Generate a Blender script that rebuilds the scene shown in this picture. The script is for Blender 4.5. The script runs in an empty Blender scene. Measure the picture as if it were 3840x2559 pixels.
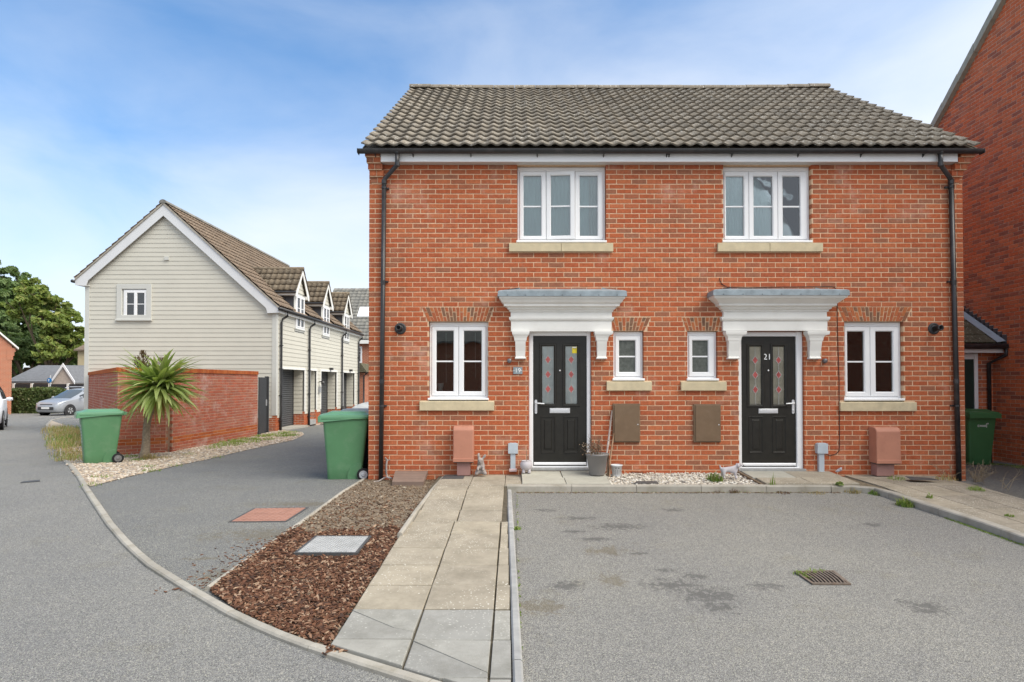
import bpy, bmesh, math, random
from mathutils import Vector, Matrix, noise as mnoise

# ------------------------------------------------------------------ camera, sky, sun, exposure
S = bpy.context.scene
C = S.collection
R = random.Random(7)
rad = math.radians
FPX, PXC, HOR, TH, CZ = 2275.0, 1926.0, 1435.0, rad(0.9), 1.5
CYP = HOR - FPX * math.tan(TH)
cam_d = bpy.data.cameras.new('camera')
cam_d.sensor_width = 36.0
cam_d.lens = FPX / 3840 * 36
cam_d.shift_x = (1920 - PXC) / 3840
cam_d.shift_y = (CYP - 1279.5) / 3840
cam_d.clip_start = 0.05
cam_d.clip_end = 2000
cam = bpy.data.objects.new('camera', cam_d)
C.objects.link(cam)
cam.location = (0, 0, CZ)
cam.rotation_euler = (rad(90) + TH, 0, 0)
S.camera = cam

SUN_EL, SUN_AZ = rad(50), rad(118)      # azimuth clockwise from +Y: to the right and behind the camera
w = bpy.data.worlds.new('World')
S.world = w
w.use_nodes = True
nt = w.node_tree
nt.nodes.clear()
out = nt.nodes.new('ShaderNodeOutputWorld')
bg = nt.nodes.new('ShaderNodeBackground')
sky = nt.nodes.new('ShaderNodeTexSky')
sky.sky_type = 'NISHITA'
sky.sun_disc = False
sky.sun_elevation = SUN_EL
sky.sun_rotation = SUN_AZ
sky.air_density = 1.0
sky.dust_density = 1.6
sky.ozone_density = 2.0
bg.inputs[1].default_value = 0.11
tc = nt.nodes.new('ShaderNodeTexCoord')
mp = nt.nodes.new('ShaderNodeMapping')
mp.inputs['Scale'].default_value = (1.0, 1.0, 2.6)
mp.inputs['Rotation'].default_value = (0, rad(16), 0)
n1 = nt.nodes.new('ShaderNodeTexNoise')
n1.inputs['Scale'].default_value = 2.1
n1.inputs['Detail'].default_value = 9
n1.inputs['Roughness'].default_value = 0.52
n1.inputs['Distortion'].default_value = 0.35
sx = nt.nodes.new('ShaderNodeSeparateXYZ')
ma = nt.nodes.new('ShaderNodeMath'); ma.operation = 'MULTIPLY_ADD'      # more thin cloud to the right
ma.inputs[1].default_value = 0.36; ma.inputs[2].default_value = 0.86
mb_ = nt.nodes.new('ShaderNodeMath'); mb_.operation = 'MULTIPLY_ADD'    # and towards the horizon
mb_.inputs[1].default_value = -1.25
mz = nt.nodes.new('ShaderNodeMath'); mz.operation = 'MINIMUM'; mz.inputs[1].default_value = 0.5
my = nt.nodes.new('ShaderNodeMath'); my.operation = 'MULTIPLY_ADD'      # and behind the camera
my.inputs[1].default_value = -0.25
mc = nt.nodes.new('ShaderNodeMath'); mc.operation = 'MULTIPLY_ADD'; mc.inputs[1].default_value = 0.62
mr = nt.nodes.new('ShaderNodeMapRange')
mr.interpolation_type = 'SMOOTHSTEP'
mr.inputs['From Min'].default_value = 0.12; mr.inputs['From Max'].default_value = 0.76
mr.inputs['To Min'].default_value = 0.0; mr.inputs['To Max'].default_value = 0.88
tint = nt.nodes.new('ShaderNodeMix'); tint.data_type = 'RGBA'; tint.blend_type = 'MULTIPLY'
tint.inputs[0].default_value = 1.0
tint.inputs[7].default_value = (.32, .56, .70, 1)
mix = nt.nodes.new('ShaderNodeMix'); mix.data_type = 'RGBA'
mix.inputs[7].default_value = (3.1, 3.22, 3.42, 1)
L = nt.links.new
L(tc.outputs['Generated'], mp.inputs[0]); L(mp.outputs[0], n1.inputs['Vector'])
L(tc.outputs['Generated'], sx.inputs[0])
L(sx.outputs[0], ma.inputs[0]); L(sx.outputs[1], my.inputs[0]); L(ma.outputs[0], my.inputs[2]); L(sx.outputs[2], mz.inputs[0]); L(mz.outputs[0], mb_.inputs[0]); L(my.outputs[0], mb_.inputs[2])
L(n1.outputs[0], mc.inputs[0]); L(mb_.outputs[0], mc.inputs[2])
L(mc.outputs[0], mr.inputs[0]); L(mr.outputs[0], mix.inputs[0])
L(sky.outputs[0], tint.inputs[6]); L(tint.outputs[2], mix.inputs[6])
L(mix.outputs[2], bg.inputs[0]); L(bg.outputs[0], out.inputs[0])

sun_d = bpy.data.lights.new('sun', 'SUN')
sun_d.energy = 1.5
sun_d.angle = rad(50)
sun_d.color = (1.0, 0.93, 0.82)
sun = bpy.data.objects.new('sun', sun_d)
C.objects.link(sun)
sv = Vector((math.sin(SUN_AZ) * math.cos(SUN_EL), math.cos(SUN_AZ) * math.cos(SUN_EL), math.sin(SUN_EL)))
sun.rotation_euler = sv.to_track_quat('Z', 'Y').to_euler()
sun.location = (20, -20, 30)
S.view_settings.view_transform = 'Standard'
S.view_settings.look = 'None'
S.view_settings.exposure = 1.62
S.view_settings.gamma = 1
S.view_settings.use_curve_mapping = False
S.cycles.max_bounces = 8
S.cycles.transparent_max_bounces = 12
S.cycles.use_denoising = True

# ------------------------------------------------------------------ geometry helpers
def ray(px, py):
    a, b = (px - PXC) / FPX, (CYP - py) / FPX
    return Vector((a, math.cos(TH) - b * math.sin(TH), math.sin(TH) + b * math.cos(TH)))
def F(px, py, y):                       # point of the photograph at the depth y
    d = ray(px, py)
    t = y / d.y
    return Vector((d.x * t, y, CZ + d.z * t))
GP = [(-60, 1.85), (0, 1.853), (8.2, 1.484), (9.2, 1.478), (11, 1.53), (12.6, 1.63), (15, 1.625), (20, 1.63), (37, 1.98), (60, 2.1), (500, 4.0)]
def g(y):
    for (a, za), (b, zb) in zip(GP, GP[1:]):
        if y <= b:
            return CZ - (za + (zb - za) * (y - a) / (b - a))
    return CZ - GP[-1][1]
def FG(px, py, dz=0.0):                 # point of the photograph on the ground
    d = ray(px, py)
    y = 8.0
    for _ in range(60):
        h = g(y) + dz
        if d.z >= -1e-4: break
        y = 0.5 * y + 0.5 * (h - CZ) / d.z * d.y
    return Vector((d.x * y / d.y, y, g(y) + dz))
def D(dx, dy, dz=0.0):
    return FG(dx * 1.63196, dy * 1.63196, dz)

def wloc(o):
    v = Vector((0, 0, 0))
    while o is not None:
        v = v + o.location
        o = o.parent
    return v

class MB:
    def __init__(s):
        s.v, s.f, s.m = [], [], []
    def face(s, pts, m=0):
        i = len(s.v)
        s.v += [tuple(p) for p in pts]
        s.f.append(tuple(range(i, i + len(pts))))
        s.m.append(m)
    def box(s, x0, x1, y0, y1, z0, z1, m=0, mat=None):
        p = [Vector((x, y, z)) for z in (z0, z1) for y in (y0, y1) for x in (x0, x1)]
        if mat is not None: p = [mat @ q for q in p]
        i = len(s.v)
        s.v += [tuple(q) for q in p]
        for f in ((0, 2, 3, 1), (4, 5, 7, 6), (0, 1, 5, 4), (2, 6, 7, 3), (0, 4, 6, 2), (1, 3, 7, 5)):
            s.f.append(tuple(i + k for k in f)); s.m.append(m)
    def cbox(s, x0, x1, y0, y1, z0, z1, c, m=0, mat=None):     # box whose edges on the -Y side are chamfered
        o = [(x0, z0), (x1, z0), (x1, z1), (x0, z1)]
        n = [(x0 + c, z0 + c), (x1 - c, z0 + c), (x1 - c, z1 - c), (x0 + c, z1 - c)]
        p = [Vector((a, y1, b)) for a, b in o] + [Vector((a, y0 + c, b)) for a, b in o] + [Vector((a, y0, b)) for a, b in n]
        if mat is not None: p = [mat @ q for q in p]
        i = len(s.v)
        s.v += [tuple(q) for q in p]
        for k in range(4):
            j = (k + 1) % 4
            s.f.append((i + k, i + j, i + 4 + j, i + 4 + k)); s.m.append(m)
            s.f.append((i + 4 + k, i + 4 + j, i + 8 + j, i + 8 + k)); s.m.append(m)
        s.f.append((i + 8, i + 9, i + 10, i + 11)); s.m.append(m)
        s.f.append((i + 3, i + 2, i + 1, i)); s.m.append(m)
    def prism(s, poly, d, m=0):          # polygon (3-D points) pushed along d
        d = Vector(d)
        n = len(poly)
        i = len(s.v)
        s.v += [tuple(p) for p in poly] + [tuple(Vector(p) + d) for p in poly]
        s.f.append(tuple(range(i + n - 1, i - 1, -1))); s.m.append(m)
        s.f.append(tuple(range(i + n, i + 2 * n))); s.m.append(m)
        for k in range(n):
            j = (k + 1) % n
            s.f.append((i + k, i + j, i + n + j, i + n + k)); s.m.append(m)
    def tube(s, pts, r, n=8, m=0, cap=True):
        pts = [Vector(p) for p in pts]
        rr = r if isinstance(r, (list, tuple)) else [r] * len(pts)
        base = len(s.v)
        for k, p in enumerate(pts):
            t = (pts[min(k + 1, len(pts) - 1)] - pts[max(k - 1, 0)]).normalized()
            a = Vector((0, 0, 1)) if abs(t.z) < 0.9 else Vector((0, 1, 0))
            u = t.cross(a).normalized(); v = t.cross(u).normalized()
            for q in range(n):
                an = 2 * math.pi * q / n
                s.v.append(tuple(p + (u * math.cos(an) + v * math.sin(an)) * rr[k]))
        for k in range(len(pts) - 1):
            for q in range(n):
                a, b = base + k * n + q, base + k * n + (q + 1) % n
                s.f.append((a, b, b + n, a + n)); s.m.append(m)
        if cap:
            s.f.append(tuple(base + q for q in range(n))); s.m.append(m)
            e = base + (len(pts) - 1) * n
            s.f.append(tuple(e + q for q in reversed(range(n)))); s.m.append(m)
    def loft(s, rings, m=0, cap=True, closed=True):
        n = len(rings[0]); base = len(s.v)
        for r_ in rings: s.v += [tuple(p) for p in r_]
        for k in range(len(rings) - 1):
            for q in range(n if closed else n - 1):
                a, b = base + k * n + q, base + k * n + (q + 1) % n
                s.f.append((a, b, b + n, a + n)); s.m.append(m)
        if cap:
            s.f.append(tuple(base + q for q in reversed(range(n)))); s.m.append(m)
            e = base + (len(rings) - 1) * n
            s.f.append(tuple(e + q for q in range(n))); s.m.append(m)
    def lathe(s, prof, n=20, c=(0, 0, 0), m=0):
        s.loft([[(c[0] + r * math.cos(2 * math.pi * q / n), c[1] + r * math.sin(2 * math.pi * q / n), c[2] + z) for q in range(n)] for r, z in prof], m)
    def ico(s, c, r, sub=0, sc=(1, 1, 1), jit=0.0, m=0):
        t = (1 + 5 ** .5) / 2
        vs = [Vector(p).normalized() for p in ((-1, t, 0), (1, t, 0), (-1, -t, 0), (1, -t, 0), (0, -1, t), (0, 1, t), (0, -1, -t), (0, 1, -t), (t, 0, -1), (t, 0, 1), (-t, 0, -1), (-t, 0, 1))]
        i = len(s.v)
        for v in vs:
            k = r * (1 + R.uniform(-jit, jit))
            s.v.append((c[0] + v.x * k * sc[0], c[1] + v.y * k * sc[1], c[2] + v.z * k * sc[2]))
        for f in ((0, 11, 5), (0, 5, 1), (0, 1, 7), (0, 7, 10), (0, 10, 11), (1, 5, 9), (5, 11, 4), (11, 10, 2), (10, 7, 6), (7, 1, 8), (3, 9, 4), (3, 4, 2), (3, 2, 6), (3, 6, 8), (3, 8, 9), (4, 9, 5), (2, 4, 11), (6, 2, 10), (8, 6, 7), (9, 8, 1)):
            s.f.append(tuple(i + k for k in f)); s.m.append(m)
    def mesh(s, name, mats, off=Vector((0, 0, 0)), smooth=False):
        me = bpy.data.meshes.new(name)
        off = Vector(off)
        me.from_pydata([tuple(Vector(v) - off) for v in s.v], [], s.f)
        if not isinstance(mats, (list, tuple)): mats = [mats]
        for m_ in mats: me.materials.append(m_)
        if len(mats) > 1: me.polygons.foreach_set('material_index', s.m)
        if smooth: me.polygons.foreach_set('use_smooth', [True] * len(s.f))
        me.validate()
        me.update()
        return me
    def build(s, name, mats, parent=None, smooth=False, bevel=0, weld=False, fix=False):
        o = bpy.data.objects.new(name, s.mesh(name, mats, wloc(parent), smooth))
        C.objects.link(o)
        o.parent = parent
        if weld or bevel or fix:
            bm = bmesh.new(); bm.from_mesh(o.data)
            bmesh.ops.remove_doubles(bm, verts=bm.verts, dist=1e-5)
            bmesh.ops.recalc_face_normals(bm, faces=bm.faces)
            if bevel:
                ed = [e for e in bm.edges if len(e.link_faces) == 2 and e.calc_face_angle(0) > 0.5]
                bmesh.ops.bevel(bm, geom=ed, offset=bevel, segments=2, profile=0.6, affect='EDGES', clamp_overlap=True)
            bm.to_mesh(o.data); bm.free()
        return o

def tag(o, label=None, cat=None, group=None, kind=None):
    if label: o['label'] = label
    if cat: o['category'] = cat
    if group: o['group'] = group
    if kind: o['kind'] = kind
    return o
def thing(name, loc, label, cat, group=None, kind=None, rz=0):
    o = bpy.data.objects.new(name, None)
    o.empty_display_size = 0.1
    C.objects.link(o)
    o.location = loc
    o.rotation_euler.z = rz
    return tag(o, label, cat, group, kind)
def copy_tree(o, parent=None):
    c = o.copy()
    C.objects.link(c)
    c.parent = parent
    for ch in [x for x in o.children]: copy_tree(ch, c)
    return c
def inst(me, name, parent, loc, rot=(0, 0, 0), sc=(1, 1, 1)):
    o = bpy.data.objects.new(name, me)
    C.objects.link(o)
    o.parent = parent
    o.location = Vector(loc) - wloc(parent)
    o.rotation_euler = rot
    o.scale = sc
    return o
def sheet(name, poly, h, mat, cuts=(), parent=None):
    bm = bmesh.new()
    bm.faces.new([bm.verts.new((p[0], p[1], 0)) for p in poly])
    for y in cuts:
        bmesh.ops.bisect_plane(bm, geom=bm.verts[:] + bm.edges[:] + bm.faces[:], plane_co=(0, y, 0), plane_no=(0, 1, 0))
    bmesh.ops.triangulate(bm, faces=bm.faces[:])
    off = wloc(parent)
    for v in bm.verts:
        v.co.z = h(v.co.x, v.co.y)
        v.co -= off
    bmesh.ops.recalc_face_normals(bm, faces=bm.faces)
    if sum(f.normal.z for f in bm.faces) < 0: bmesh.ops.reverse_faces(bm, faces=bm.faces)
    me = bpy.data.meshes.new(name); bm.to_mesh(me); bm.free()
    me.materials.append(mat)
    o = bpy.data.objects.new(name, me); C.objects.link(o); o.parent = parent
    return o
def in_poly(x, y, poly):
    c = False
    for (x0, y0), (x1, y1) in zip([p[:2] for p in poly], [p[:2] for p in poly[1:] + poly[:1]]):
        if (y0 > y) != (y1 > y) and x < (x1 - x0) * (y - y0) / (y1 - y0) + x0: c = not c
    return c

# ------------------------------------------------------------------ materials
def newmat(name):
    m = bpy.data.materials.new(name); m.use_nodes = True
    t = m.node_tree; t.nodes.clear()
    o = t.nodes.new('ShaderNodeOutputMaterial'); b = t.nodes.new('ShaderNodeBsdfPrincipled')
    t.links.new(b.outputs[0], o.inputs[0])
    return m, t, b
def N(t, kind, **kw):
    n = t.nodes.new('ShaderNode' + kind)
    for k, v in kw.items():
        if k.startswith('i_'): n.inputs[k[2:].replace('_', ' ')].default_value = v
        elif k.startswith('n'): n.inputs[int(k[1:])].default_value = v
        else: setattr(n, k, v)
    return n
def c4(c): return (c[0], c[1], c[2], 1)
def mulc(c, k): return tuple(min(1, x * k) for x in c)
def pos(t, scale=None):
    p = N(t, 'NewGeometry').outputs['Position']
    if scale:
        m = N(t, 'Mapping'); m.inputs['Scale'].default_value = scale
        t.links.new(p, m.inputs[0]); p = m.outputs[0]
    return p
def mixc(t, fac, a, b, mode='MIX'):
    m = N(t, 'Mix', data_type='RGBA', blend_type=mode)
    for s_, v in ((0, fac), (6, a), (7, b)):
        if hasattr(v, 'is_output'): t.links.new(v, m.inputs[s_])
        else: m.inputs[s_].default_value = v if s_ == 0 else c4(v)
    return m.outputs[2]
def rng(t, v, a, b, c=0.0, d=1.0, smooth=False):
    m = N(t, 'MapRange'); m.inputs[1].default_value = a; m.inputs[2].default_value = b; m.inputs[3].default_value = c; m.inputs[4].default_value = d
    if smooth: m.interpolation_type = 'SMOOTHSTEP'
    t.links.new(v, m.inputs[0]); return m.outputs[0]
def noi(t, p, scale, detail=3, rough=0.55):
    n = N(t, 'TexNoise', i_Scale=scale, i_Detail=detail, i_Roughness=rough)
    t.links.new(p, n.inputs['Vector']); return n.outputs[0]
def vor(t, p, scale, feat='F1', outp='Distance', rnd=1.0):
    n = N(t, 'TexVoronoi', i_Scale=scale, feature=feat, i_Randomness=rnd)
    t.links.new(p, n.inputs['Vector']); return n.outputs[outp]
def mth(t, op, a, b=0.0, c=None):
    m = N(t, 'Math', operation=op)
    for i, v in enumerate((a, b) if c is None else (a, b, c)):
        if hasattr(v, 'is_output'): t.links.new(v, m.inputs[i])
        else: m.inputs[i].default_value = v
    return m.outputs[0]
def bump(t, b, hgt, dist, strength=1.0):
    n = N(t, 'Bump', i_Strength=strength, i_Distance=dist)
    t.links.new(hgt, n.inputs['Height']); t.links.new(n.outputs[0], b.inputs['Normal'])
def rndv(t):                            # one random number per object or loose piece
    a = N(t, 'ObjectInfo').outputs['Random']; b = N(t, 'NewGeometry').outputs['Random Per Island']
    return mth(t, 'FRACT', mth(t, 'MULTIPLY_ADD', a, 7.31, b))
def M(name, col, rough=0.6, var=0.12, vs=6.0, bmp=0.0, bs=60.0, spec=0.3, metal=0.0, piece=0.0, dirt=None, dirt_amt=0.4, ds=2.0):
    m, t, b = newmat(name)
    p = pos(t)
    n = noi(t, p, vs, 5)
    colr = mixc(t, rng(t, n, 0.3, 0.7), mulc(col, 1 - var), mulc(col, 1 + var))
    if piece:
        colr = mixc(t, 1.0, colr, mixc(t, rndv(t), mulc((1, 1, 1), 1 - piece), (1, 1, 1)), 'MULTIPLY')
    if dirt:
        colr = mixc(t, rng(t, noi(t, p, ds, 6, 0.65), 0.5, 0.72, 0, dirt_amt), colr, dirt)
    t.links.new(colr, b.inputs['Base Color'])
    b.inputs['Roughness'].default_value = rough
    b.inputs['Specular IOR Level'].default_value = spec
    b.inputs['Metallic'].default_value = metal
    if bmp: bump(t, b, noi(t, p, bs, 4), bmp)
    return m
def brick_mat(name, tones, grain=(0.75, 0.6, 0.5), smear=0.38):
    m, t, b = newmat(name)
    p = pos(t)
    r_ = rndv(t)
    cr = N(t, 'ValToRGB'); cr.color_ramp.interpolation = 'CONSTANT'
    els = cr.color_ramp.elements
    n = len(tones)
    els[0].position = 0; els[0].color = c4(tones[0])
    els[1].position = 1 / n; els[1].color = c4(tones[1])
    for k in range(2, n):
        e = els.new(k / n); e.color = c4(tones[k])
    t.links.new(r_, cr.inputs[0])
    c1 = mixc(t, 1.0, cr.outputs[0], mixc(t, rng(t, noi(t, p, 26, 6, 0.7), 0.3, 0.72), (0.74, 0.72, 0.72), (1.16, 1.14, 1.12)), 'MULTIPLY')
    c2 = mixc(t, rng(t, noi(t, p, 1.3, 7, 0.7), 0.56, 0.76, 0, smear), c1, grain)
    c3 = mixc(t, rng(t, noi(t, p, 9, 4, 0.6), 0.62, 0.75, 0, 0.35), c2, mulc(tones[-1], 0.75))
    c4_ = mixc(t, rng(t, noi(t, p, 46, 3, 0.6), 0.69, 0.76, 0, 0.5), c3, grain)
    st = noi(t, pos(t, (5.5, 5.5, .5)), 1.0, 5, .65)
    c4_ = mixc(t, rng(t, st, .5, .72, 0, .45), c4_, mixc(t, 1.0, c4_, (.72, .70, .70), 'MULTIPLY'))
    t.links.new(c4_, b.inputs['Base Color'])
    b.inputs['Roughness'].default_value = 0.9
    b.inputs['Specular IOR Level'].default_value = 0.15
    bump(t, b, noi(t, p, 150, 4, 0.7), 0.004, 0.8)
    return m

TONES = [(.485, .142, .064), (.455, .128, .057), (.51, .160, .074), (.44, .126, .060), (.49, .137, .059), (.465, .147, .070), (.39, .138, .074), (.445, .122, .055), (.515, .166, .075), (.35, .146, .085)]
BRICK = brick_mat('red_brick', TONES)
BRICKD = brick_mat('brown_red_brick', [mulc(c, 1.28) for c in TONES[:7]] + [(.35, .13, .085), (.40, .15, .095)], (0.5, 0.36, 0.3), 0.22)
BRICKG = brick_mat('weathered_red_brick', [(.47, .15, .09), (.43, .135, .085), (.45, .18, .115), (.40, .155, .105), (.42, .135, .08), (.43, .175, .12)], (0.62, 0.5, 0.46), 0.8)
BRICKO = brick_mat('orange_brick', [(.46, .13, .04), (.42, .115, .038), (.48, .15, .05), (.40, .10, .035)], (0.6, 0.42, 0.3), 0.15)
MORTAR = M('cream_mortar', (.66, .46, .305), 0.95, .14, 30, .002, 200, .1)
MORTARD = M('grey_mortar', (.58, .43, .33), 0.95, .16, 20, .002, 200, .1)
ARCHB = brick_mat('arch_brick', [(.46, .15, .065), (.42, .13, .06), (.28, .13, .075), (.48, .17, .07), (.22, .125, .08), (.40, .125, .06)], (0.6, 0.45, 0.32), 0.15)
WHITE = M('white_upvc', (.85, .855, .86), 0.35, .025, 3, 0, 0, .5)
WHITEG = M('white_grp', (.80, .79, .75), 0.45, .05, 2.2, .0004, 60, .4, dirt=(.55, .52, .45), dirt_amt=.18, ds=5)
BLACKP = M('black_pvc', (.028, .028, .03), 0.38, .2, 4, 0, 0, .5, dirt=(.13, .12, .115), dirt_amt=.35, ds=6)
STONE = M('buff_stone', (.60, .51, .34), 0.85, .10, 8, .0015, 160, .2, dirt=(.38, .35, .25), dirt_amt=.35, ds=7)
LEAD = M('grey_lead', (.25, .30, .33), 0.5, .22, 7, .001, 40, .45, dirt=(.14, .16, .17), dirt_amt=.3, ds=12)
DOORB = M('black_grained_door', (.019, .0175, .014), 0.34, .2, 12, .0006, 220, .42)
CHROME = M('chrome', (.72, .73, .75), 0.4, .03, 9, 0, 0, .5, .55)
PLASTG = M('grey_plastic', (.46, .52, .57), 0.55, .07, 9, 0, 0, .35)
GASBOX = M('salmon_plastic', (.47, .215, .145), 0.55, .08, 4, 0, 0, .3, dirt=(.30, .12, .085), dirt_amt=.35, ds=6)
GASBOXD = M('faded_pink_plastic', (.36, .20, .175), 0.6, .1, 6, 0, 0, .3)
METERB = M('brown_plastic', (.175, .115, .068), 0.42, .10, 5, 0, 0, .4, dirt=(.27, .2, .14), dirt_amt=.2, ds=9)
HATCHB = M('tan_brown_plastic', (.215, .155, .125), 0.6, .1, 8, 0, 0, .3)
BINGREEN = M('green_plastic', (.092, .228, .110), 0.45, .09, 2.2, .0006, 300, .4, dirt=(.21, .31, .20), dirt_amt=.3, ds=5)
BINLID = M('pale_green_lid', (.12, .29, .165), 0.35, .05, 3, .0005, 300, .45)
BINGREEN2 = M('deep_green_plastic', (.055, .165, .062), 0.42, .06, 3, .0006, 300, .4)
BINBLACK = M('black_bin_plastic', (.02, .02, .022), 0.45, .15, 3, 0, 0, .4)
RUBBER = M('rubber', (.022, .022, .023), 0.8, .15, 20, 0, 0, .2)
GREYRIM = M('grey_rim', (.45, .46, .48), 0.45, .06, 9, 0, 0, .4)
TIMBER = M('grey_brown_timber', (.19, .14, .095), 0.8, .2, 14, .001, 60, .2)
CONC = M('concrete_kerb', (.40, .375, .325), 0.9, .14, 10, .002, 120, .15, piece=.14, dirt=(.19, .17, .125), dirt_amt=.75, ds=5)
CONCB = M('grey_concrete', (.37, .37, .36), 0.9, .12, 12, .002, 120, .15, piece=.12, dirt=(.2, .2, .19), dirt_amt=.4, ds=4)
IRON = M('dark_iron', (.075, .078, .08), 0.65, .2, 30, .001, 200, .3, dirt=(.2, .12, .07), dirt_amt=.3, ds=16)
RUSTY = M('rusty_iron', (.16, .13, .105), 0.75, .25, 25, .001, 150, .3, dirt=(.22, .11, .06), dirt_amt=.4, ds=9)
GALV = M('galvanised_steel', (.44, .445, .44), 0.6, .14, 9, .0006, 200, .4, .1)
SLATEG = M('slate_roofing', (.17, .175, .185), 0.8, .15, 5, .002, 60, .2)
BOARD = M('cream_weatherboard', (.60, .578, .50), 0.6, .03, 2, .0005, 90, .3, piece=.04)
BOARDT = M('cream_trim', (.58, .58, .54), 0.55, .03, 2, 0, 0, .3)
SHUTTER = M('grey_roller_shutter', (.075, .077, .08), 0.5, .08, 4, 0, 0, .4)
GATEM = M('charcoal_gate', (.04, .042, .045), 0.6, .12, 9, 0, 0, .3)
ROOM = M('dim_room_plaster', (.22, .20, .18), 0.9, .06, 2)
CURTAIN = M('pale_blue_curtain', (.74, .90, .90), 0.9, .06, 3)
NET = M('pale_net_blind', (.55, .58, .55), 0.9, .06, 3)
DARKBL = M('brown_slatted_blind', (.055, .042, .032), 0.7, .1, 3)
POTG = M('grey_pot_glaze', (.235, .225, .22), 0.5, .07, 5, .0008, 40, .35)
STATUE = M('weathered_stone_figure', (.33, .29, .27), 0.85, .25, 30, .003, 60, .2, dirt=(.10, .085, .075), dirt_amt=.55, ds=26)
LILAC = M('pale_grey_stoneware', (.50, .47, .49), 0.7, .08, 14, .001, 80, .25)
WHITEC = M('white_ceramic', (.62, .64, .66), 0.5, .05, 8, 0, 0, .35)
WOODP = M('pale_bleached_wood', (.52, .44, .40), 0.75, .12, 20, .001, 70, .2)
WOODT = M('tan_wood', (.38, .24, .15), 0.75, .15, 20, .001, 70, .2)
DRYTWIG = M('dry_twig', (.23, .17, .12), 0.9, .2, 20, 0, 0, .1, piece=.4)
PINKF = M('pale_pink_base', (.56, .42, .42), 0.7, .05, 6)
YELLOW = M('yellow_paper', (.78, .62, .05), 0.8, .03, 6)
PAPER = M('white_paper', (.74, .74, .72), 0.8, .03, 6)
INK = M('grey_ink', (.12, .12, .12), 0.8, .03, 6)
REDGL = M('red_lozenge_glass', (.36, .085, .08), 0.25, .25, 12, 0, 0, .5)
TAPE = M('lead_came', (.42, .42, .40), 0.4, .05, 9, 0, 0, .5)
FROST = M('frosted_backing', (.60, .62, .61), 0.6, .2, 4, 0, 0, .4)
FROSTW = M('warm_frosted_backing', (.56, .50, .40), 0.6, .25, 4, 0, 0, .4)
PLAQUE = M('grey_slate_plaque', (.26, .31, .33), 0.5, .06, 9)
CABLE = M('brown_cable', (.07, .03, .025), 0.6, .05, 9)
FASCIAG = M('dark_lead_cheek', (.09, .092, .10), 0.7, .08, 6)

def glass_mat(name, tintc=(.86, .92, .91), ior=2.1, wav=0.0):
    m = bpy.data.materials.new(name); m.use_nodes = True
    t = m.node_tree; t.nodes.clear()
    o = N(t, 'OutputMaterial'); mx = N(t, 'MixShader'); tr = N(t, 'BsdfTransparent'); gl = N(t, 'BsdfGlossy'); fr = N(t, 'Fresnel')
    tr.inputs[0].default_value = c4(tintc)
    gl.inputs['Roughness'].default_value = 0.01
    fr.inputs[0].default_value = ior
    if wav:
        bp = N(t, 'Bump', i_Strength=1.0, i_Distance=wav)
        t.links.new(noi(t, pos(t), 2.2, 2), bp.inputs['Height'])
        t.links.new(bp.outputs[0], gl.inputs['Normal'])
    t.links.new(fr.outputs[0], mx.inputs[0]); t.links.new(tr.outputs[0], mx.inputs[1]); t.links.new(gl.outputs[0], mx.inputs[2])
    t.links.new(mx.outputs[0], o.inputs[0])
    return m
GLASS = glass_mat('window_glass', (.88, .94, .93), 2.15, .0015)
DOORGL = glass_mat('door_glass', (.97, .98, .97), 1.38)
OBSC = M('obscured_dark_pane', (.10, .11, .098), .28, .3, 24, .004, 120, .35)
CARGL = glass_mat('car_glass', (.25, .28, .28), 1.9)

def leaf_mat(name, a, b_, c=None, rough=0.55, trans=True):
    m, t, b = newmat(name)
    r_ = rndv(t)
    col = mixc(t, r_, a, b_)
    if c: col = mixc(t, rng(t, mth(t, 'FRACT', mth(t, 'MULTIPLY', r_, 13.7)), 0.72, 0.95), col, c)
    col = mixc(t, rng(t, noi(t, pos(t), 0.7, 3), 0.35, 0.65), mixc(t, 1.0, col, (.72, .72, .72), 'MULTIPLY'), col)
    t.links.new(col, b.inputs['Base Color'])
    b.inputs['Roughness'].default_value = rough
    b.inputs['Specular IOR Level'].default_value = 0.3
    if trans:
        o = [n for n in t.nodes if n.type == 'OUTPUT_MATERIAL'][0]
        mx = N(t, 'MixShader', n0=0.28); tl = N(t, 'BsdfTranslucent')
        t.links.new(mixc(t, 1.0, col, (1.5, 1.6, .7), 'MULTIPLY'), tl.inputs[0])
        t.links.new(b.outputs[0], mx.inputs[1]); t.links.new(tl.outputs[0], mx.inputs[2]); t.links.new(mx.outputs[0], o.inputs[0])
    return m
LEAFD = leaf_mat('dark_tree_leaf', (.12, .19, .07), (.17, .25, .085), (.23, .29, .11))
LEAFY = leaf_mat('yellow_green_leaf', (.18, .25, .06), (.25, .31, .075), (.33, .33, .10))
HEDGEM = leaf_mat('hedge_leaf', (.08, .12, .04), (.13, .17, .055), (.2, .19, .09))
GRASSG = leaf_mat('fresh_grass_blade', (.19, .29, .06), (.27, .37, .10), (.36, .37, .14))
GRASSD = leaf_mat('dry_grass_blade', (.42, .32, .16), (.52, .41, .21), (.26, .27, .09))
WEEDM = leaf_mat('weed_leaf', (.15, .25, .06), (.24, .33, .09), (.34, .34, .15))
REDWEED = leaf_mat('reddish_weed_leaf', (.15, .075, .05), (.20, .10, .06), (.16, .15, .06))
PALMLF = leaf_mat('palm_leaf', (.26, .35, .10), (.38, .46, .17), (.52, .56, .27), 0.4)
PALMDRY = leaf_mat('dry_palm_leaf', (.30, .21, .10), (.40, .29, .14), (.22, .16, .08), 0.7)
BARKT = M('tree_bark', (.11, .085, .06), 0.95, .25, 9, .01, 25, .1)
PALMTR = M('palm_trunk_bark', (.30, .245, .185), 0.95, .3, 26, .012, 34, .1)
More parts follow.
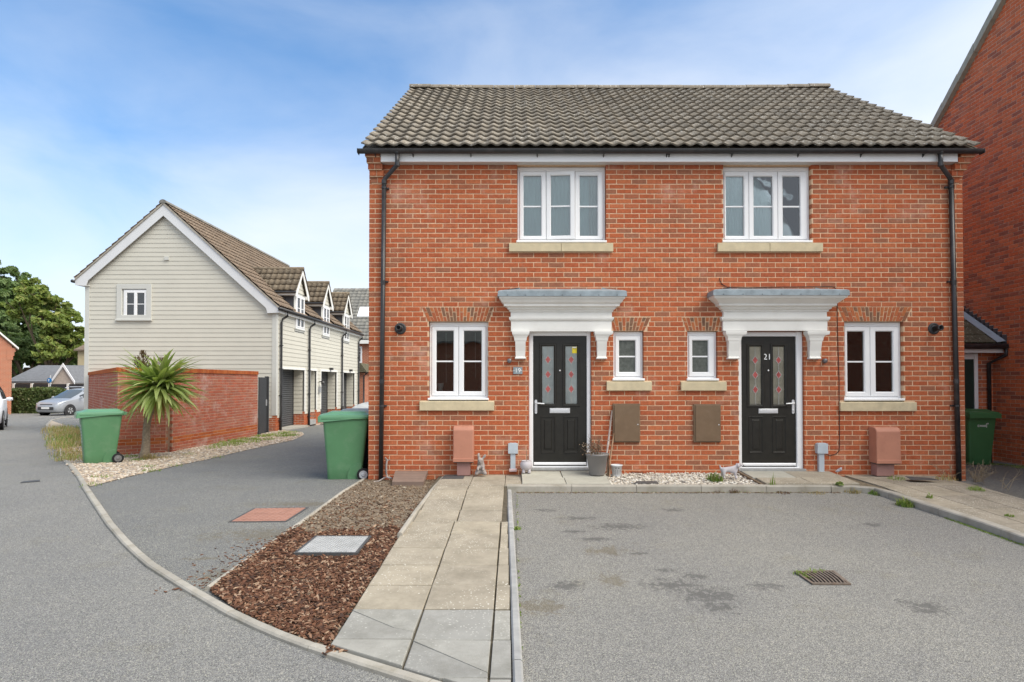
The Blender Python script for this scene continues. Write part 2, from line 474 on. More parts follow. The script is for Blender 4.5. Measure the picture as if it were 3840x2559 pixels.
SEEDH = M('brown_seed_head', (.16, .10, .05), 0.95, .3, 30, 0, 0, .1, piece=.5)
def chip_mat(name, tones, rough=0.9):
    m, t, b = newmat(name)
    cr = N(t, 'ValToRGB'); cr.color_ramp.interpolation = 'CONSTANT'
    els = cr.color_ramp.elements
    els[0].position = 0; els[0].color = c4(tones[0]); els[1].position = 1 / len(tones); els[1].color = c4(tones[1])
    for k in range(2, len(tones)):
        e = els.new(k / len(tones)); e.color = c4(tones[k])
    t.links.new(rndv(t), cr.inputs[0])
    t.links.new(mixc(t, 1.0, cr.outputs[0], mixc(t, noi(t, pos(t), 80, 3), (.6, .6, .6), (1.3, 1.3, 1.3)), 'MULTIPLY'), b.inputs['Base Color'])
    b.inputs['Roughness'].default_value = rough
    b.inputs['Specular IOR Level'].default_value = 0.2
    return m
CHIPS = chip_mat('bark_chip', [(.145, .07, .042), (.10, .05, .032), (.19, .095, .058), (.08, .043, .03), (.13, .06, .037), (.26, .15, .095), (.16, .078, .046), (.06, .037, .028), (.36, .25, .17)])
DEBRIS = chip_mat('dry_debris', [(.22, .15, .095), (.15, .10, .065), (.32, .245, .17), (.11, .075, .05), (.18, .12, .078), (.25, .18, .12), (.42, .36, .28)])
PEBB = chip_mat('buff_pebble', [(.50, .41, .31), (.40, .32, .25), (.58, .50, .40), (.34, .28, .22), (.46, .36, .26), (.62, .57, .49), (.28, .25, .22)])
PEBW = chip_mat('white_pebble', [(.68, .64, .56), (.60, .54, .45), (.74, .71, .65), (.50, .44, .37), (.66, .60, .50), (.30, .27, .24)])

def tile_mat(name, base, lich=(.46, .45, .41), amt=0.8, alt=None):
    m, t, b = newmat(name)
    p = pos(t)
    col = mixc(t, rng(t, noi(t, p, 7, 6, .65), .3, .7), mulc(base, .72), mulc(base, 1.22))
    col = mixc(t, 1.0, col, mixc(t, rndv(t), (.82, .82, .82), (1.12, 1.10, 1.06)), 'MULTIPLY')
    if alt: col = mixc(t, rng(t, noi(t, p, 1.1, 4), .45, .65, 0, .6), col, alt)
    blot = mth(t, 'LESS_THAN', vor(t, p, 17), 0.26)
    msk = mth(t, 'MULTIPLY', blot, rng(t, noi(t, p, 2.1, 5, .6), .44, .6, 0, amt))
    sp2 = mth(t, 'MULTIPLY', mth(t, 'LESS_THAN', vor(t, p, 46), 0.28), rng(t, noi(t, p, 3.7, 4), .45, .6, 0, amt * .8))
    col = mixc(t, mth(t, 'MAXIMUM', msk, sp2), col, lich)
    t.links.new(col, b.inputs['Base Color'])
    b.inputs['Roughness'].default_value = 0.92
    b.inputs['Specular IOR Level'].default_value = 0.15
    bump(t, b, noi(t, p, 90, 4), .003)
    return m
TILE = tile_mat('grey_brown_pantile', (.25, .222, .184), (.57, .55, .50), .9, (.215, .192, .156))
TILEB = tile_mat('brown_pantile', (.22, .17, .13), (.42, .38, .32), .4)
TILED = tile_mat('mossy_dark_pantile', (.19, .155, .115), (.42, .39, .32), .7)
TILEG = tile_mat('grey_interlocking_tile', (.25, .245, .225), (.46, .46, .43), .5)
TILEM = tile_mat('mossy_flat_tile', (.115, .105, .07), (.36, .36, .28), .6)

def slab_mat(name, base, lich=(.60, .57, .48), amt=.8, dirt=(.2, .17, .12)):
    m, t, b = newmat(name)
    p = pos(t)
    col = mixc(t, rng(t, noi(t, p, 5, 7, .65), .3, .7), mulc(base, .86), mulc(base, 1.1))
    col = mixc(t, 1.0, col, mixc(t, rndv(t), (.88, .88, .89), (1.06, 1.05, 1.02)), 'MULTIPLY')
    col = mixc(t, rng(t, noi(t, p, 2.6, 8, .78), .45, .72, 0, .62), col, dirt)
    ns = noi(t, p, 60, 2)
    sp = mth(t, 'LESS_THAN', mth(t, 'ADD', vor(t, p, 36), mth(t, 'MULTIPLY', ns, .3)), 0.36)
    msk = mth(t, 'MULTIPLY', sp, rng(t, noi(t, p, 1.6, 4), .42, .56, 0, amt))
    sp2 = mth(t, 'MULTIPLY', mth(t, 'LESS_THAN', mth(t, 'ADD', vor(t, p, 15), mth(t, 'MULTIPLY', ns, .2)), 0.22), rng(t, noi(t, p, 2.2, 4), .45, .6, 0, amt))
    col = mixc(t, mth(t, 'MAXIMUM', msk, sp2), col, lich)
    t.links.new(col, b.inputs['Base Color'])
    b.inputs['Roughness'].default_value = 0.9
    b.inputs['Specular IOR Level'].default_value = 0.15
    bump(t, b, noi(t, p, 130, 4), .002)
    return m
SLABB = slab_mat('buff_paving_slab', (.365, .325, .258), (.60, .57, .49), .9, (.17, .15, .11))
SLABG = slab_mat('grey_paving_slab', (.325, .32, .295), (.52, .51, .46), .6, (.16, .155, .13))
SLABC = slab_mat('clean_doorstep_slab', (.45, .435, .37), (.55, .53, .46), .35, (.34, .32, .26))

def tarmac_mat(name, base, stains=()):
    m, t, b = newmat(name)
    p = pos(t)
    vcol = N(t, 'TexVoronoi', i_Scale=190.0); t.links.new(p, vcol.inputs['Vector'])
    sep = N(t, 'SeparateColor'); t.links.new(vcol.outputs['Color'], sep.inputs[0])
    edge = rng(t, vcol.outputs['Distance'], 0.25, 0.62, 1.0, 0.5)
    tone = mth(t, 'MULTIPLY', rng(t, sep.outputs[0], 0, 1, .62, 1.46), edge)
    hi = mth(t, 'GREATER_THAN', sep.outputs[1], .88)
    cc = N(t, 'CombineColor')
    for k in range(3): t.links.new(tone, cc.inputs[k])
    col = mixc(t, 1.0, base, cc.outputs[0], 'MULTIPLY')
    col = mixc(t, mth(t, 'MULTIPLY', hi, .55), col, (.46, .44, .37))
    col = mixc(t, rng(t, noi(t, p, .55, 6, .65), .35, .68), col, mixc(t, 1.0, col, (1.18, 1.17, 1.12), 'MULTIPLY'))
    col = mixc(t, rng(t, noi(t, p, 1.7, 6, .7), .56, .74, 0, .5), col, mixc(t, 1.0, col, (.86, .80, .62), 'MULTIPLY'))
    tot = None; brown = None
    ny = noi(t, p, 17, 6, .78)
    for (q, rx, ry, kind) in stains:
        mp_ = N(t, 'Mapping'); mp_.inputs['Location'].default_value = (-q[0] / rx, -q[1] / ry, 0)
        mp_.inputs['Scale'].default_value = (1 / rx, 1 / ry, 0)
        t.links.new(p, mp_.inputs[0])
        ln = N(t, 'VectorMath', operation='LENGTH'); t.links.new(mp_.outputs[0], ln.inputs[0])
        s_ = rng(t, mth(t, 'ADD', ln.outputs['Value'], mth(t, 'MULTIPLY_ADD', ny, 4.6, -2.2)), .35, .95, 1, 0, True)
        if kind: brown = s_ if brown is None else mth(t, 'MAXIMUM', brown, s_)
        else: tot = s_ if tot is None else mth(t, 'MAXIMUM', tot, s_)
    if tot is not None: col = mixc(t, mth(t, 'MULTIPLY', tot, .75), col, mulc(base, .36))
    if brown is not None: col = mixc(t, mth(t, 'MULTIPLY', brown, .5), col, (.13, .105, .06))
    t.links.new(col, b.inputs['Base Color'])
    b.inputs['Roughness'].default_value = 0.85
    b.inputs['Specular IOR Level'].default_value = 0.25
    bump(t, b, mth(t, 'SUBTRACT', 1.0, vcol.outputs['Distance']), .004, .6)
    return m

# ------------------------------------------------------------------ the ground
DH = 9.15                                # depth of the house front
CUTS = [a for a, _ in GP[1:-1]]
KERB_PX = [(165, 957), (140, 960), (116, 965), (104, 976), (107.5, 987), (120, 1010), (137.5, 1041.6), (157, 1068), (175, 1092), (190, 1121), (208, 1148), (244, 1203), (284, 1249), (330, 1292), (386, 1328), (452, 1368), (538, 1417), (660, 1470), (782, 1511), (904, 1549), (965, 1568)]
kerb_line = [D(a, b, .03) for a, b in KERB_PX]
e = (kerb_line[-1] - kerb_line[-3]).normalized()
kerb_line += [kerb_line[-1] + e * .55, kerb_line[-1] + e * .95]
Y_K, X_P = 8.2, 0.03
STAIN_PX = [(377, 292, .12, .07, 0), (510, 325, .17, .06, 0), (680, 360, .26, .11, 0), (495, 380, .12, .06, 0), (590, 412, .16, .06, 0), (910, 290, .13, .06, 0), (470, 603, .13, .09, 0), (655, 580, .10, .14, 1), (370, 690, .16, .12, 1), (905, 602, .19, .13, 0), (1050, 640, .21, .15, 0), (1000, 565, .10, .07, 0), (1300, 607, .14, .07, 0), (1730, 352, .10, .06, 0), (1940, 690, .13, .12, 0), (870, 540, .10, .05, 0), (640, 460, .2, .12, 1), (1100, 690, .12, .1, 0), (760, 470, .16, .03, 0)]
stains = [(FG(1700 + a * .9095, 1650 + b * .9095), rx * 1.55, ry * 1.5, k) for a, b, rx, ry, k in STAIN_PX]
TAR = tarmac_mat('weathered_tarmac', (.25, .248, .24), [])
TARD = tarmac_mat('stained_drive_tarmac', (.262, .258, .246), stains)
TARS = tarmac_mat('side_drive_tarmac', (.205, .208, .205), [(D(462, 1285), .2, .07, 1), (D(640, 1230), .9, .35, 1), (D(560, 1320), .5, .3, 1), (D(700, 1160), .8, .2, 1)])
TARP = tarmac_mat('passage_tarmac', (.17, .168, .16), [])  # even base tone, darker than the road tarmac

road = sheet('road', [(-300, -40), (300, -40), (300, 480), (-300, 480)], lambda x, y: g(y), TAR, CUTS)
tag(road, 'pale worn grey tarmac road running past the houses', None, None, 'structure')
gravel_low = [D(a, b) for a, b in ((207, 1120), (262, 1106), (317, 1092), (390, 1075.5), (455.6, 1061), (551.7, 1039), (643, 1019), (672, 1013), (690, 1005), (699, 999), (694, 995), (678, 993), (650, 990))]
side_poly = [tuple(p[:2]) for p in kerb_line[8:18]]
mul_tip = kerb_line[17]
side = [D(207, 1120)] + [D(a, b) for a, b in ((262, 1106), (317, 1092), (390, 1075.5), (455.6, 1061), (551.7, 1039), (643, 1019), (672, 1013), (690, 1005), (699, 999), (694, 995), (678, 993))]
side = [tuple(p[:2]) for p in side] + [(-7.95, 20.6), (-7.95, 33), (-2.3, 33), (-2.3, 9.3), tuple(D(840, 1102)[:2])] + [tuple(D(457, 1366)[:2])] + [tuple(p[:2]) for p in reversed(kerb_line[8:16])]
sd = sheet('side_drive', side, lambda x, y: g(y) + .004, TARS, CUTS)
tag(sd, 'dark grey tarmac drive leading back to the garages', None, None, 'structure')
rk_bot = [FG(a, b) for a, b in ((3160, 1846), (3225, 1849), (3295, 1856), (3347, 1877), (3438, 1908.6), (3551, 1945), (3691, 1991), (3840, 2047))]
rk_end = rk_bot[-1] + (rk_bot[-1] - rk_bot[-3]).normalized() * 2.2
dp = [(X_P, -8), (X_P, Y_K), (4.30, Y_K)] + [tuple(p[:2]) for p in rk_bot] + [tuple(rk_end[:2]), (9.0, -8)]
dv = sheet('driveway', dp, lambda x, y: g(y) + .004, TARD, CUTS)
tag(dv, 'oil stained grey tarmac parking bay in front of the doors', None, None, 'structure')

def kerb(name, line, width, top, bot, mat, seg, label, gap=.006, side=1):
    root = thing(name, line[0], label, None, None, 'structure')
    pts = [Vector(p) for p in line]
    d = [0]
    for a, b in zip(pts, pts[1:]): d.append(d[-1] + (b - a).length)
    def at(s):
        for k in range(len(pts) - 1):
            if s <= d[k + 1] or k == len(pts) - 2:
                q = (s - d[k]) / max(1e-6, d[k + 1] - d[k])
                return pts[k].lerp(pts[k + 1], q), (pts[k + 1] - pts[k]).normalized()
    n = max(1, round(d[-1] / seg))
    for k in range(n):
        sub = [d[-1] * (k + q / 3) / n for q in range(4)]
        sub[0] += gap / 2; sub[-1] -= gap / 2
        dz = R.uniform(-.003, .003)
        rings = []
        for s_ in sub:
            p, t = at(s_)
            nn = Vector((t.y, -t.x, 0)).normalized() * side
            zt = g(p.y) + top + dz
            a, b = p, p + nn * width
            c = .012
            rings.append([Vector((a.x, a.y, zt - bot)), Vector((a.x, a.y, zt - c)), Vector((a.x, a.y, zt)) + nn * c, Vector((b.x, b.y, zt)) - nn * c, Vector((b.x, b.y, zt - c)), Vector((b.x, b.y, zt - bot))])
        m = MB(); m.loft(rings)
        m.build('kerb_stone', mat, root, fix=True)
    return root
kerb('kerb', kerb_line, .075, .03, .2, CONC, .92, 'weathered concrete edging kerb curving along the road', side=-1)
kerb('kerb', [D(840, 1100), D(640, 1238), D(548, 1302), D(470, 1357)], .045, .03, .15, CONC, .91, 'narrow concrete edging between side drive and bark bed', side=-1)
kerb('kerb', [Vector((-.09, Y_K, 0)), Vector((-.03, 5, 0)), Vector((.0, 3.2, 0)), Vector((.01, 1.8, 0))], .06, .045, .2, CONCB, .92, 'thin grey edging kerb between path and parking bay', side=-1)
kerb('kerb', [Vector((4.28, Y_K, 0)), Vector((-.09, Y_K, 0))], .125, .092, .25, CONC, .9, 'stained concrete kerb below the doorsteps', side=1)
kerb('kerb', [Vector((4.285, Y_K, 0))] + rk_bot + [rk_end], .125, .085, .25, CONC, .9, 'grey concrete kerb curving round to the right pavement', side=-1)

# the paved path in front of number 19
def clip(pg, a, b):                      # keep the left of the line a-b
    res = []
    for p, q in zip(pg, pg[1:] + pg[:1]):
        sp = (b[0] - a[0]) * (p[1] - a[1]) - (b[1] - a[1]) * (p[0] - a[0])
        sq = (b[0] - a[0]) * (q[1] - a[1]) - (b[1] - a[1]) * (q[0] - a[0])
        if sp >= 0: res.append(p)
        if (sp >= 0) != (sq >= 0):
            t = sp / (sp - sq); res.append((p[0] + (q[0] - p[0]) * t, p[1] + (q[1] - p[1]) * t))
    return res
kdir = (kerb_line[20] - kerb_line[17]).normalized(); kn_ = Vector((-kdir.y, kdir.x, 0))
KA, KB = kerb_line[18] + kn_ * .08, kerb_line[20] + kn_ * .08
path = thing('path', (-.55, 5, g(5)), 'worn buff slab path leading up to the front door', None, None, 'structure')
PZ = .04
def ph(y): return g(y) + PZ + (.05 * max(0, min(1, (y - 7.0) / 1.2)))
b_ = sheet('path_bed', clip([(-1.17, 2.0), (.0, 2.0), (-.03, 5), (-.09, Y_K), (-.09, DH), (-1.12, DH)], KA, KB), lambda x, y: ph(y) - .022, M('dark_joint_soil', (.10, .085, .06), .95, .3, 20), [8.2, 7], path)
def slab(poly, mat, hf, parent, tilt=None, th=.05):
    if parent is path:
        poly = clip(poly, KA, KB)
        if len(poly) < 3: return None
    m = MB()
    dz = R.uniform(-.003, .003)
    cx = sum(p[0] for p in poly) / len(poly); cy = sum(p[1] for p in poly) / len(poly)
    tx, ty = (R.uniform(-.008, .008), R.uniform(-.006, .006)) if tilt is None else tilt
    top = [Vector((x, y, hf(y) + dz + tx * (x - cx) + ty * (y - cy))) for x, y in poly]
    ins = [p + (Vector((cx, cy, p.z)) - p).normalized() * .007 for p in top]
    low = [p - Vector((0, 0, .005)) for p in top]
    bot = [p - Vector((0, 0, th)) for p in top]
    n = len(poly)
    m.face(ins)
    for k in range(n):
        j = (k + 1) % n
        m.face([low[k], low[j], ins[j], ins[k]]); m.face([bot[k], bot[j], low[j], low[k]])
    return m.build('paving_slab', mat, parent, fix=True)
def quadp(x0, x1, y0, y1, j=.006):
    q = [(x0 + j, y0 + j), (x1 - j, y0 + j), (x1 - j, y1 - j), (x0 + j, y1 - j)]
    return [(x + R.uniform(-.003, .003), y + R.uniform(-.003, .003)) for x, y in q]
y = 2.06
k = 0
while y < Y_K - .1:
    y1 = min(y + .459, Y_K + .02)
    grey = y < 4.3
    sh = .02 * max(0, (y - 6)) / 2
    xs = [-1.15 + sh * 2, -.645 + sh, -.14, -.006 - .028 * max(0, y - 3.4) / 1.6] if y < 6.2 else [-1.11 + sh * 2, -.63 + sh, -.125, -.095 if y > 6.6 else -.07]
    mt = SLABG if grey else SLABB
    for i in range(3):
        if xs[i + 1] - xs[i] < .04: continue
        x0, x1 = xs[i], xs[i + 1]
        if grey and i == 1 and 3.3 < y + .4 < 3.95:      # cracked corner to corner
            c0, c1 = (x0 + .008, y1 - .02), (x1 - .008, y + .06)
            slab([(x0 + .006, y + .006), (x1 - .006, y + .006), (c1[0], c1[1] - .004), (c0[0], c0[1] - .004)], mt, ph, path, (.004, .002))
            slab([(c0[0], c0[1] + .004), (c1[0], c1[1] + .004), (x1 - .006, y1 - .006), (x0 + .006, y1 - .006)], mt, ph, path, (-.006, .004))
        elif grey and i == 0 and y > 3.7:
            c0, c1 = (x0 + .008, y1 - .03), (x1 - .15, y + .16)
            slab([(x0 + .006, y + .006), (x1 - .006, y + .006), (x1 - .01, y + .1), (c1[0], c1[1] - .003), (c0[0], c0[1] - .004)], mt, ph, path, (.004, .002))
            slab([(c0[0], c0[1] + .004), (c1[0], c1[1] + .003), (x1 - .01, y + .107), (x1 - .006, y1 - .006), (x0 + .006, y1 - .006)], mt, ph, path, (-.004, .002))
        else:
            slab(quadp(x0, x1, y, y1, .006 if i < 2 else .009), mt, ph, path)
    y = y1; k += 1
for (x0, x1, y0, y1) in ((-1.06, -.60, 8.22, 8.67), (-.60, -.12, 8.22, 8.67), (-.12, .115, 8.22, 8.67), (-1.04, -.60, 8.67, DH), (-.60, -.12, 8.67, DH), (-.12, .115, 8.67, DH)):
    slab(quadp(x0, x1, y0, y1, .004), SLABB, ph, path)
kerb('kerb', [Vector((-1.165, 6.1, 0)), Vector((-1.15, 7, 0)), Vector((-1.075, DH - .02, 0))], .05, .075, .15, CONC, .9, 'low concrete edging on the left of the path top', side=1)

def pl(y): return CZ - (1.330 + (DH - y) * .06)
step = thing('doorstep', (.7, 8.7, pl(8.7)), 'clean pale slab platform in front of door with handle on left', None, None, 'structure')
for (x0, x1, y0, y1) in ((.115, .70, 8.70, DH - .002), (.70, 1.35, 8.70, DH - .002), (.115, .72, Y_K + .126, 8.70), (.72, 1.34, Y_K + .126, 8.70)):
    slab(quadp(x0, x1, y0, y1, .004), SLABC, pl, step, (0, 0), .12)
# white pebble bed and the raised platform of the other door
pb = [(1.34, Y_K + .125), (3.46, Y_K + .125), (3.40, DH), (1.34, DH)]
bed = sheet('pebble_bed', pb, lambda x, y: pl(y) - .045, M('pale_grit', (.50, .46, .39), .95, .25, 60, .004, 90), [])
tag(bed, 'bed of white pebbles below the meter boxes', None, None, 'structure')
mp_ = MB()
for _ in range(2600):
    x, y = R.uniform(1.35, 3.43), R.uniform(Y_K + .13, DH - .01)
    r_ = R.uniform(.009, .021)
    mp_.ico((x, y, pl(y) - .045 + R.uniform(0, .022)), r_, 0, (1, 1, .6), .25)
tag(mp_.build('white_pebbles', PEBW), 'loose white pebbles in the bed between the doorsteps', None, None, 'stuff')
ramp = thing('doorstep', (4.4, 8.7, pl(8.7)), 'buff slab platform in front of door with handle on right', None, None, 'structure')
for (x0, x1, y0, y1, cut) in ((3.42, 4.05, 8.70, DH - .002, 1), (4.05, 4.75, 8.70, DH - .002, 0), (3.46, 4.10, Y_K + .126, 8.70, 0), (4.10, 4.75, Y_K + .126, 8.70, 0)):
    slab(quadp(x0, x1, y0, y1, .004), SLABC if cut else SLABB, pl, ramp, (0, 0), .12)
m = MB(); m.prism([(3.385, Y_K + .13, pl(Y_K) + .0), (3.415, Y_K + .13, pl(Y_K) + .0), (3.385, DH - .003, pl(DH) + .0), (3.355, DH - .003, pl(DH) + .0)], (0, 0, -.15))
m.build('edging_board', TIMBER, ramp)
# pavement on the right
back_px = [(3593, 1801), (3700, 1838), (3840, 1872)]
def pv(x, y): return min(pl(y) if y > Y_K else 9, g(y) + .08)
bk = [FG(a, b, .085) for a, b in back_px]
bk_end = bk[-1] + (bk[-1] - bk[-2]) * 1.9
pave = thing('pavement', (5.8, 8, g(8)), 'lichen spotted buff slab pavement sloping down to the right', None, None, 'structure')
kb = []
for a, b in zip(rk_bot, rk_bot[1:] + [rk_end]):
    t = (b - a).normalized(); kb.append(a + Vector((-t.y, t.x, 0)) * .125)
kb = [Vector((max(p.x, 4.75) if i < 2 else p.x, p.y, p.z)) for i, p in enumerate(kb)]
poly = [(4.75, DH - .003), (4.75, Y_K + .126)] + [(p.x, p.y) for p in kb if p.x > 4.76] + [tuple((rk_end + Vector((.1, .1, 0)))[:2])] + [tuple(bk_end[:2])] + [tuple(p[:2]) for p in reversed(bk)] + [(6.55, DH - .003)]
def pvh(x, y): return min(CZ - 1.330 - (DH - y) * .06, g(y) + .083) - max(0, x - 6.0) * .02
sheet('pavement_bed', poly, lambda x, y: pvh(x, y) - .018, M('pavement_joint', (.17, .14, .095), .95, .3, 20), [8.2, 8.6, 7.5, 7, 6.5, 6, 5.5], pave)
# slabs laid along the kerb direction, cut to the outline
du = (rk_bot[-1] - rk_bot[3]).normalized(); dn = Vector((-du.y, du.x, 0))
org = Vector((4.75, 9.4, 0))
conv_lines = [((4.75, DH), (4.75, Y_K + .1)), ((6.57, DH - .004), (4.75, DH - .004))] + [(tuple(rk_bot[i][:2]), tuple(rk_bot[i + 1][:2])) for i in range(2, len(rk_bot) - 1)] + [((6.22, 5.0), (6.34, DH))]
for i in range(-14, 16):
    for j in range(-12, 14):
        o_ = org + du * (i * .60) + dn * (j * .45)
        q = [o_ + du * .006 + dn * .006, o_ + du * .594 + dn * .006, o_ + du * .594 + dn * .444, o_ + du * .006 + dn * .444]
        pg = [(p.x, p.y) for p in q]
        for a, b in conv_lines:
            if len(pg) > 2: pg = clip(pg, a, b)
        if len(pg) < 3: continue
        ar = abs(sum(p[0] * r_[1] - r_[0] * p[1] for p, r_ in zip(pg, pg[1:] + pg[:1]))) / 2
        if ar < .012: continue
        mm = MB()
        top = [Vector((x, y, pvh(x, y))) for x, y in pg]
        mm.prism(top, (0, 0, -.06))
        mm.build('paving_slab', SLABB, pave, fix=True)
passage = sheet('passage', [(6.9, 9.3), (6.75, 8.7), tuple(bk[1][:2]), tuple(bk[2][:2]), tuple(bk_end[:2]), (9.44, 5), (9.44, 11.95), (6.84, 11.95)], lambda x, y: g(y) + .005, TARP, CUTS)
tag(passage, 'dark tarmac passage between the two brick houses', None, None, 'structure')

# bark bed
bark_poly = [tuple(D(840, 1101)[:2]), tuple(D(640, 1240)[:2]), tuple(D(548, 1304)[:2]), tuple(D(482, 1362)[:2])] + [tuple((kerb_line[i] + kn_ * .085)[:2]) for i in (16, 17, 18)] + [(-1.17, 3.75), (-1.165, 6.1), (-1.10, 8.4), (-1.08, DH), (-2.19, DH)]
SOIL = M('dry_soil', (.19, .15, .11), .95, .3, 9, .012, 40, .1, dirt=(.33, .27, .2), dirt_amt=.5, ds=11)
def bh(x, y): return g(y) + .012 + .02 * mnoise.noise(Vector((x * 3, y * 3, 0)))
bed2 = sheet('bark_bed', bark_poly, lambda x, y: g(y) + .012, SOIL, [8.2, 9.2])
tag(bed2, 'dry brown soil bed beside the path', None, None, 'structure')
def chips(name, n, ok, lo, hi, mat, label, zf, wid=(.25, .5)):
    m = MB()
    xs = [p[0] for p in bark_poly]; ys = [p[1] for p in bark_poly]
    c = 0
    while c < n:
        x, y = R.uniform(min(xs), max(xs)), R.uniform(min(ys), max(ys))
        if not in_poly(x, y, bark_poly) or not ok(x, y): continue
        c += 1
        l_ = R.uniform(lo, hi); w_ = l_ * R.uniform(*wid); th = R.uniform(.003, .008)
        mt = Matrix.Translation((x, y, zf(x, y))) @ Matrix.Rotation(R.uniform(0, 6.3), 4, 'Z') @ Matrix.Rotation(R.gauss(0, .32), 4, 'X') @ Matrix.Rotation(R.gauss(0, .32), 4, 'Y')
        a = R.uniform(.3, .9); b = R.uniform(.2, .8)
        top = [mt @ Vector(p) for p in ((-l_ / 2, -w_ / 2 * a, 0), (0, -w_ / 2, th * .5), (l_ / 2, -w_ / 2 * b, 0), (l_ / 2 * .9, w_ / 2 * a, 0), (0, w_ / 2, th * .4), (-l_ / 2 * .8, w_ / 2 * b, 0))]
        m.prism(top, mt.to_3x3() @ Vector((0, 0, -th)))
    return tag(m.build(name, mat), label, None, None, 'stuff')
lim = D(560, 1215).y
def edge(x, y): return y < lim - .15 + .45 * mnoise.noise(Vector((x * 2.2, y * 2.2, 3))) + R.gauss(0, .12)
PLT = [tuple(FG(a, b, .05)[:2]) for a, b in ((1108, 2076), (1186, 2008), (1388, 2008), (1336, 2076))]
chips('bark_chips', 12500, lambda x, y: edge(x, y) and not in_poly(x, y, PLT), .016, .058, CHIPS, 'red brown bark chips spread over the front of the bed', lambda x, y: g(y) + .014 + R.uniform(0, .024))
chips('dry_debris', 2900, lambda x, y: not edge(x, y), .008, .04, DEBRIS, 'thin dry debris scattered over the back of the bed', lambda x, y: g(y) + .016 + R.uniform(0, .008), (.12, .5))
chips('bark_chips', 260, lambda x, y: not edge(x, y) and y < lim + 1.2, .02, .06, CHIPS, 'stray bark chips on the bare soil', lambda x, y: g(y) + .02)

m = MB()
a_, b_2 = D(640, 1240), D(476, 1356)
for _ in range(190):
    t = R.random(); p = a_.lerp(b_2, t); n_ = Vector((-.83, -.2, 0)); q = abs(R.gauss(0, .22))
    x, y = p.x + n_.x * q, p.y + n_.y * q + R.gauss(0, .1)
    if in_poly(x, y, bark_poly): continue
    l_ = R.uniform(.006, .022); an = R.uniform(0, 3.14); u_ = Vector((math.cos(an), math.sin(an), 0)) * l_; v_ = Vector((-math.sin(an), math.cos(an), 0)) * l_ * .4; c_ = Vector((x, y, g(y) + .005))
    m.prism([c_ - u_, c_ - v_, c_ + u_, c_ + v_], (0, 0, .005))
tag(m.build('bark_chips', CHIPS), 'few bark chips strewn over the side drive beside the bed', None, None, 'stuff')
# gravel patch round the garden wall
wall_pts = [(-7.93, 18.5), (-7.95, 14.15), (-8.85, 13.56)]
gp = [tuple(p[:2]) for p in gravel_low] + [(-7.97, 20.3), (-7.95, 18.5), (-7.96, 14.1), (-8.85, 13.5), (-10.3, 15.3), (-14.4, 20.3)] + [tuple(p[:2]) for p in kerb_line[2:9]]
GRAV = M('buff_gravel_ground', (.46, .385, .30), .95, .3, 45, .012, 70, .1, dirt=(.30, .26, .16), dirt_amt=.5, ds=2)
tag(sheet('gravel_bed', gp, lambda x, y: g(y) + .012, GRAV, CUTS), 'buff gravel bed around the garden wall', None, None, 'structure')
m = MB()
c = 0
while c < 6500:
    x, y = R.uniform(-12, -5), 9 + 12 * R.random() ** 1.5
    if not in_poly(x, y, gp): continue
    c += 1
    m.ico((x, y, g(y) + .015), R.uniform(.012, .032), 0, (1, 1, .6), .3)
tag(m.build('gravel', PEBB), 'loose buff gravel stones around palm and garden wall', None, None, 'stuff')
def blades(name, spots, mat, label, cat=None, kind='stuff', parent=None):
    m = MB()
    for (x, y, z, rr, n, h, wd, lean) in spots:
        for _ in range(n):
            a = R.uniform(0, 6.283); q = rr * math.sqrt(R.random())
            bx, by = x + q * math.cos(a), y + q * math.sin(a)
            hh = h * R.uniform(.4, 1.15) * (1 - .5 * q / max(rr, .001)); an = R.uniform(0, 6.283); ln = lean * R.uniform(.2, 1.2) * hh
            s_ = Vector((math.cos(an + 1.57), math.sin(an + 1.57), 0)) * wd
            p0 = Vector((bx, by, z if z is not None else g(by) + .01)); d_ = Vector((math.cos(an), math.sin(an), 0))
            p1 = p0 + d_ * ln * .35 + Vector((0, 0, hh * .6)); p2 = p0 + d_ * ln + Vector((0, 0, hh * (1 - .35 * lean)))
            i = len(m.v)
            m.v += [tuple(p0 - s_), tuple(p0 + s_), tuple(p1 + s_ * .8), tuple(p1 - s_ * .8), tuple(p2)]
            m.f += [(i, i + 1, i + 2, i + 3), (i + 3, i + 2, i + 4)]; m.m += [0, 0]
    o = m.build(name, mat, parent)
    return tag(o, label, cat, None, kind)
sp = []; spd = []
for _ in range(170):
    a, b = R.uniform(112, 186), R.uniform(985, 1062)
    p = D(a, b)
    if in_poly(p.x, p.y, gp): (spd if R.random() < .62 else sp).append((p.x, p.y, None, .25, 26, .34 if b < 1035 else .16, .005, .7))
for _ in range(60):
    t = R.random(); a, b = 490 + 190 * t, 1026 - 30 * t + R.uniform(-7, 7)
    p = D(a, b)
    if in_poly(p.x, p.y, gp): sp.append((p.x, p.y, None, .2, 34, .13, .006, .9))
for a, b, n in ((300, 1052, 50), (315, 1060, 40), (338, 1076, 20), (345, 1085, 25), (232, 1100, 18), (432, 1046, 20), (210, 1118, 14), (405, 1073, 14), (270, 1040, 25), (290, 1045, 20), (255, 1042, 20), (500, 1053, 10)):
    p = D(a, b); sp.append((p.x, p.y, None, .16, n * 2, .10, .005, .9))
blades('dry_grass', spd, GRASSD, 'tall straw coloured grass on the verge behind the left bin')
blades('grass', sp, GRASSG, 'short green grass and weeds growing in the gravel')

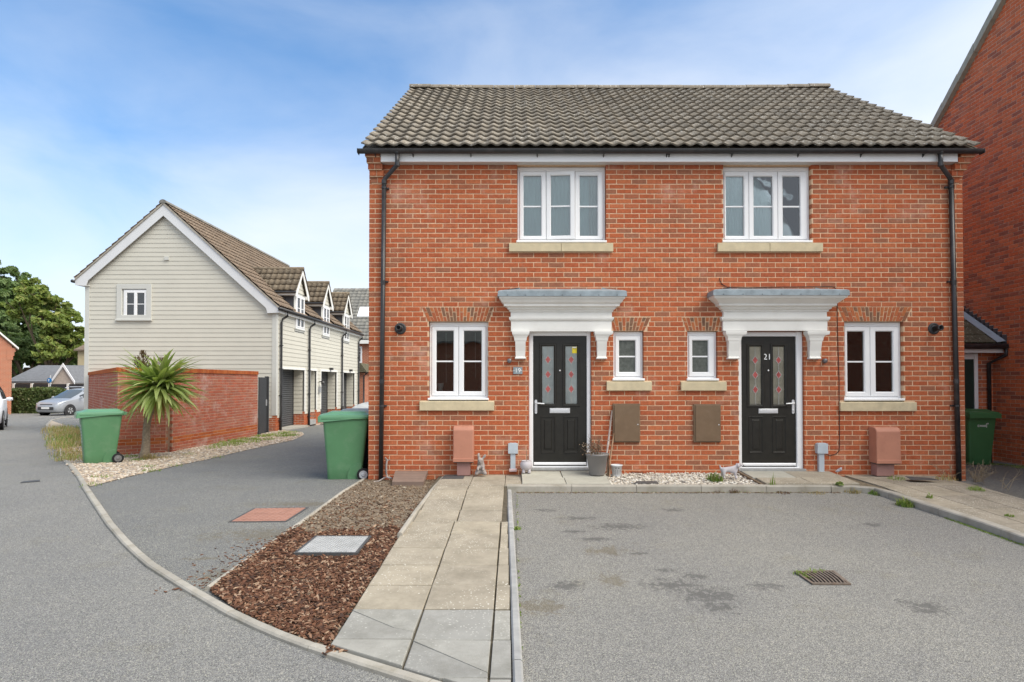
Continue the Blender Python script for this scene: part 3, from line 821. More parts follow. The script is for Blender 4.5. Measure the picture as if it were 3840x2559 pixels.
# ------------------------------------------------------------------ brick walls
def rect_minus(rects, h):
    outl = []
    for (a, b, c, d) in rects:
        (ha, hb, hc, hd) = h
        if hb <= a or ha >= b or hd <= c or hc >= d: outl.append((a, b, c, d)); continue
        if ha > a: outl.append((a, ha, c, d))
        if hb < b: outl.append((hb, b, c, d))
        la, lb = max(a, ha), min(b, hb)
        if hc > c: outl.append((la, lb, c, hc))
        if hd < d: outl.append((la, lb, hd, d))
    return outl
def brick_pieces(u0, u1, v0, rows, pitch, mod, off, holes=(), j=.010, lim=None):
    res = []
    for r_ in range(rows):
        va, vb = v0 + r_ * pitch + j / 2, v0 + (r_ + 1) * pitch - j / 2
        hs = [h for h in holes if h[2] < vb and h[3] > va]
        k0 = math.floor((u0 - off) / mod) - 1
        st = off + (mod / 2 if r_ % 2 else 0) + k0 * mod
        lo, hi = (u0, u1) if lim is None else lim((va + vb) / 2)
        while st < hi:
            a, b = max(st + j / 2, lo), min(st + mod - j / 2, hi)
            if b - a > .015:
                rs = [(a, b, va, vb)]
                for h in hs: rs = rect_minus(rs, h)
                res += [(q, r_) for q in rs if q[1] - q[0] > .015 and q[3] - q[2] > .012]
            st += mod
    return res
def lay(parent, pieces, org, udir, mod, pitch, mats, n_ind, key, depth=.07, j=.010, name='brick', matf=None, wob=.0012, ch=.004):
    """the n_ind full bricks that show largest become objects, the rest one joined part"""
    u = Vector(udir).normalized(); rz = math.atan2(u.y, u.x)
    B = Matrix.Translation(org) @ Matrix.Rotation(rz, 4, 'Z')
    full = [(q, r_) for q, r_ in pieces if abs((q[1] - q[0]) - (mod - j)) < .004 and abs((q[3] - q[2]) - (pitch - j)) < .004]
    full.sort(key=lambda t: key(B @ Vector(((t[0][0] + t[0][1]) / 2, 0, (t[0][2] + t[0][3]) / 2))))
    chosen = set(id(t) for t in full[:n_ind])
    fullset = {id(t): t for t in full}
    w_, h_ = mod - j, pitch - j
    mes = {}
    rest = [MB() for _ in mats]
    for t in pieces:
        (a, b, c, d), r_ = t
        mi = matf(r_) if matf else 0
        dy = R.uniform(-wob, wob)
        if id(t) in chosen:
            if mi not in mes:
                m = MB(); m.cbox(-w_ / 2, w_ / 2, 0, depth, -h_ / 2, h_ / 2, ch)
                mes[mi] = m.mesh(name, mats[mi])
            inst(mes[mi], name, parent, B @ Vector(((a + b) / 2, dy, (c + d) / 2)), (0, 0, rz))
        else:
            e1, e2 = R.uniform(-.0012, .0012), R.uniform(-.0012, .0012)
            rest[mi].cbox(a, b, dy, depth, c + e1, d + e2, min(ch, (b - a) / 4, (d - c) / 4), 0, B)
    for mi, m in enumerate(rest):
        if m.f:
            o = m.build('brick', mats[mi], parent); o['kind'] = 'stuff'
def cam_key(p): return (p - Vector((0, 0, CZ))).length


# ------------------------------------------------------------------ the pair of houses
def fx(px): return F(px, 1400, DH).x
def fz(py, y=DH): return F(1926, py, y).z
HX0, HX1 = fx(1382), fx(3618)
ZB = CZ - 1.56                           # bottom of the brickwork
PIT = (fz(636) - fz(1782)) / 62
ZR0 = fz(1782) - 4 * PIT
ROWS = int((fz(600) - ZR0) / PIT) + 1
SOFF = fz(619)
house = thing('semi_detached_house', ((HX0 + HX1) / 2, DH, ZB), 'two storey red brick pair of houses with two black front doors', 'house')
MOD = .2286
holes = []
def FR(x0, x1, y0, y1, y=DH):            # pixel box -> (x0, x1, z0, z1) on a plane
    a, b = F(x0, y1, y), F(x1, y0, y)
    return (a.x, b.x, a.z, b.z)
UPL, UPR = FR(1940, 2272, 621, 913), FR(2713.5, 3042, 621, 912)
LOL, LOR = FR(1608, 1830, 1207, 1506), FR(3169, 3387, 1207, 1508)
WCL, WCR = FR(2300.5, 2413.5, 1243, 1432), FR(2578.5, 2691, 1243, 1432)
DL, DR = FR(1983, 2217, 1243, 1766), FR(2773, 3014.5, 1243, 1768)
openings = [UPL, UPR, LOL, LOR, WCL, WCR, DL, DR]
sills = [FR(1909, 2298, 912, 945.5), FR(2689, 3081, 911, 945.6), FR(1574.7, 1854, 1504, 1539.6), FR(3146.7, 3431, 1506.7, 1541.8), FR(2274, 2442.5, 1430, 1465), FR(2552, 2721.6, 1430, 1465)]
arches = [((1581, 1852, 1152), (1606, 1832, 1206.5), 19), ((3139.7, 3421, 1151), (3167, 3393, 1206.5), 19), ((2286, 2440, 1190), (2300, 2417, 1242), 10), ((2557, 2705, 1190), (2575, 2692, 1242), 10)]
bh_ = openings + sills
for (t0, t1, ty), (b0, b1, by), n in arches:
    T0, B0 = F(t0, ty, DH), F(b0, by, DH); T1, B1 = F(t1, ty, DH), F(b1, by, DH)
    nr = 8
    for k in range(nr):
        q0, q1 = k / nr, (k + 1) / nr; q = (q0 + q1) / 2
        bh_.append((T0.x + (B0.x - T0.x) * q - .005, T1.x + (B1.x - T1.x) * q + .005, T0.z + (B0.z - T0.z) * q1, T0.z + (B0.z - T0.z) * q0))
xs0 = fx(1490)
pieces = brick_pieces(HX0, HX1, ZR0, ROWS, PIT, MOD, xs0, bh_, .0108)
pieces = [t for t in pieces if t[0][2] < SOFF + .05]
wl = MB()
def holed(mb, x0, x1, z0, z1, y, dep, hs):
    xs = sorted({x0, x1} | {v for h in hs for v in h[:2]}); zs = sorted({z0, z1} | {v for h in hs for v in h[2:]})
    xs = [v for v in xs if x0 <= v <= x1]; zs = [v for v in zs if z0 <= v <= z1]
    for a, b in zip(xs, xs[1:]):
        for c, d in zip(zs, zs[1:]):
            mx, mz = (a + b) / 2, (c + d) / 2
            if any(h[0] < mx < h[1] and h[2] < mz < h[3] for h in hs): continue
            mb.face([(a, y, c), (b, y, c), (b, y, d), (a, y, d)])
            mb.face([(b, y + dep, c), (a, y + dep, c), (a, y + dep, d), (b, y + dep, d)])
    for a, b, c, d in hs:
        mb.face([(a, y, c), (a, y + dep, c), (a, y + dep, d), (a, y, d)]); mb.face([(b, y + dep, c), (b, y, c), (b, y, d), (b, y + dep, d)])
        mb.face([(a, y, d), (a, y + dep, d), (b, y + dep, d), (b, y, d)]); mb.face([(a, y + dep, c), (a, y, c), (b, y, c), (b, y + dep, c)])
hs = [(a - .004, b + .004, c - .004, d + .004) for a, b, c, d in openings]
YR, YB = 13.26, 17.4
ZRDG = F(1926, 336, YR).z
ZEAV = F(1926, 553, 8.97).z
holed(wl, HX0 + .004, HX1 - .004, ZB, SOFF + .12, DH + .004, .29, hs)
BRK_SIDE, bt, bb = newmat('side_brickwork')
bn = N(bt, 'TexBrick', offset=.5, i_Scale=1.0); bn.inputs['Brick Width'].default_value = .225; bn.inputs['Row Height'].default_value = .075; bn.inputs['Mortar Size'].default_value = .005
bn.inputs['Color1'].default_value = c4(TONES[0]); bn.inputs['Color2'].default_value = c4(TONES[3]); bn.inputs['Mortar'].default_value = (.6, .42, .28, 1)
sxy = N(bt, 'SeparateXYZ'); cxy = N(bt, 'CombineXYZ'); bt.links.new(pos(bt), sxy.inputs[0])
bt.links.new(mth(bt, 'ADD', sxy.outputs[0], sxy.outputs[1]), cxy.inputs[0]); bt.links.new(sxy.outputs[2], cxy.inputs[1]); bt.links.new(cxy.outputs[0], bn.inputs['Vector'])
bt.links.new(bn.outputs[0], bb.inputs['Base Color']); bb.inputs['Roughness'].default_value = .9; bump(bt, bb, bn.outputs['Fac'], -.006)
for x, s_ in ((HX0 + .004, 1), (HX1 - .004, -1)):
    wl.face([(x, DH + .006, ZB), (x, YB, ZB), (x, YB, SOFF), (x, YR, ZRDG - .12), (x, DH + .006, SOFF)], 1)
    wl.face([(x + s_ * .28, DH + .3, ZB), (x + s_ * .28, YB, ZB), (x + s_ * .28, YB, SOFF), (x + s_ * .28, YR, ZRDG - .3), (x + s_ * .28, DH + .3, SOFF)], 1)
wl.face([(HX0, YB, ZB), (HX1, YB, ZB), (HX1, YB, SOFF), (HX0, YB, SOFF)], 1)
wall = wl.build('wall', [MORTAR, BRK_SIDE], house)
lay(wall, pieces, Vector((0, DH, 0)), (1, 0, 0), MOD, PIT, [BRICK], 215, cam_key, j=.0108)
# rooms behind the glass
rm = MB()
ZF1 = fz(1052)
for z in (fz(1764), ZF1, SOFF): rm.box(HX0 + .3, HX1 - .3, DH + .32, DH + 3.6, z - .06, z)
rm.box(HX0 + .3, HX1 - .3, DH + 3.6, DH + 3.68, ZB, SOFF)
for px in (2496, 1960, 3040): rm.box(fx(px) - .05, fx(px) + .05, DH + .33, DH + 3.55, fz(1763), SOFF - .1)
rm.build('room_walls', ROOM, house)

for (t0, t1, ty), (b0, b1, by), n in arches:
    T0, B0 = F(t0, ty, DH), F(b0, by, DH); T1, B1 = F(t1, ty, DH), F(b1, by, DH)
    ar = thing('brick_arch', (T0.x, DH, B0.z), None, None); ar.parent = house; ar.location = Vector((T0.x, DH, B0.z)) - house.location
    jx = .0065
    for k in range(n):
        def q(u, v):                     # u along, v from the top down
            a = T0.lerp(B0, v); b = T1.lerp(B1, v)
            return a.lerp(b, u)
        u0, u1 = k / n, (k + 1) / n
        cuts = [0, .34, 1] if k % 2 == 0 else [0, .66, 1]
        for v0, v1 in zip(cuts, cuts[1:]):
            c = [q(u0, v0), q(u1, v0), q(u1, v1), q(u0, v1)]
            cen = sum(c, Vector()) / 4
            pts = []
            for p in c:
                d = p - cen
                pts.append(Vector((cen.x + d.x * (1 - jx / max(abs(d.x), .01)), DH - .001 + R.uniform(-.001, .001), cen.z + d.z * (1 - jx / max(abs(d.z), .01)))))
            mm = MB()
            y0 = pts[0].y
            for p in pts: p.y = y0
            mm.prism(pts, (0, .07, 0))
            mm.build('brick', ARCHB, ar)

def ring(mb, x0, x1, z0, z1, w_, y0, y1, ch=.008, m=0):      # rectangular frame with a chamfered inner edge
    if not isinstance(w_, tuple): w_ = (w_, w_, w_, w_)      # left, right, bottom, top
    o = [(x0, z0), (x1, z0), (x1, z1), (x0, z1)]
    def ins(k): return [(x0 + w_[0] * k, z0 + w_[2] * k), (x1 - w_[1] * k, z0 + w_[2] * k), (x1 - w_[1] * k, z1 - w_[3] * k), (x0 + w_[0] * k, z1 - w_[3] * k)]
    i = [(x0 + w_[0], z0 + w_[2]), (x1 - w_[1], z0 + w_[2]), (x1 - w_[1], z1 - w_[3]), (x0 + w_[0], z1 - w_[3])]
    ic = [(i[0][0] - ch, i[0][1] - ch), (i[1][0] + ch, i[1][1] - ch), (i[2][0] + ch, i[2][1] + ch), (i[3][0] - ch, i[3][1] + ch)]
    oc = [(o[0][0] + ch / 2, o[0][1] + ch / 2), (o[1][0] - ch / 2, o[1][1] + ch / 2), (o[2][0] - ch / 2, o[2][1] - ch / 2), (o[3][0] + ch / 2, o[3][1] - ch / 2)]
    lv = [[(a, y1, b) for a, b in o], [(a, y0 + ch / 2, b) for a, b in o], [(a, y0, b) for a, b in oc], [(a, y0, b) for a, b in ic], [(a, y0 + ch, b) for a, b in i], [(a, y1, b) for a, b in i]]
    mb.loft(lv + [lv[0]], m, cap=False)

def window(rect, glasses, gz, bar_px, yrec, sillpx, kind, label, openk=None, frost=False):
    """glasses: pixel x pairs of each light; gz: pixel y pair"""
    x0, x1, z0, z1 = rect
    yf = DH + yrec
    root = thing('window', (x0, yf, z0), label, None); root.parent = house; root.location -= house.location
    zn = fz(sillpx[0])                    # top of the white nose
    fr = MB(); ring(fr, x0 + .003, x1 - .003, zn - .002, z1 - .035, .032, yf, yf + .07)
    head = MB(); head.cbox(x0 + .003, x1 - .003, yf - .004, yf + .06, z1 - .038, z1 - .002, .006)
    fr.build('frame', WHITE, root, fix=True); head.build('head_trim', WHITE, root)
    sn = MB(); sn.cbox(x0 - .016, x1 + .012, yf - .085, yf + .02, zn - .034, zn, .008)
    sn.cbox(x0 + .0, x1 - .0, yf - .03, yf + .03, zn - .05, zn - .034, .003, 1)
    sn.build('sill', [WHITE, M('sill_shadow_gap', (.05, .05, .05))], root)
    nl = len(glasses)
    zt, zb_ = fz(gz[0]), fz(gz[1])
    edges = [x0 + .033]
    for k in range(nl - 1): edges.append((fx(glasses[k][1]) + fx(glasses[k + 1][0])) / 2)
    edges.append(x1 - .033)
    for k, (ga, gb) in enumerate(glasses):
        a, b = fx(ga), fx(gb)
        s_ = MB()
        ya = yf - .012
        ring(s_, edges[k] + .003, edges[k + 1] - .003, zn + .032, z1 - .07, (a - edges[k] - .003, edges[k + 1] - .003 - b, zb_ - zn - .032, z1 - .07 - zt), ya, ya + .055, .012)
        sash = s_.build('sash', WHITE, root, fix=True)
        p = MB(); p.box(a - .01, b + .01, ya + .03, ya + .036, zb_ - .01, zt + .01)
        pane = p.build('pane', OBSC if frost else GLASS, root)
        bz = fz(bar_px)
        bb_ = MB(); bb_.box(a - .004, b + .004, ya + .022, ya + .046, bz - .011, bz + .011)
        bar = bb_.build('glazing_bar', WHITE, root)
        if k == openk:
            for o in (sash, pane, bar):
                hx, hy = edges[k] + .003, ya
                T = Matrix.Translation((hx, hy, 0)) @ Matrix.Rotation(rad(-4.5), 4, 'Z') @ Matrix.Translation((-hx, -hy, 0))
                o.data.transform(Matrix.Translation(-wloc(root)) @ T @ Matrix.Translation(wloc(root)))
    return root
def curtain(rect, mat, y, parent, name='curtain', x0=0., x1=1., z0=0., z1=1., amp=.012, waves=22):
    X0 = rect[0] + (rect[1] - rect[0]) * x0; X1 = rect[0] + (rect[1] - rect[0]) * x1
    Z0 = rect[2] + (rect[3] - rect[2]) * z0; Z1 = rect[2] + (rect[3] - rect[2]) * z1
    m = MB(); n = waves * 4
    for k in range(n + 1):
        x = X0 + (X1 - X0) * k / n
        yy = y + amp * math.sin(k * math.pi / 2 + .6 * math.sin(k * .3))
        m.v += [(x, yy, Z0), (x, yy, Z1)]
        if k: m.f.append((2 * k - 2, 2 * k, 2 * k + 1, 2 * k - 1)); m.m.append(0)
    return m.build(name, mat, parent, smooth=True)
w1 = window(UPL, [(1964, 2031), (2067.5, 2140), (2177, 2245)], (653.6, 881), 769, .075, (902,), 3, 'three light white window with the middle casement ajar', 1)
curtain(UPL, CURTAIN, DH + .165, w1, amp=.006)
curtain(UPL, NET, DH + .15, w1, 'curtain', .82, .97, .1, .98, .014, 5)
w2 = window(UPR, [(2732, 2799.6), (2837, 2908.6), (2947.6, 3013.6)], (656, 881), 769.5, .075, (902,), 3, 'three light white window with all casements shut')
curtain(UPR, CURTAIN, DH + .165, w2, amp=.006)
curtain(UPR, M('cream_blind', (.56, .50, .42), .9, .05, 3), DH + .15, w2, 'blind', .70, .97, .05, .52, .002, 3)
w3 = window(LOL, [(1634, 1699), (1738, 1805)], (1240, 1468.6), 1355, .07, (1493,), 2, 'two light white window beside the downpipe')
w4 = window(LOR, [(3187, 3250.5), (3294, 3359)], (1242, 1470), 1356.5, .07, (1495,), 2, 'two light white window with a white jar inside')
w5 = window(WCL, [(2324, 2385.5)], (1276.5, 1395.7), 1337, .06, (1420,), 1, 'small white window with dark obscured glass', None, True)
w6 = window(WCR, [(2600.7, 2660)], (1276.5, 1395.7), 1337, .06, (1420,), 1, 'small white window with dark obscured glass', None, True)
for (x0, x1, z0, z1), splt, wd in zip(sills, (2104.5, 2886, None, None, None, None), (w1, w2, w3, w4, w5, w6)):
    segs = [(x0, x1)] if splt is None else [(x0, fx(splt) - .003), (fx(splt) + .003, x1)]
    for a, b in segs:
        m = MB()
        m.prism([(a, DH - .045, z0), (a, DH + .1, z0), (a, DH + .1, z1 - .002), (a, DH + .02, z1), (a, DH - .045, z1 - .012)], (b - a, 0, 0))
        m.build('stone_sill', STONE, wd, bevel=.004)
# things on the inner sills
for px in (1667, 1773):
    pass
m = MB(); m.lathe([(.03, 0), (.035, .02), (.05, .11), (.052, .12), (.045, .12), (.03, .02)], 14, (fx(1645), DH + .24, fz(1468) + .0)); 
tag(m.build('vase', WHITEC, None, True), 'small white vase standing inside window beside left downpipe', 'vase')
m = MB(); m.box(fx(1600), fx(1840), DH + .155, DH + .36, fz(1493) - .02, fz(1493) + .03); m.box(fx(3160), fx(3395), DH + .155, DH + .36, fz(1495) - .02, fz(1495) + .03)
m.build('inner_sill', WHITE, house)
jz = fz(1495) + .03
m = MB(); m.cbox(fx(3188), fx(3222), DH + .2, DH + .32, jz, jz + .17, .01); j_ = m.build('jar', WHITEC)
tag(j_, 'square white jar standing inside the lower right window', 'jar')
m = MB(); m.cbox(fx(3184), fx(3226), DH + .19, DH + .33, jz + .17, jz + .20, .01); m.build('lid', WHITEC, j_)
m = MB(); m.lathe([(.022, 0), (.024, .01), (.024, .09), (.010, .14), (.010, .20), (0.001, .20)], 12, (fx(3352), DH + .25, jz))
tag(m.build('bottle', WHITEC, None, True), 'slim white bottle standing inside the lower right window', 'bottle')
wp = MB(); wp.box(fx(3150), fx(3400), DH + .45, DH + .47, fz(1490), fz(1362)); wp.build('pale_reflection_panel', CURTAIN, house)  # teal sheet behind the glass, standing in for a pale reflection
for px, pz in ((1667, 1435), (1779, 1420)):
    m = MB(); m.tube([(fx(px), DH + .19, fz(1245)), (fx(px) + .004, DH + .19, fz(pz))], .0035, 5); m.build('blind_cord', NET, w3)

# ---- doors
def door(rect, leaf, glasses, gz, side, label, lp, lowp, num=None, back=FROST):
    x0, x1, z0, z1 = rect
    yf = DH + .055
    lx0, lx1, lz0, lz1 = FR(*leaf)
    dm = MB()
    zb0, zt0 = fz(gz[1]), fz(gz[0])
    gl = [(fx(a), fx(b)) for a, b in glasses]
    yl = yf + .02
    holed(dm, lx0, lx1, lz0, lz1, yl, .04, [(a, b, zb0, zt0) for a, b in gl])
    dm.face([(lx0, yl, lz0), (lx0, yl + .04, lz0), (lx0, yl + .04, lz1), (lx0, yl, lz1)]); dm.face([(lx1, yl, lz0), (lx1, yl, lz1), (lx1, yl + .04, lz1), (lx1, yl + .04, lz0)])
    d = dm.build('door', DOORB, None)
    d.parent = house
    d.data.transform(Matrix.Translation(-Vector((lx0, yf, lz0)))); d.location = Vector((lx0, yf, lz0)) - wloc(house)
    d['label'] = label
    fr = MB()
    wl_, wr_, wt_ = lx0 - x0 - .004, x1 - lx1 - .004, z1 - lz1 - .004
    fr.cbox(x0 + .002, x0 + wl_, yf - .012, yf + .07, z0, z1 - .002, .008); fr.cbox(x1 - wr_, x1 - .002, yf - .012, yf + .07, z0, z1 - .002, .008)
    fr.cbox(x0 + wl_, x1 - wr_, yf - .010, yf + .07, z1 - wt_, z1 - .004, .008)
    fr.build('door_frame', WHITE, d)
    th = MB(); th.cbox(x0 + wl_ - .02, x1 - wr_ + .02, yf - .04, yf + .05, lz0 - .022, lz0 - .003, .004); th.cbox(x0 - .015, x1 + .015, yf - .075, yf + .04, lz0 - .062, lz0 - .024, .005, 1)
    th.build('threshold', [WHITE, CONCB], d)
    wb = MB(); wb.cbox(lx0 + .006, lx1 - .006, yf - .012, yf + .02, lz0 + .014, lz0 + .055, .012); wb.build('weather_bar', WHITE, d)
    for a, b in gl:
        r_ = MB(); ring(r_, a - .042, b + .042, zb0 - .042, zt0 + .042, .040, yl - .014, yl + .005, .014); r_.build('panel_moulding', DOORB, d, fix=True)
        p = MB(); p.box(a, b, yl + .013, yl + .016, zb0, zt0); p.build('pane', DOORGL, d)
        bk_ = MB(); bk_.box(a - .005, b + .005, yl + .020, yl + .026, zb0 - .005, zt0 + .005); bk_.build('obscured_backing', back, d)
        cx_ = (a + b) / 2; hw, hh = (b - a) * .25, (b - a) * .25 * 1.42
        zc = [zt0 + (zb0 - zt0) * q for q in (.235, .49, .745)]
        cm = MB()
        zprev = zt0
        for z in zc:
            cm.box(cx_ - .003, cx_ + .003, yl + .006, yl + .012, z + hh, zprev)
            zprev = z - hh
            for sx_ in (-1, 1):
                for sz_ in (-1, 1):
                    p0, p1 = Vector((cx_ + sx_ * hw, 0, z)), Vector((cx_, 0, z + sz_ * hh))
                    n_ = (p1 - p0).normalized(); pr = Vector((-n_.z, 0, n_.x)) * .0035
                    cm.prism([(p0 + pr) + Vector((0, yl + .005, 0)), (p1 + pr) + Vector((0, yl + .005, 0)), (p1 - pr) + Vector((0, yl + .005, 0)), (p0 - pr) + Vector((0, yl + .005, 0))], (0, .006, 0))
                cm.box(*sorted((cx_ + sx_ * hw, a if sx_ < 0 else b)), yl + .006, yl + .012, z - .0025, z + .0025)
            lz = MB(); lz.prism([(cx_ - hw, yl + .007, z), (cx_, yl + .007, z - hh), (cx_ + hw, yl + .007, z), (cx_, yl + .007, z + hh)], (0, .004, 0)); lz.build('lozenge', REDGL, d)
        cm.box(cx_ - .003, cx_ + .003, yl + .006, yl + .012, zb0, zprev)
        cm.build('came', TAPE, d)
    for a, b in lowp:
        A, B, c, e_ = fx(a), fx(b), fz(1696), fz(1567)
        r_ = MB(); ring(r_, A - .025, B + .025, c - .02, e_ + .02, .026, yl - .012, yl + .004, .022); r_.build('panel_moulding', DOORB, d, fix=True)
        r_ = MB(); r_.cbox(A + .022, B - .022, yl - .010, yl + .004, c + .03, e_ - .03, .014); r_.build('raised_panel', DOORB, d)
    a, b, c, e_ = FR(*lp)
    m = MB(); m.cbox(a, b, yl - .012, yl + .003, c, e_, .006); m.cbox(a + .018, b - .018, yl - .016, yl - .010, c + .017, e_ - .017, .003); m.build('letter_plate', CHROME, d)
    cxm = (lx0 + lx1) / 2
    m = MB(); m.lathe([(.001, -.005), (.011, -.005), (.013, 0), (.013, .008), (.001, .008)], 14)
    sp_ = m.build('spyhole', CHROME, d, True); sp_.data.transform(Matrix.Translation(Vector((cxm, yl - .005, fz(1390))) - wloc(d)) @ Matrix.Rotation(rad(90), 4, 'X') @ Matrix.Translation(wloc(d)))
    hx = lx0 + .040 if side > 0 else lx1 - .040
    hz0, hz1 = fz(1553), fz(1500)
    m = MB()
    m.loft([[(hx + .019 * math.cos(t) * 1, yl - dy, (hz1 - .019 + .019 * math.sin(t)) if math.sin(t) >= 0 else (hz0 + .019 + .019 * math.sin(t))) for t in [2 * math.pi * q / 20 for q in range(20)]] for dy in (0, .012)])
    m.tube([(hx, yl - .012, fz(1513)), (hx, yl - .05, fz(1513)), (hx + side * .03, yl - .055, fz(1513.5)), (hx + side * .125, yl - .05, fz(1515))], [.011, .011, .0115, .010], 8)
    m.lathe([(.006, 0), (.009, .004), (.009, .02), (.006, .024)], 10, (hx, yl - .016, hz0 + .035))
    m.build('handle', CHROME, d, fix=True)
    return d
d19 = door(DL, (2000.6, 2200.7, 1260, 1750), [(2034, 2078), (2122, 2166)], (1297.5, 1515.5), 1, 'black panelled door with handle on the left', (2062.4, 2139, 1532, 1551), [(2035, 2077), (2122, 2164)])
d21 = door(DR, (2788, 2990, 1262, 1753), [(2818, 2862.6), (2907, 2950)], (1299, 1518), -1, 'black panelled door numbered 21 with handle on the right', (2852, 2925, 1534, 1552), [(2820, 2861), (2909, 2949)], None, FROSTW)
m = MB(); a, b, c, e_ = FR(2147.6, 2165.6, 1299, 1324.5); yy = DH + .075 + .011
m.box(a, b, yy, yy + .001, c, e_); m.box(a + .004, b - .004, yy - .0006, yy, e_ - .022, e_ - .004, 1)
for k in range(3): m.box(a + .012 + k * .017, a + .024 + k * .017, yy - .001, yy - .0004, e_ - .038, e_ - .030, 2)
m.build('paper_notice', [YELLOW, PAPER, INK], d19)
def text(s, name, size, mat, parent, p, ext=.002, font=None, rz=0):
    cu = bpy.data.curves.new(name, 'FONT'); cu.body = s; cu.size = size; cu.extrude = ext; cu.align_x = 'CENTER'; cu.align_y = 'CENTER'
    cu.materials.append(mat)
    t_ = bpy.data.objects.new(name, cu); C.objects.link(t_)
    me = bpy.data.meshes.new_from_object(t_.evaluated_get(bpy.context.evaluated_depsgraph_get())); bpy.data.objects.remove(t_)
    o = bpy.data.objects.new(name, me); C.objects.link(o); o.parent = parent
    o.location = Vector(p) - wloc(parent); o.rotation_euler = (rad(90), 0, rz)
    return o
text('21', 'numeral', .125, WHITE, d21, (fx(2885.5), DH + .074, fz(1339)), .003)
pa = FR(1924.5, 1959, 1377, 1404)
m = MB(); m.cbox(pa[0], pa[1], DH - .014, DH + .004, pa[2], pa[3], .003); plq = m.build('number_plaque', PLAQUE, house)
plq['label'] = 'small slate plaque with the number 19'
text('19', 'numeral', .095, WHITE, plq, ((pa[0] + pa[1]) / 2, DH - .0145, (pa[2] + pa[3]) / 2), .001)
m = MB()
for x in (pa[0] + .012, pa[1] - .012): m.box(x - .005, x + .005, DH - .0165, DH - .013, (pa[2] + pa[3]) / 2 - .005, (pa[2] + pa[3]) / 2 + .005)
m.build('screw', WHITE, plq)

# ---- canopies over the doors
def canopy(cx_px, halfs, zs, brk, label):
    """halfs: pixel half widths (lead, cornice top, frieze, band, lower frieze)"""
    zl1, zl0, zc1, zc0, zb1, zb0, zf0 = [fz(v) for v in zs]
    cx_ = fx(cx_px)
    root = thing('door_canopy', (cx_, DH, zf0), label, None); root.parent = house; root.location -= house.location
    def prof(pts, hw, name, mat):
        m = MB()
        n = len(pts)
        rings = [[(cx_ - hw - p, DH - .001, z) for p, z in pts], [(cx_ - hw - p, DH - d_ - p, z) for p, z in pts], [(cx_ + hw + p, DH - d_ - p, z) for p, z in pts], [(cx_ + hw + p, DH - .001, z) for p, z in pts]]
        m.loft(rings, 0, True, True)
        return m.build(name, mat, root, fix=True)
    s_ = 1 / 248.6
    d_ = .06
    hw = halfs[2] * s_
    pj = (halfs[1] - halfs[2]) * s_ * .93
    H_ = zc1 - zc0
    prof([(0, zf0), (0, zb0), (-.12, zb0), (-.12, zf0)], halfs[4] * s_ - .01, 'lower_frieze', WHITEG)
    prof([(-.1, zb0 - .0), (.012, zb0 + .0), (.022, zb0 + .012), (.03, zb0 + .03), (.03, zb1), (-.1, zb1)], halfs[4] * s_ - .01, 'band', WHITEG)
    prof([(-.1, zb1), (0, zb1), (0, zc0), (.015, zc0 + .006), (.022, zc0 + .03), (.05, zc0 + .045), (.05, zc0 + .062), (.09, zc0 + H_ * .38), (.10, zc0 + H_ * .38), (.10, zc0 + H_ * .5), (.13, zc0 + H_ * .62), (pj * .86, zc0 + H_ * .80), (pj * .86, zc0 + H_ * .84), (pj * .95, zc0 + H_ * .84), (pj, zc1), (-.1, zc1)], hw - .005, 'cornice', WHITEG)
    prof([(pj + .008, zl0 - .004), (pj + .016, zl0 - .004), (pj + .012, zl0 + .072), (pj - .02, zl0 + .088), (-.14, zl1 + .06), (-.14, zl0 + .01), (pj + .008, zl0 + .01)], hw - .005, 'lead_cover', LEAD)
    ns = MB()
    for k in range(7):
        x = cx_ - hw - pj + (2 * hw + 2 * pj) * (k + .5) / 7
        ns.box(x - .006, x + .006, DH - d_ - pj - .020, DH - d_ - pj - .010, zl0 + .006, zl0 + .018)
    ns.build('lead_fixing', IRON, root)
    for (t0, t1, s0, s1, f0, f1) in brk:
        m = MB()
        z0 = fz(1260)
        def rr(a, b, y, z): return [(fx(a), DH - .001, z), (fx(a), DH - y, z), (fx(b), DH - y, z), (fx(b), DH - .001, z)]
        m.loft([rr(f0, f1, .075, fz(1348)), rr(f0, f1, .085, fz(1345)), rr(f0 + 1, f1 - 1, .08, fz(1341)), rr(s0, s1, .065, fz(1339)), rr(s0 - 1, s1 + 1, .075, fz(1318)), rr(s0 - 1.5, s1 + 1.5, .10, fz(1290)), rr(s0 - 2, s1 + 2, .105, fz(1282)), rr(s0 - 5, s1 + 5, .11, fz(1279)), rr(s0 - 6, s1 + 6, .115, fz(1270)), rr(s0 - 9, s1 + 9, .125, fz(1262)), rr(t0 + 2, t1 - 2, .135, fz(1257)), rr(t0, t1, .14, fz(1250)), rr(t0, t1, .14, fz(1244.5))])
        m.build('bracket', WHITEG, root, fix=True)
    return root
canopy(2104, (251, 237, 190, 196, 190), (1094, 1119, 1119, 1173, 1192.5, 1205, 1244.5), [(1920, 1985, 1934, 1969, 1931, 1972), (2226, 2294, 2238, 2271, 2234.6, 2273.7)], 'white moulded door canopy with grey lead top')
canopy(2902, (261, 250, 194, 202, 197), (1094, 1117, 1117, 1172, 1191, 1205, 1242), [(2711, 2789, 2727, 2765, 2724, 2766.6), (3013, 3096, 3029, 3069, 3026, 3070)], 'white moulded door canopy below the drooping cable')

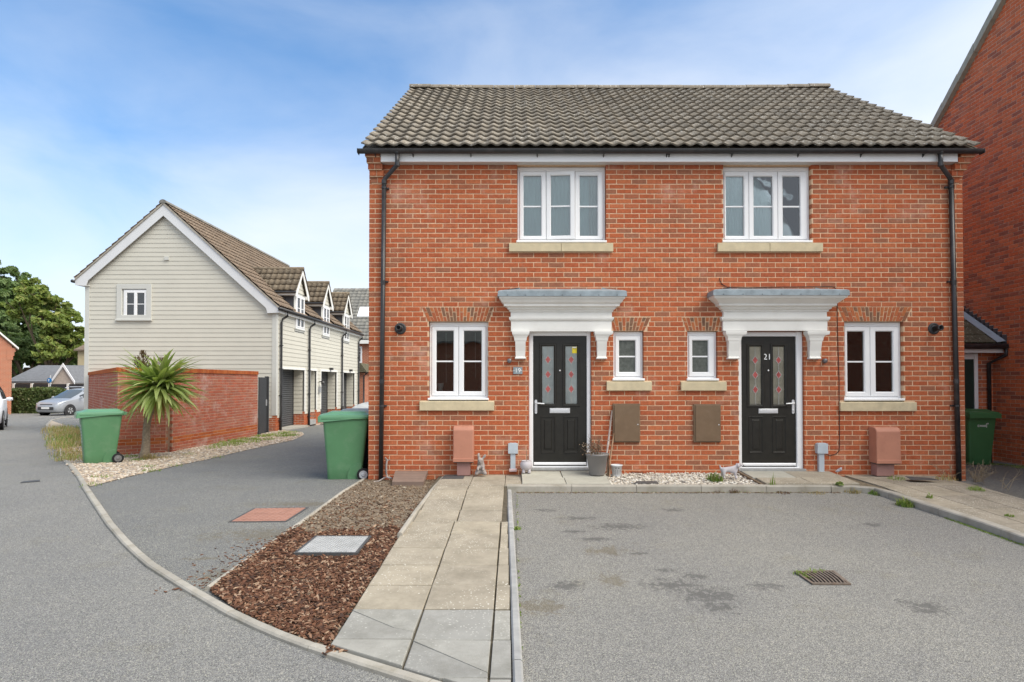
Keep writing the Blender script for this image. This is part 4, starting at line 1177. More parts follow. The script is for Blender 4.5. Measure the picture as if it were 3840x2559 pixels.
# ---- eaves, gutter, pipes
fa = FR(1427.5, 3592, 576, 607, DH - .135)
m = MB(); m.cbox(fa[0], fa[1], DH - .135, DH - .115, fa[2], fa[3] + .02, .003); m.build('fascia', WHITE, house)
m = MB(); m.box(fa[0], fa[1], DH - .115, DH + .01, SOFF + .002, SOFF + .014); m.build('soffit', M('grey_white_soffit', (.60, .59, .56), .5, .03, 3), house)
GY = DH - .135 - .062
gx0, gx1 = F(1343, 568, GY).x, F(3683, 568, GY).x
gz_ = F(1926, 557, GY - .055).z
m = MB()
pr = [(.055 * math.cos(t), .058 * math.sin(t)) for t in [math.pi + math.pi * k / 12 for k in range(13)]]
outer = [(a, b) for a, b in pr]; inner = [(a * .9, b * .9) for a, b in reversed(pr)]
sec = outer + inner
m.loft([[(x, GY + a, gz_ + b) for a, b in sec] for x in (gx0, gx1)])
for x in (gx0, gx1): m.box(x - .004, x + .004, GY - .058, GY + .058, gz_ - .062, gz_ + .003)
gut = m.build('gutter', BLACKP, house, fix=True)
m = MB()
for px in (1405, 1547, 1765, 2015, 2265, 2503, 2512, 2748, 2998, 3235, 3470):
    x = F(px, 570, GY).x
    m.loft([[(x + s_, GY + a * 1.07, gz_ + b * 1.07) for a, b in pr] for s_ in (-.014, .014)], 0, False, False)
    m.prism([(x - .006, GY + .02, gz_ - .06), (x - .006, GY + .062, gz_ - .09), (x - .006, GY + .062, gz_ - .02)], (.012, 0, 0))
m.build('gutter_bracket', BLACKP, gut)
def pipe(px_out, y_out, elbow, px_top, px_bot, zbot, label):
    root = thing('downpipe', (fx(px_bot), DH, zbot), label, None); root.parent = house; root.location -= house.location
    yp = DH - .048
    xo = F(px_out, 600, GY).x
    z1_, z2_ = fz(640), fz(683)
    m = MB()
    m.tube([(xo, GY, gz_ - .02), (xo, GY, gz_ - .06), (xo, GY, gz_ - .062)], [.042, .042, .036], 12)
    m.tube([(xo, GY, gz_ - .06), (xo, GY, z1_ + .05), (xo + (fx(px_top) - xo) * .06, GY + .012, z1_ + .01), (fx(px_top) + (xo - fx(px_top)) * .06, yp - .01, z2_ + .03), (fx(px_top), yp, z2_ - .02)], .033, 12)
    m.tube([(fx(px_top), yp, z2_), (fx(px_bot), yp, zbot)], .0345, 12)
    m.build('pipe', BLACKP, root, True, fix=True)
    c_ = MB()
    for z in (z1_ + .03, z2_ - .01, fz(1062), fz(1430)):
        t = (z2_ - z) / (z2_ - zbot); x = fx(px_top) + (fx(px_bot) - fx(px_top)) * max(0, t)
        if z > z2_: x = xo; c_.tube([(x, GY, z - .035), (x, GY, z + .03)], .038, 12); continue
        c_.tube([(x, yp, z - .035), (x, yp, z + .03)], .038, 12)
    c_.build('pipe_collar', BLACKP, root, fix=True)
    for z in (fz(705 if px_bot > 2000 else 709), fz(1058 if px_bot > 2000 else 1058), fz(1522)):
        t = (z2_ - z) / (z2_ - zbot); x = fx(px_top) + (fx(px_bot) - fx(px_top)) * max(0, t)
        k = MB(); k.tube([(x, yp, z - .014), (x, yp, z + .014)], .0385, 12); k.box(*sorted((x, x + (.07 if px_bot < 2000 else -.075))), DH - .03, DH, z - .012, z + .012)
        k.build('pipe_clip', BLACKP, root)
pipe(1490, 600, 0, 1441, 1432, CZ - 1.49, 'black downpipe at the left corner')
pipe(3527, 600, 0, 3566, 3583, CZ - 1.47, 'black downpipe at the right corner')
for px0, px1, s_ in ((1374, 1429, -1), (3588, 3648, 1)):
    kn = thing('corbel', (fx((px0 + px1) / 2), DH, fz(690)), None, None); kn.parent = house; kn.location -= house.location
    ys = [580, 600, 620, 642, 665, 688]
    for k in range(5):
        pj = .165 - .034 * k - .015
        za, zb2 = fz(ys[k + 1]) + .005, fz(ys[k]) - .004
        q = .034 * k
        if s_ < 0: a, b = fx(px0) + q * .45, fx(px1) + .012 * k
        else: a, b = fx(px0) - .012 * k * 2, fx(px1 - 8) - q * 1.05
        mid = (a + b) / 2 + R.uniform(-.01, .01)
        segs = [(a, b)] if k == 0 else [(a, mid - .005), (mid + .005, b)]
        for u, v in segs:
            mm = MB(); mm.cbox(u, v, DH - pj, DH + .1, za, zb2, .004); mm.build('brick', BRICK, kn)
        mm = MB(); mm.box(a + .006, b - .006, DH - pj + .008, DH + .1, fz(ys[k + 1]) - .006, fz(ys[k]) + .004); mm.build('mortar', MORTAR, kn)

# ---- roof of pantiles
def tile_mesh_pts(w_, L_, nx=10, amp=.026, th=.024, waves=1, lift=.036, ov=.012):
    top, fr_ = [], []
    vs, fs = [], []
    for k in range(nx + 1):
        u = k / nx
        x = -ov + (w_ + ov) * u if False else w_ * u
        ph_ = 2 * math.pi * u * waves
        z = amp * (.5 + .5 * math.cos(ph_)) ** 1.15 + .004 * math.sin(ph_)
        vs += [(x, 0, z + lift), (x, L_, z), (x, 0.002, z + lift - th)]
    for k in range(nx):
        a = 3 * k
        fs += [(a, a + 3, a + 4, a + 1), (a + 2, a + 5, a + 3, a)]
    return vs, fs
def tiled_roof(parent, org, rz, pitch, width, slope, cols, rows, mat, n_ind, amp=.026, nx=10, keep=None, waves=1, key=None, stagger=0):
    w_, L_ = width / cols, slope / rows
    vs, fs = tile_mesh_pts(w_, L_ * 1.12, nx, amp, waves=waves)
    me = bpy.data.meshes.new('tile'); me.from_pydata(vs, [], fs); me.materials.append(mat)
    me.polygons.foreach_set('use_smooth', [i % 2 == 0 for i in range(len(fs))]); me.update()
    Rm = Matrix.Translation(org) @ Matrix.Rotation(rz, 4, 'Z') @ Matrix.Rotation(pitch, 4, 'X')
    cells = []
    for r_ in range(rows):
        for c in range(cols):
            p = Vector((c * w_, r_ * L_, 0))
            wp_ = Rm @ (p + Vector((w_ / 2, L_ / 2, 0)))
            if keep and not keep(wp_): continue
            cells.append((p, wp_))
    cells.sort(key=lambda t: (key or cam_key)(t[1]))
    rest = MB()
    for i, (p, wp_) in enumerate(cells):
        j = Matrix.Translation(p + Vector((0, R.uniform(-.004, .004), R.uniform(-.002, .002)))) @ Matrix.Rotation(R.uniform(-.006, .006), 4, 'Z')
        if i < n_ind:
            inst(me, 'tile', parent, Rm @ j.translation, (pitch, 0, rz + 0), (1, 1, 1))
        else:
            b = len(rest.v); T = Rm @ j
            rest.v += [tuple(T @ Vector(v)) for v in vs]; rest.f += [tuple(b + q for q in f) for f in fs]; rest.m += [0] * len(fs)
    if rest.f:
        o = rest.build('tile', mat, parent); o['kind'] = 'stuff'
        o.data.polygons.foreach_set('use_smooth', [i % 2 == 0 for i in range(len(rest.f))])
YE = 8.955
ex0, ex1 = F(1356, 553, YE).x, F(3671, 551, YE).x
sl = math.hypot(YR - YE, ZRDG - ZEAV); pt = math.atan2(ZRDG - ZEAV, YR - YE)
rf = MB()
dz = .02
rf.face([(ex0, YE + .03, ZEAV - dz), (ex1, YE + .03, ZEAV - dz), (ex1, YR, ZRDG - dz), (ex0, YR, ZRDG - dz)])
rf.face([(ex1, 17.7, ZEAV - dz), (ex0, 17.7, ZEAV - dz), (ex0, YR, ZRDG - dz), (ex1, YR, ZRDG - dz)])
for x in (ex0 + .012, ex1 - .012):
    rf.prism([(x - .008, YE + .04, ZEAV - .07), (x - .008, YR, ZRDG - .07), (x - .008, YR, ZRDG + .01), (x - .008, YE + .04, ZEAV + .005)], (.016, 0, 0))
roof = rf.build('roof', TILE, house)
tiled_roof(roof, Vector((ex0, YE, ZEAV)), 0, pt, ex1 - ex0, sl, 48, 17, TILE, 290, .030, 12)
rt = 20
rl = (ex1 - ex0) / rt
for k in range(rt):
    m = MB()
    a, b = ex0 - .02 + k * (rl + .002), ex0 - .02 + (k + 1) * (rl + .002) - .008
    z = ZRDG + R.uniform(-.004, .004) + (.035 * max(0, (k - 15) / 4) ** 2) + .02 * max(0, (3 - k) / 3)
    m.loft([[(x, YR + .125 * math.cos(t), z - .02 + .105 * math.sin(t) ) for t in [math.pi * q / 10 for q in range(11)]] for x in (a, b)])
    m.build('ridge_tile', TILE, roof, fix=True)

# ---- boxes and fittings fixed to the front wall
def box_part(name, px, y0, mat, bev, mat2=None):
    a, b, c, d = FR(*px)
    m = MB(); m.box(a, b, DH - y0, DH + .004, c, d)
    return m.build(name, mat, house, bevel=bev)
for px, hinge in (((2297, 2398, 1514, 1659), 1), ((2600, 2700, 1516, 1659), 1)):
    b_ = box_part('meter_box', px, .035, METERB, .006)
    a, b, c, d = FR(*px)
    m = MB(); m.box(a + .022, b - .008, DH - .047, DH - .034, c + .016, d - .018); m.build('meter_box_door', METERB, b_, bevel=.005)
    m = MB(); m.lathe([(.002, 0), (.009, 0), (.009, .006), (.002, .006)], 10, (0, 0, 0)); o = m.build('lock', CHROME, b_)
    o.data.transform(Matrix.Translation(Vector((b - .035, DH - .046, (c + d) / 2 - .02)) - wloc(b_)) @ Matrix.Rotation(rad(90), 4, 'X') @ Matrix.Translation(wloc(b_)))
for px, ped, lab in (((1704, 1779, 1595, 1727), (1717, 1766, 1727, 1771), 'stained salmon gas meter box'), ((3258, 3346, 1600, 1733), (3266, 3330, 1733, 1773), 'clean salmon gas meter box')):
    a, b, c, d = FR(*px)
    m = MB()
    m.prism([(a, DH + .003, c), (a, DH - .19, c + .0), (a, DH - .205, c + .03), (a, DH - .20, d - .06), (a, DH - .17, d - .012), (a, DH - .13, d), (a, DH + .003, d + .0)], (b - a, 0, 0))
    gb = m.build('gas_meter_box', GASBOX, house, bevel=.014); gb['label'] = lab
    m = MB(); m.box(a - .003, b + .003, DH - .213, DH - .19, c + .0, c + .055); m.build('lid_lip', GASBOX, gb, bevel=.006)
    m = MB(); m.box(a + .01, b - .01, DH - .195, DH - .03, c - .012, c + .004); m.build('underside', IRON, gb)
    a2, b2, c2, d2 = FR(*ped)
    m = MB(); m.box(a2, b2, DH - .15, DH + .0, c2 - .03, d2 + .012); m.build('pedestal', GASBOXD, gb, bevel=.006)
for px, pp, z0 in (((1905.5, 1942, 1661, 1700), (1914, 1933, 1700, 1764), 0), ((3057, 3096, 1661, 1700), (3065, 3085, 1700, 1771), 1)):
    a, b, c, d = FR(*px)
    m = MB(); m.box(a, b, DH - .075, DH + .002, c, d - .008); m.box(a + .02, b - .02, DH - .06, DH, d - .008, d)
    ub = m.build('cable_entry_box', PLASTG, house, bevel=.006)
    a, b, c, d = FR(*pp); m = MB(); m.box(a, b, DH - .055, DH + .0, c, d + .005); m.build('duct', PLASTG, ub, bevel=.008)
    if not z0:
        m = MB(); m.box(a - .02, b + .02, DH - .085, DH, c - .012, c + .03); m.build('base', PINKF, ub, bevel=.01)
for px in (1501, 3503):
    c_ = Vector((fx(px), DH, fz(1233)))
    rot = Matrix.Translation(c_) @ Matrix.Rotation(rad(90), 4, 'X')
    m = MB(); m.lathe([(.001, 0), (.088, 0), (.086, .012), (.06, .022), (.058, .018), (.045, .018), (.045, .02), (.001, .02)], 24)
    fl = m.build('boiler_flue', M('dark_grey_rubber', (.05, .05, .052), .5, .1, 10), house, True); fl.data.transform(Matrix.Translation(-wloc(house)) @ rot @ Matrix.Translation(wloc(house)))
    m = MB(); m.lathe([(.001, .0), (.038, .0), (.038, .14), (.044, .14), (.044, .16), (.03, .165), (.028, .15), (.001, .10)], 20)
    f2 = m.build('flue_terminal', BLACKP, fl, True); f2.data.transform(Matrix.Translation(-wloc(fl)) @ rot @ Matrix.Translation(wloc(fl)))
for px in (1910, 3090):
    c_ = Vector((fx(px), DH, fz(1354)))
    rot = Matrix.Translation(c_) @ Matrix.Rotation(rad(90), 4, 'X')
    m = MB(); m.lathe([(.001, 0), (.033, 0), (.035, .01), (.034, .05), (.026, .06), (.001, .06)], 16)
    o = m.build('wall_light', M('pewter_grey', (.17, .17, .18), .4, .1, 10, 0, 0, .5, .4), house, True); o.data.transform(Matrix.Translation(-wloc(house)) @ rot @ Matrix.Translation(wloc(house)))
def P(px, py, dy=.006): v = F(px, py, DH); v.y = DH - dy; return v
cb = MB()
cb.tube([P(2699, 1043), P(2699, 1052), P(2707, 1066), P(2727, 1078), P(2800, 1080), P(2950, 1077), P(3060, 1076), P(3115, 1075), P(3130, 1079), P(3137, 1090), P(3139, 1105)], .0055, 5)
cb.tube([P(3139, 1112), P(3139.5, 1200), P(3142, 1300), P(3146, 1420), P(3147, 1560), P(3148, 1660), P(3146, 1692), P(3132, 1704), P(3113, 1709), P(3096, 1704)], .0055, 5)
cb.build('cable', CABLE, house)
va = FR(2362, 2415, 1768, 1784)
m = MB(); m.box(va[0], va[1], DH - .004, DH + .01, va[2], va[3])
for k in range(4):
    for q in range(3): m.box(va[0] + .012 + k * .05, va[0] + .052 + k * .05, DH - .006, DH - .003, va[2] + .008 + q * .02, va[2] + .016 + q * .02, 1)
m.build('air_brick', [BRICKO, IRON], house)

# ------------------------------------------------------------------ the taller house on the right
XN = 9.45
NY0, NY1 = 4.2, 16.6
zba = F(3540, 446, XN * FPX / (3540 - PXC)); zbb = F(3790, 0, XN * FPX / (3790 - PXC))
zsl = (zbb.z - zba.z) / (zbb.y - zba.y)
NRY = (NY0 + NY1) / 2
def nz(y): return zba.z + zsl * (y - zba.y)
ZN0 = CZ - 1.62
nb = thing('neighbouring_house', (XN, 10, ZN0), 'taller dark red brick house whose side wall fills the right edge', 'house')
gab = lambda y: min(nz(y), nz(2 * NRY - y))
m = MB()
XE = XN + 9
m.face([(XN + .006, NY1, ZN0), (XN + .006, NY0, ZN0), (XN + .006, NY0, gab(NY0)), (XN + .006, NRY, gab(NRY)), (XN + .006, NY1, gab(NY1))])
m.face([(XN + .006, NY0, ZN0), (XE, NY0, ZN0), (XE, NY0, gab(NY0)), (XN + .006, NY0, gab(NY0))], 1); m.face([(XE, NY1, ZN0), (XN + .006, NY1, ZN0), (XN + .006, NY1, gab(NY1)), (XE, NY1, gab(NY1))], 1)
m.face([(XE, NY0, ZN0), (XE, NY1, ZN0), (XE, NY1, gab(NY1)), (XE, NRY, gab(NRY)), (XE, NY0, gab(NY0))], 1)
nwall = m.build('wall', [MORTARD, BRK_SIDE], nb)
np_ = .0752; nm = .2265
rows_n = int((gab(NRY) - ZN0) / np_)
zr0 = F(3800, 1424, XN * FPX / (3800 - PXC)).z
zr0 = zr0 - math.ceil((zr0 - ZN0) / np_) * np_
def lim_n(z):
    yb = zba.y + (z + .03 - zba.z) / zsl      # back verge at this height
    return (-(min(NY1, yb)), -max(NY0, 2 * NRY - min(NY1, yb)))
pcs = brick_pieces(-NY1, -NY0, zr0, rows_n, np_, nm, -12.0, (), .010, lim_n)
lay(nwall, pcs, Vector((XN, 0, 0)), (0, -1, 0), nm, np_, [BRICKD], 290, lambda p: abs(p.y - 12.0) * 1.0 + (0 if 11.2 < p.y < 13.4 else 50))
vr = MB()
ov = .07
for s_, (ya, yb) in ((1, (NRY, NY1 + .4)), (-1, (NRY, NY0 - .4))):
    za, zb_ = gab(NRY) + .03, nz(NY1 + .4) + .03
    vr.prism([(XN - ov, ya, za - .04), (XN - ov, yb, zb_ - .04), (XN - ov, yb, zb_ + .10), (XN - ov, ya, za + .10)], (9 + 2 * ov, 0, 0))
nr = vr.build('roof', TILEG, nb)
VM = M('verge_grey_green', (.33, .34, .28), .8, .15, 8)
t_ = 0
yy = NRY
while yy < NY1 + .3:
    y2 = yy + .46
    m = MB(); m.prism([(XN - ov - .03, yy, nz(yy) - .035), (XN - ov - .03, y2 - .012, nz(y2) - .035), (XN - ov - .03, y2 - .012, nz(y2) + .145), (XN - ov - .03, yy, nz(yy) + .155)], (.10, 0, 0))
    m.build('verge_cap', VM, nr)
    yy = y2
m = MB(); m.box(XN - .03, XN + .01, 9.6, 16.5, ZN0 - .1, g(12) + .055); m.build('plinth', CONCB, nb)

# the lean-to porch between the houses
YL = 11.95
lean = thing('lean_to_porch', (8.2, YL, g(YL)), 'small mossy tiled lean-to with a dark green door between the houses', 'porch')
LX0 = 6.86
m = MB(); m.box(LX0, XN - .004, YL + .006, YL + .25, g(YL) - .1, F(3700, 1322, YL).z + .3); lw = m.build('wall', MORTARD, lean)
def lx(px): return F(px, 1400, YL).x
lp_ = brick_pieces(lx(3661), XN - .005, zr0, 32, np_, nm, lx(3661), ())
lay(lw, lp_, Vector((0, YL, 0)), (1, 0, 0), nm, np_, [BRICKD], 25, cam_key)
dz0, dz1 = g(YL), F(3650, 1348, YL).z
m = MB(); m.box(lx(3590), lx(3646), YL - .04, YL + .03, dz0, dz1); dd = m.build('door', M('dark_green_door', (.012, .035, .028), .4, .1, 5, 0, 0, .5), lean)
m = MB(); m.cbox(lx(3646), lx(3660), YL - .06, YL + .03, dz0, F(3650, 1326, YL).z, .006); m.cbox(lx(3560), lx(3646), YL - .055, YL + .03, dz1, F(3650, 1326, YL).z, .006); m.build('door_frame', WHITE, dd)
YLE = 11.66
zle = F(3700, 1288, YLE).z
m = MB(); m.box(LX0, lx(3748), YLE + .03, YLE + .06, F(3700, 1323, YLE).z, F(3700, 1298, YLE).z); m.build('fascia', WHITE, lean)
zt_ = F(3616, 1175, 12.75).z
ptl = math.atan2(zt_ - zle, 12.75 - YLE)
m = MB(); m.face([(LX0, YLE, zle - .02), (XN - .01, YLE, zle - .02), (XN - .01, 13.0, zle - .02 + (13 - YLE) * math.tan(ptl)), (LX0, 13.0, zle - .02 + (13 - YLE) * math.tan(ptl))]); lr = m.build('roof', TILEM, lean)
tw = .30; L0 = .31
for r_ in range(5):
    for c in range(9):
        x = LX0 + c * tw + (.15 if r_ % 2 else 0)
        if x + tw > XN: continue
        mm = MB(); mm.cbox(0, tw - .006, 0, .01, 0, .01, .001)
        mm = MB(); mm.box(0, tw - .006, 0, L0 * 1.1, .0, .018)
        o = mm.build('tile', TILEM, None); o.parent = lr
        o.location = Vector((x, YLE - .02 + r_ * L0 * math.cos(ptl), zle + .012 + r_ * L0 * math.sin(ptl))) - wloc(lr); o.rotation_euler.x = ptl - .03
LEADB = M('pale_lead_flashing', (.36, .42, .47), .5, .12, 8)
def lfz(y): return zle + (y - YLE) * math.tan(ptl)
m = MB(); m.prism([(XN - .17, YLE - .03, lfz(YLE - .03) + .035), (XN - .17, 13, lfz(13) + .035), (XN - .012, 13, lfz(13) + .06), (XN - .012, YLE - .03, lfz(YLE - .03) + .06)], (0, 0, .012)); m.build('flashing', LEADB, lean)
m = MB()
for k in range(13):
    y0_ = YLE + k * .105 - .05
    m.box(XN - .014, XN - .003, y0_, y0_ + .14, lfz(y0_) + .03, lfz(y0_) + .20 + (k % 2) * .0)
m.build('stepped_flashing', FASCIAG, lean)
for k in range(13):
    y0_ = YLE + k * .105 - .05
    m = MB(); m.box(XN - .017, XN - .003, y0_ + .01, y0_ + .09, lfz(y0_) + .195, lfz(y0_) + .207); m.build('mortar_wedge', MORTARD, lean)
m = MB(); m.tube([(LX0, YLE - .05, zle - .06), (lx(3768), YLE - .05, zle - .06)], .055, 12); m.build('gutter', BLACKP, lean, True, fix=True)
m = MB(); x_ = lx(3702); m.tube([(lx(3722), YLE - .05, zle - .1), (lx(3722), YLE - .05, zle - .22), (x_, YL - .05, zle - .38), (x_, YL - .05, g(YL))], .034, 10); m.build('downpipe', BLACKP, lean, True, fix=True)
blades('moss', [(XN - .2 - .4 * R.random() ** 2, R.uniform(10.4, 11.9), None, .15, 14, .03, .006, .8) for _ in range(40)] + [(R.uniform(8.9, 9.4), R.uniform(9.2, 10.6), None, .12, 14, .02, .006, .8) for _ in range(14)], GRASSG, 'moss and small weeds along the foot of the right brick wall')

# ------------------------------------------------------------------ the coach house with garages
GZ = 20.3
XS = -7.95
def gxy(px, py, y=GZ): return F(px, py, y)
XL = gxy(320, 1300).x
ZG = CZ - 1.66
apx = gxy(622, 765)
ch = thing('coach_house', ((XL + XS) / 2, GZ, ZG), 'cream weatherboarded building over garages with three dormers', 'house')
LEN = 11.0
YG1 = GZ + LEN
ev_l, ev_r = gxy(293, 1048), gxy(1050, 1150)   # outer roof edge
tl = (apx.z - ev_l.z) / (apx.x - ev_l.x); tr = (apx.z - ev_r.z) / (ev_r.x - apx.x)
def roofz(x): return apx.z - (apx.x - x) * tl if x < apx.x else apx.z - (x - apx.x) * tr
zpl = CZ - 1.08                          # plinth top
def sY(px): return XS * FPX / (px - PXC)
OP = [(sY(1056), sY(1141)), (sY(1163), sY(1186)), (sY(1203), sY(1262)), (sY(1286), sY(1329))]
ZL = F(1926, 1383, sY(1056)).z           # lintel height
body = MB()
dep = .46
ycur = GZ + .01
def sideq(y0, y1, z0, z1, x=XS - .012): body.face([(x, y0, z0), (x, y1, z0), (x, y1, z1), (x, y0, z1)])
zs_top = roofz(XS) - .05
body.face([(XL + .012, GZ + .012, ZG), (XS - .012, GZ + .012, ZG), (XS - .012, GZ + .012, roofz(XS) - .1), (apx.x, GZ + .012, apx.z - .12), (XL + .012, GZ + .012, roofz(XL) - .1)])
sideq(GZ + .012, YG1, ZL, zs_top)
prev = GZ + .012
for a, b in OP:
    sideq(prev, a, ZG, ZL)
    body.face([(XS - .012, b, ZG), (XS - dep, b, ZG), (XS - dep, b, ZL), (XS - .012, b, ZL)])
    body.face([(XS - .012, a, ZG), (XS - .012, a, ZL), (XS - dep, a, ZL), (XS - dep, a, ZG)])
    body.face([(XS - .012, a, ZL), (XS - .012, b, ZL), (XS - dep, b, ZL), (XS - dep, a, ZL)])
    body.face([(XS - dep, a, ZG), (XS - dep, b, ZG), (XS - dep, b, ZL), (XS - dep, a, ZL)])
    prev = b
sideq(prev, YG1, ZG, ZL)
body.face([(XL, GZ + .012, ZG), (XL, YG1, ZG), (XL, YG1, roofz(XL)), (XL, GZ + .012, roofz(XL))])
body.face([(XS, YG1, ZG), (XL, YG1, ZG), (XL, YG1, roofz(XL)), (apx.x, YG1, apx.z), (XS, YG1, roofz(XS))])
gwall = body.build('wall', BOARDT, ch)
EXP = .1505
def board(parent, org, u, x0a, x1a, x0b, x1b, z0, hgt, mat=BOARD):
    """one lapped board; a = bottom edge extents, b = top edge extents; u horizontal direction, outward = (u.y,-u.x)"""
    u = Vector(u); n = Vector((u.y, -u.x, 0))
    def q(x, z, o_): return Vector(org) + u * x + n * o_ + Vector((0, 0, z))
    m = MB()
    pts = [q(x0a, z0, .004), q(x1a, z0, .004), q(x1a, z0, .024), q(x0a, z0, .024)]
    top = [q(x0b, z0 + hgt, .0), q(x1b, z0 + hgt, .0), q(x1b, z0 + hgt, .010), q(x0b, z0 + hgt, .010)]
    m.loft([pts, top])
    return m.build('weatherboard', mat, parent, fix=True)
zb0 = gxy(800, 1383).z
zb0 -= math.ceil((zb0 - zpl) / EXP) * EXP
gw = (gxy(465, 1194).x, gxy(553.5, 1194).x, gxy(500, 1194).z, gxy(500, 1088).z)
cas = (gxy(444, 1199).x, gxy(565, 1199).x, gxy(500, 1199).z, gxy(500, 1073).z)
z = zb0
O0 = Vector((0, GZ + .012, 0))
barge_in_l = lambda zz: apx.x - (apx.z - .40 - zz) / tl
barge_in_r = lambda zz: apx.x + (apx.z - .40 - zz) / tr
while z < apx.z - .45:
    z1 = z + EXP + .02
    l0, l1 = max(XL + .13, barge_in_l(z) - .08), max(XL + .13, barge_in_l(z1) - .08)
    r0, r1 = min(XS - .13, barge_in_r(z) + .08), min(XS - .13, barge_in_r(z1) + .08)
    if r1 - l1 > .05 and z > zpl - .16:
        zc = z + EXP / 2
        if cas[2] + .02 < zc < cas[3] - .0:
            board(gwall, O0, (1, 0, 0), l0, cas[0], l1, cas[0], z, EXP + .02); board(gwall, O0, (1, 0, 0), cas[1], r0, cas[1], r1, z, EXP + .02)
        else: board(gwall, O0, (1, 0, 0), l0, r0, l1, r1, z, EXP + .02)
    z += EXP
# dormer layout along the side
DORM = [sY(1121), sY(1219), sY(1296)]
DW = (.44, .72)                          # half window, half roof
zd_e, zd_r = CZ + 3.30, CZ + 4.22
dwz = (CZ + 1.97, CZ + 3.20)
z = zb0
OS = Vector((XS - .012, 0, 0))
while z < roofz(XS) - .12:
    zc = z + EXP / 2
    if z > zpl - .16:
        segs = [(GZ + .12, YG1 - .05)]
        if zc < ZL + .02:
            segs = []
            p_ = GZ + .12
            for a, b in OP: segs.append((p_, a - .06)); p_ = b + .06
            segs.append((p_, YG1 - .05))
        elif zc > dwz[0] - .12:
            segs = []; p_ = GZ + .12
            for d in DORM: segs.append((p_, d - DW[0] - .07)); p_ = d + DW[0] + .07
            segs.append((p_, YG1 - .05))
        for a, b in segs:
            if b - a > .04: board(gwall, OS, (0, 1, 0), a, b, a, b, z, EXP + .02)
        if zc < ZL - .02:
            for a, b in OP: board(gwall, Vector((0, b, 0)), (1, 0, 0), XS - dep, XS - .06, XS - dep, XS - .06, z, EXP + .02)
    z += EXP
# corner boards, jamb trims, lintel trims
m = MB(); m.box(XS - .13, XS + .016, GZ - .022, GZ + .13, zpl - .02, roofz(XS) - .1); m.build('corner_board', BOARDT, ch)
m = MB(); m.box(XL - .016, XL + .13, GZ - .022, GZ + .13, ZG + .05, roofz(XL) - .1); m.build('corner_board', BOARDT, ch)
for i, (a, b) in enumerate(OP):
    m = MB()
    m.box(XS - .02, XS + .022, a - .075, a, ZG if False else zpl - .02, ZL + .07); m.box(XS - .07, XS + .022, b, b + .075, zpl - .02, ZL + .07); m.box(XS - .02, XS + .024, a, b, ZL - .01, ZL + .07)
    m.build('opening_trim', WHITEG, ch)
# brick plinth
pl_seg = [(GZ + .0, OP[0][0])] + [(OP[i][1], OP[i + 1][0]) for i in range(3)] + [(OP[3][1], YG1)]
plp = thing('plinth', (XS, GZ, ZG), None, None); plp.parent = ch; plp.location -= ch.location
pm = MB()
for a, b in pl_seg: pm.box(XS - .09, XS - .012, a + .005, b - .005, ZG - .1, zpl - .02)
for a, b in OP: pm.box(XS - dep, XS - .02, b + .004, b + .05, ZG - .1, zpl - .02)
pm.box(XL, XS - .02, GZ - .004, GZ + .05, ZG - .1, zpl - .02)
pm.build('mortar', MORTARD, plp)
prow = 8; pph = (zpl - .02 - ZG) / prow
for a, b in pl_seg:
    lay(plp, brick_pieces(a, b, ZG, prow, pph, .225, a, ()), Vector((XS, 0, 0)), (0, 1, 0), .225, pph, [BRICK], 0 if b > 26 else 20, cam_key, .06)
for a, b in OP: lay(plp, brick_pieces(XS - dep, XS - .002, ZG, prow, pph, .225, XS - .225, ()), Vector((0, b - .006, 0)), (1, 0, 0), .225, pph, [BRICK], 6 if b < 25 else 0, cam_key, .05)
lay(plp, brick_pieces(XS - .45, XS - .002, ZG, prow, pph, .225, XS - .225, ()), Vector((0, GZ - .006, 0)), (1, 0, 0), .225, pph, [BRICK], 8, cam_key, .05)
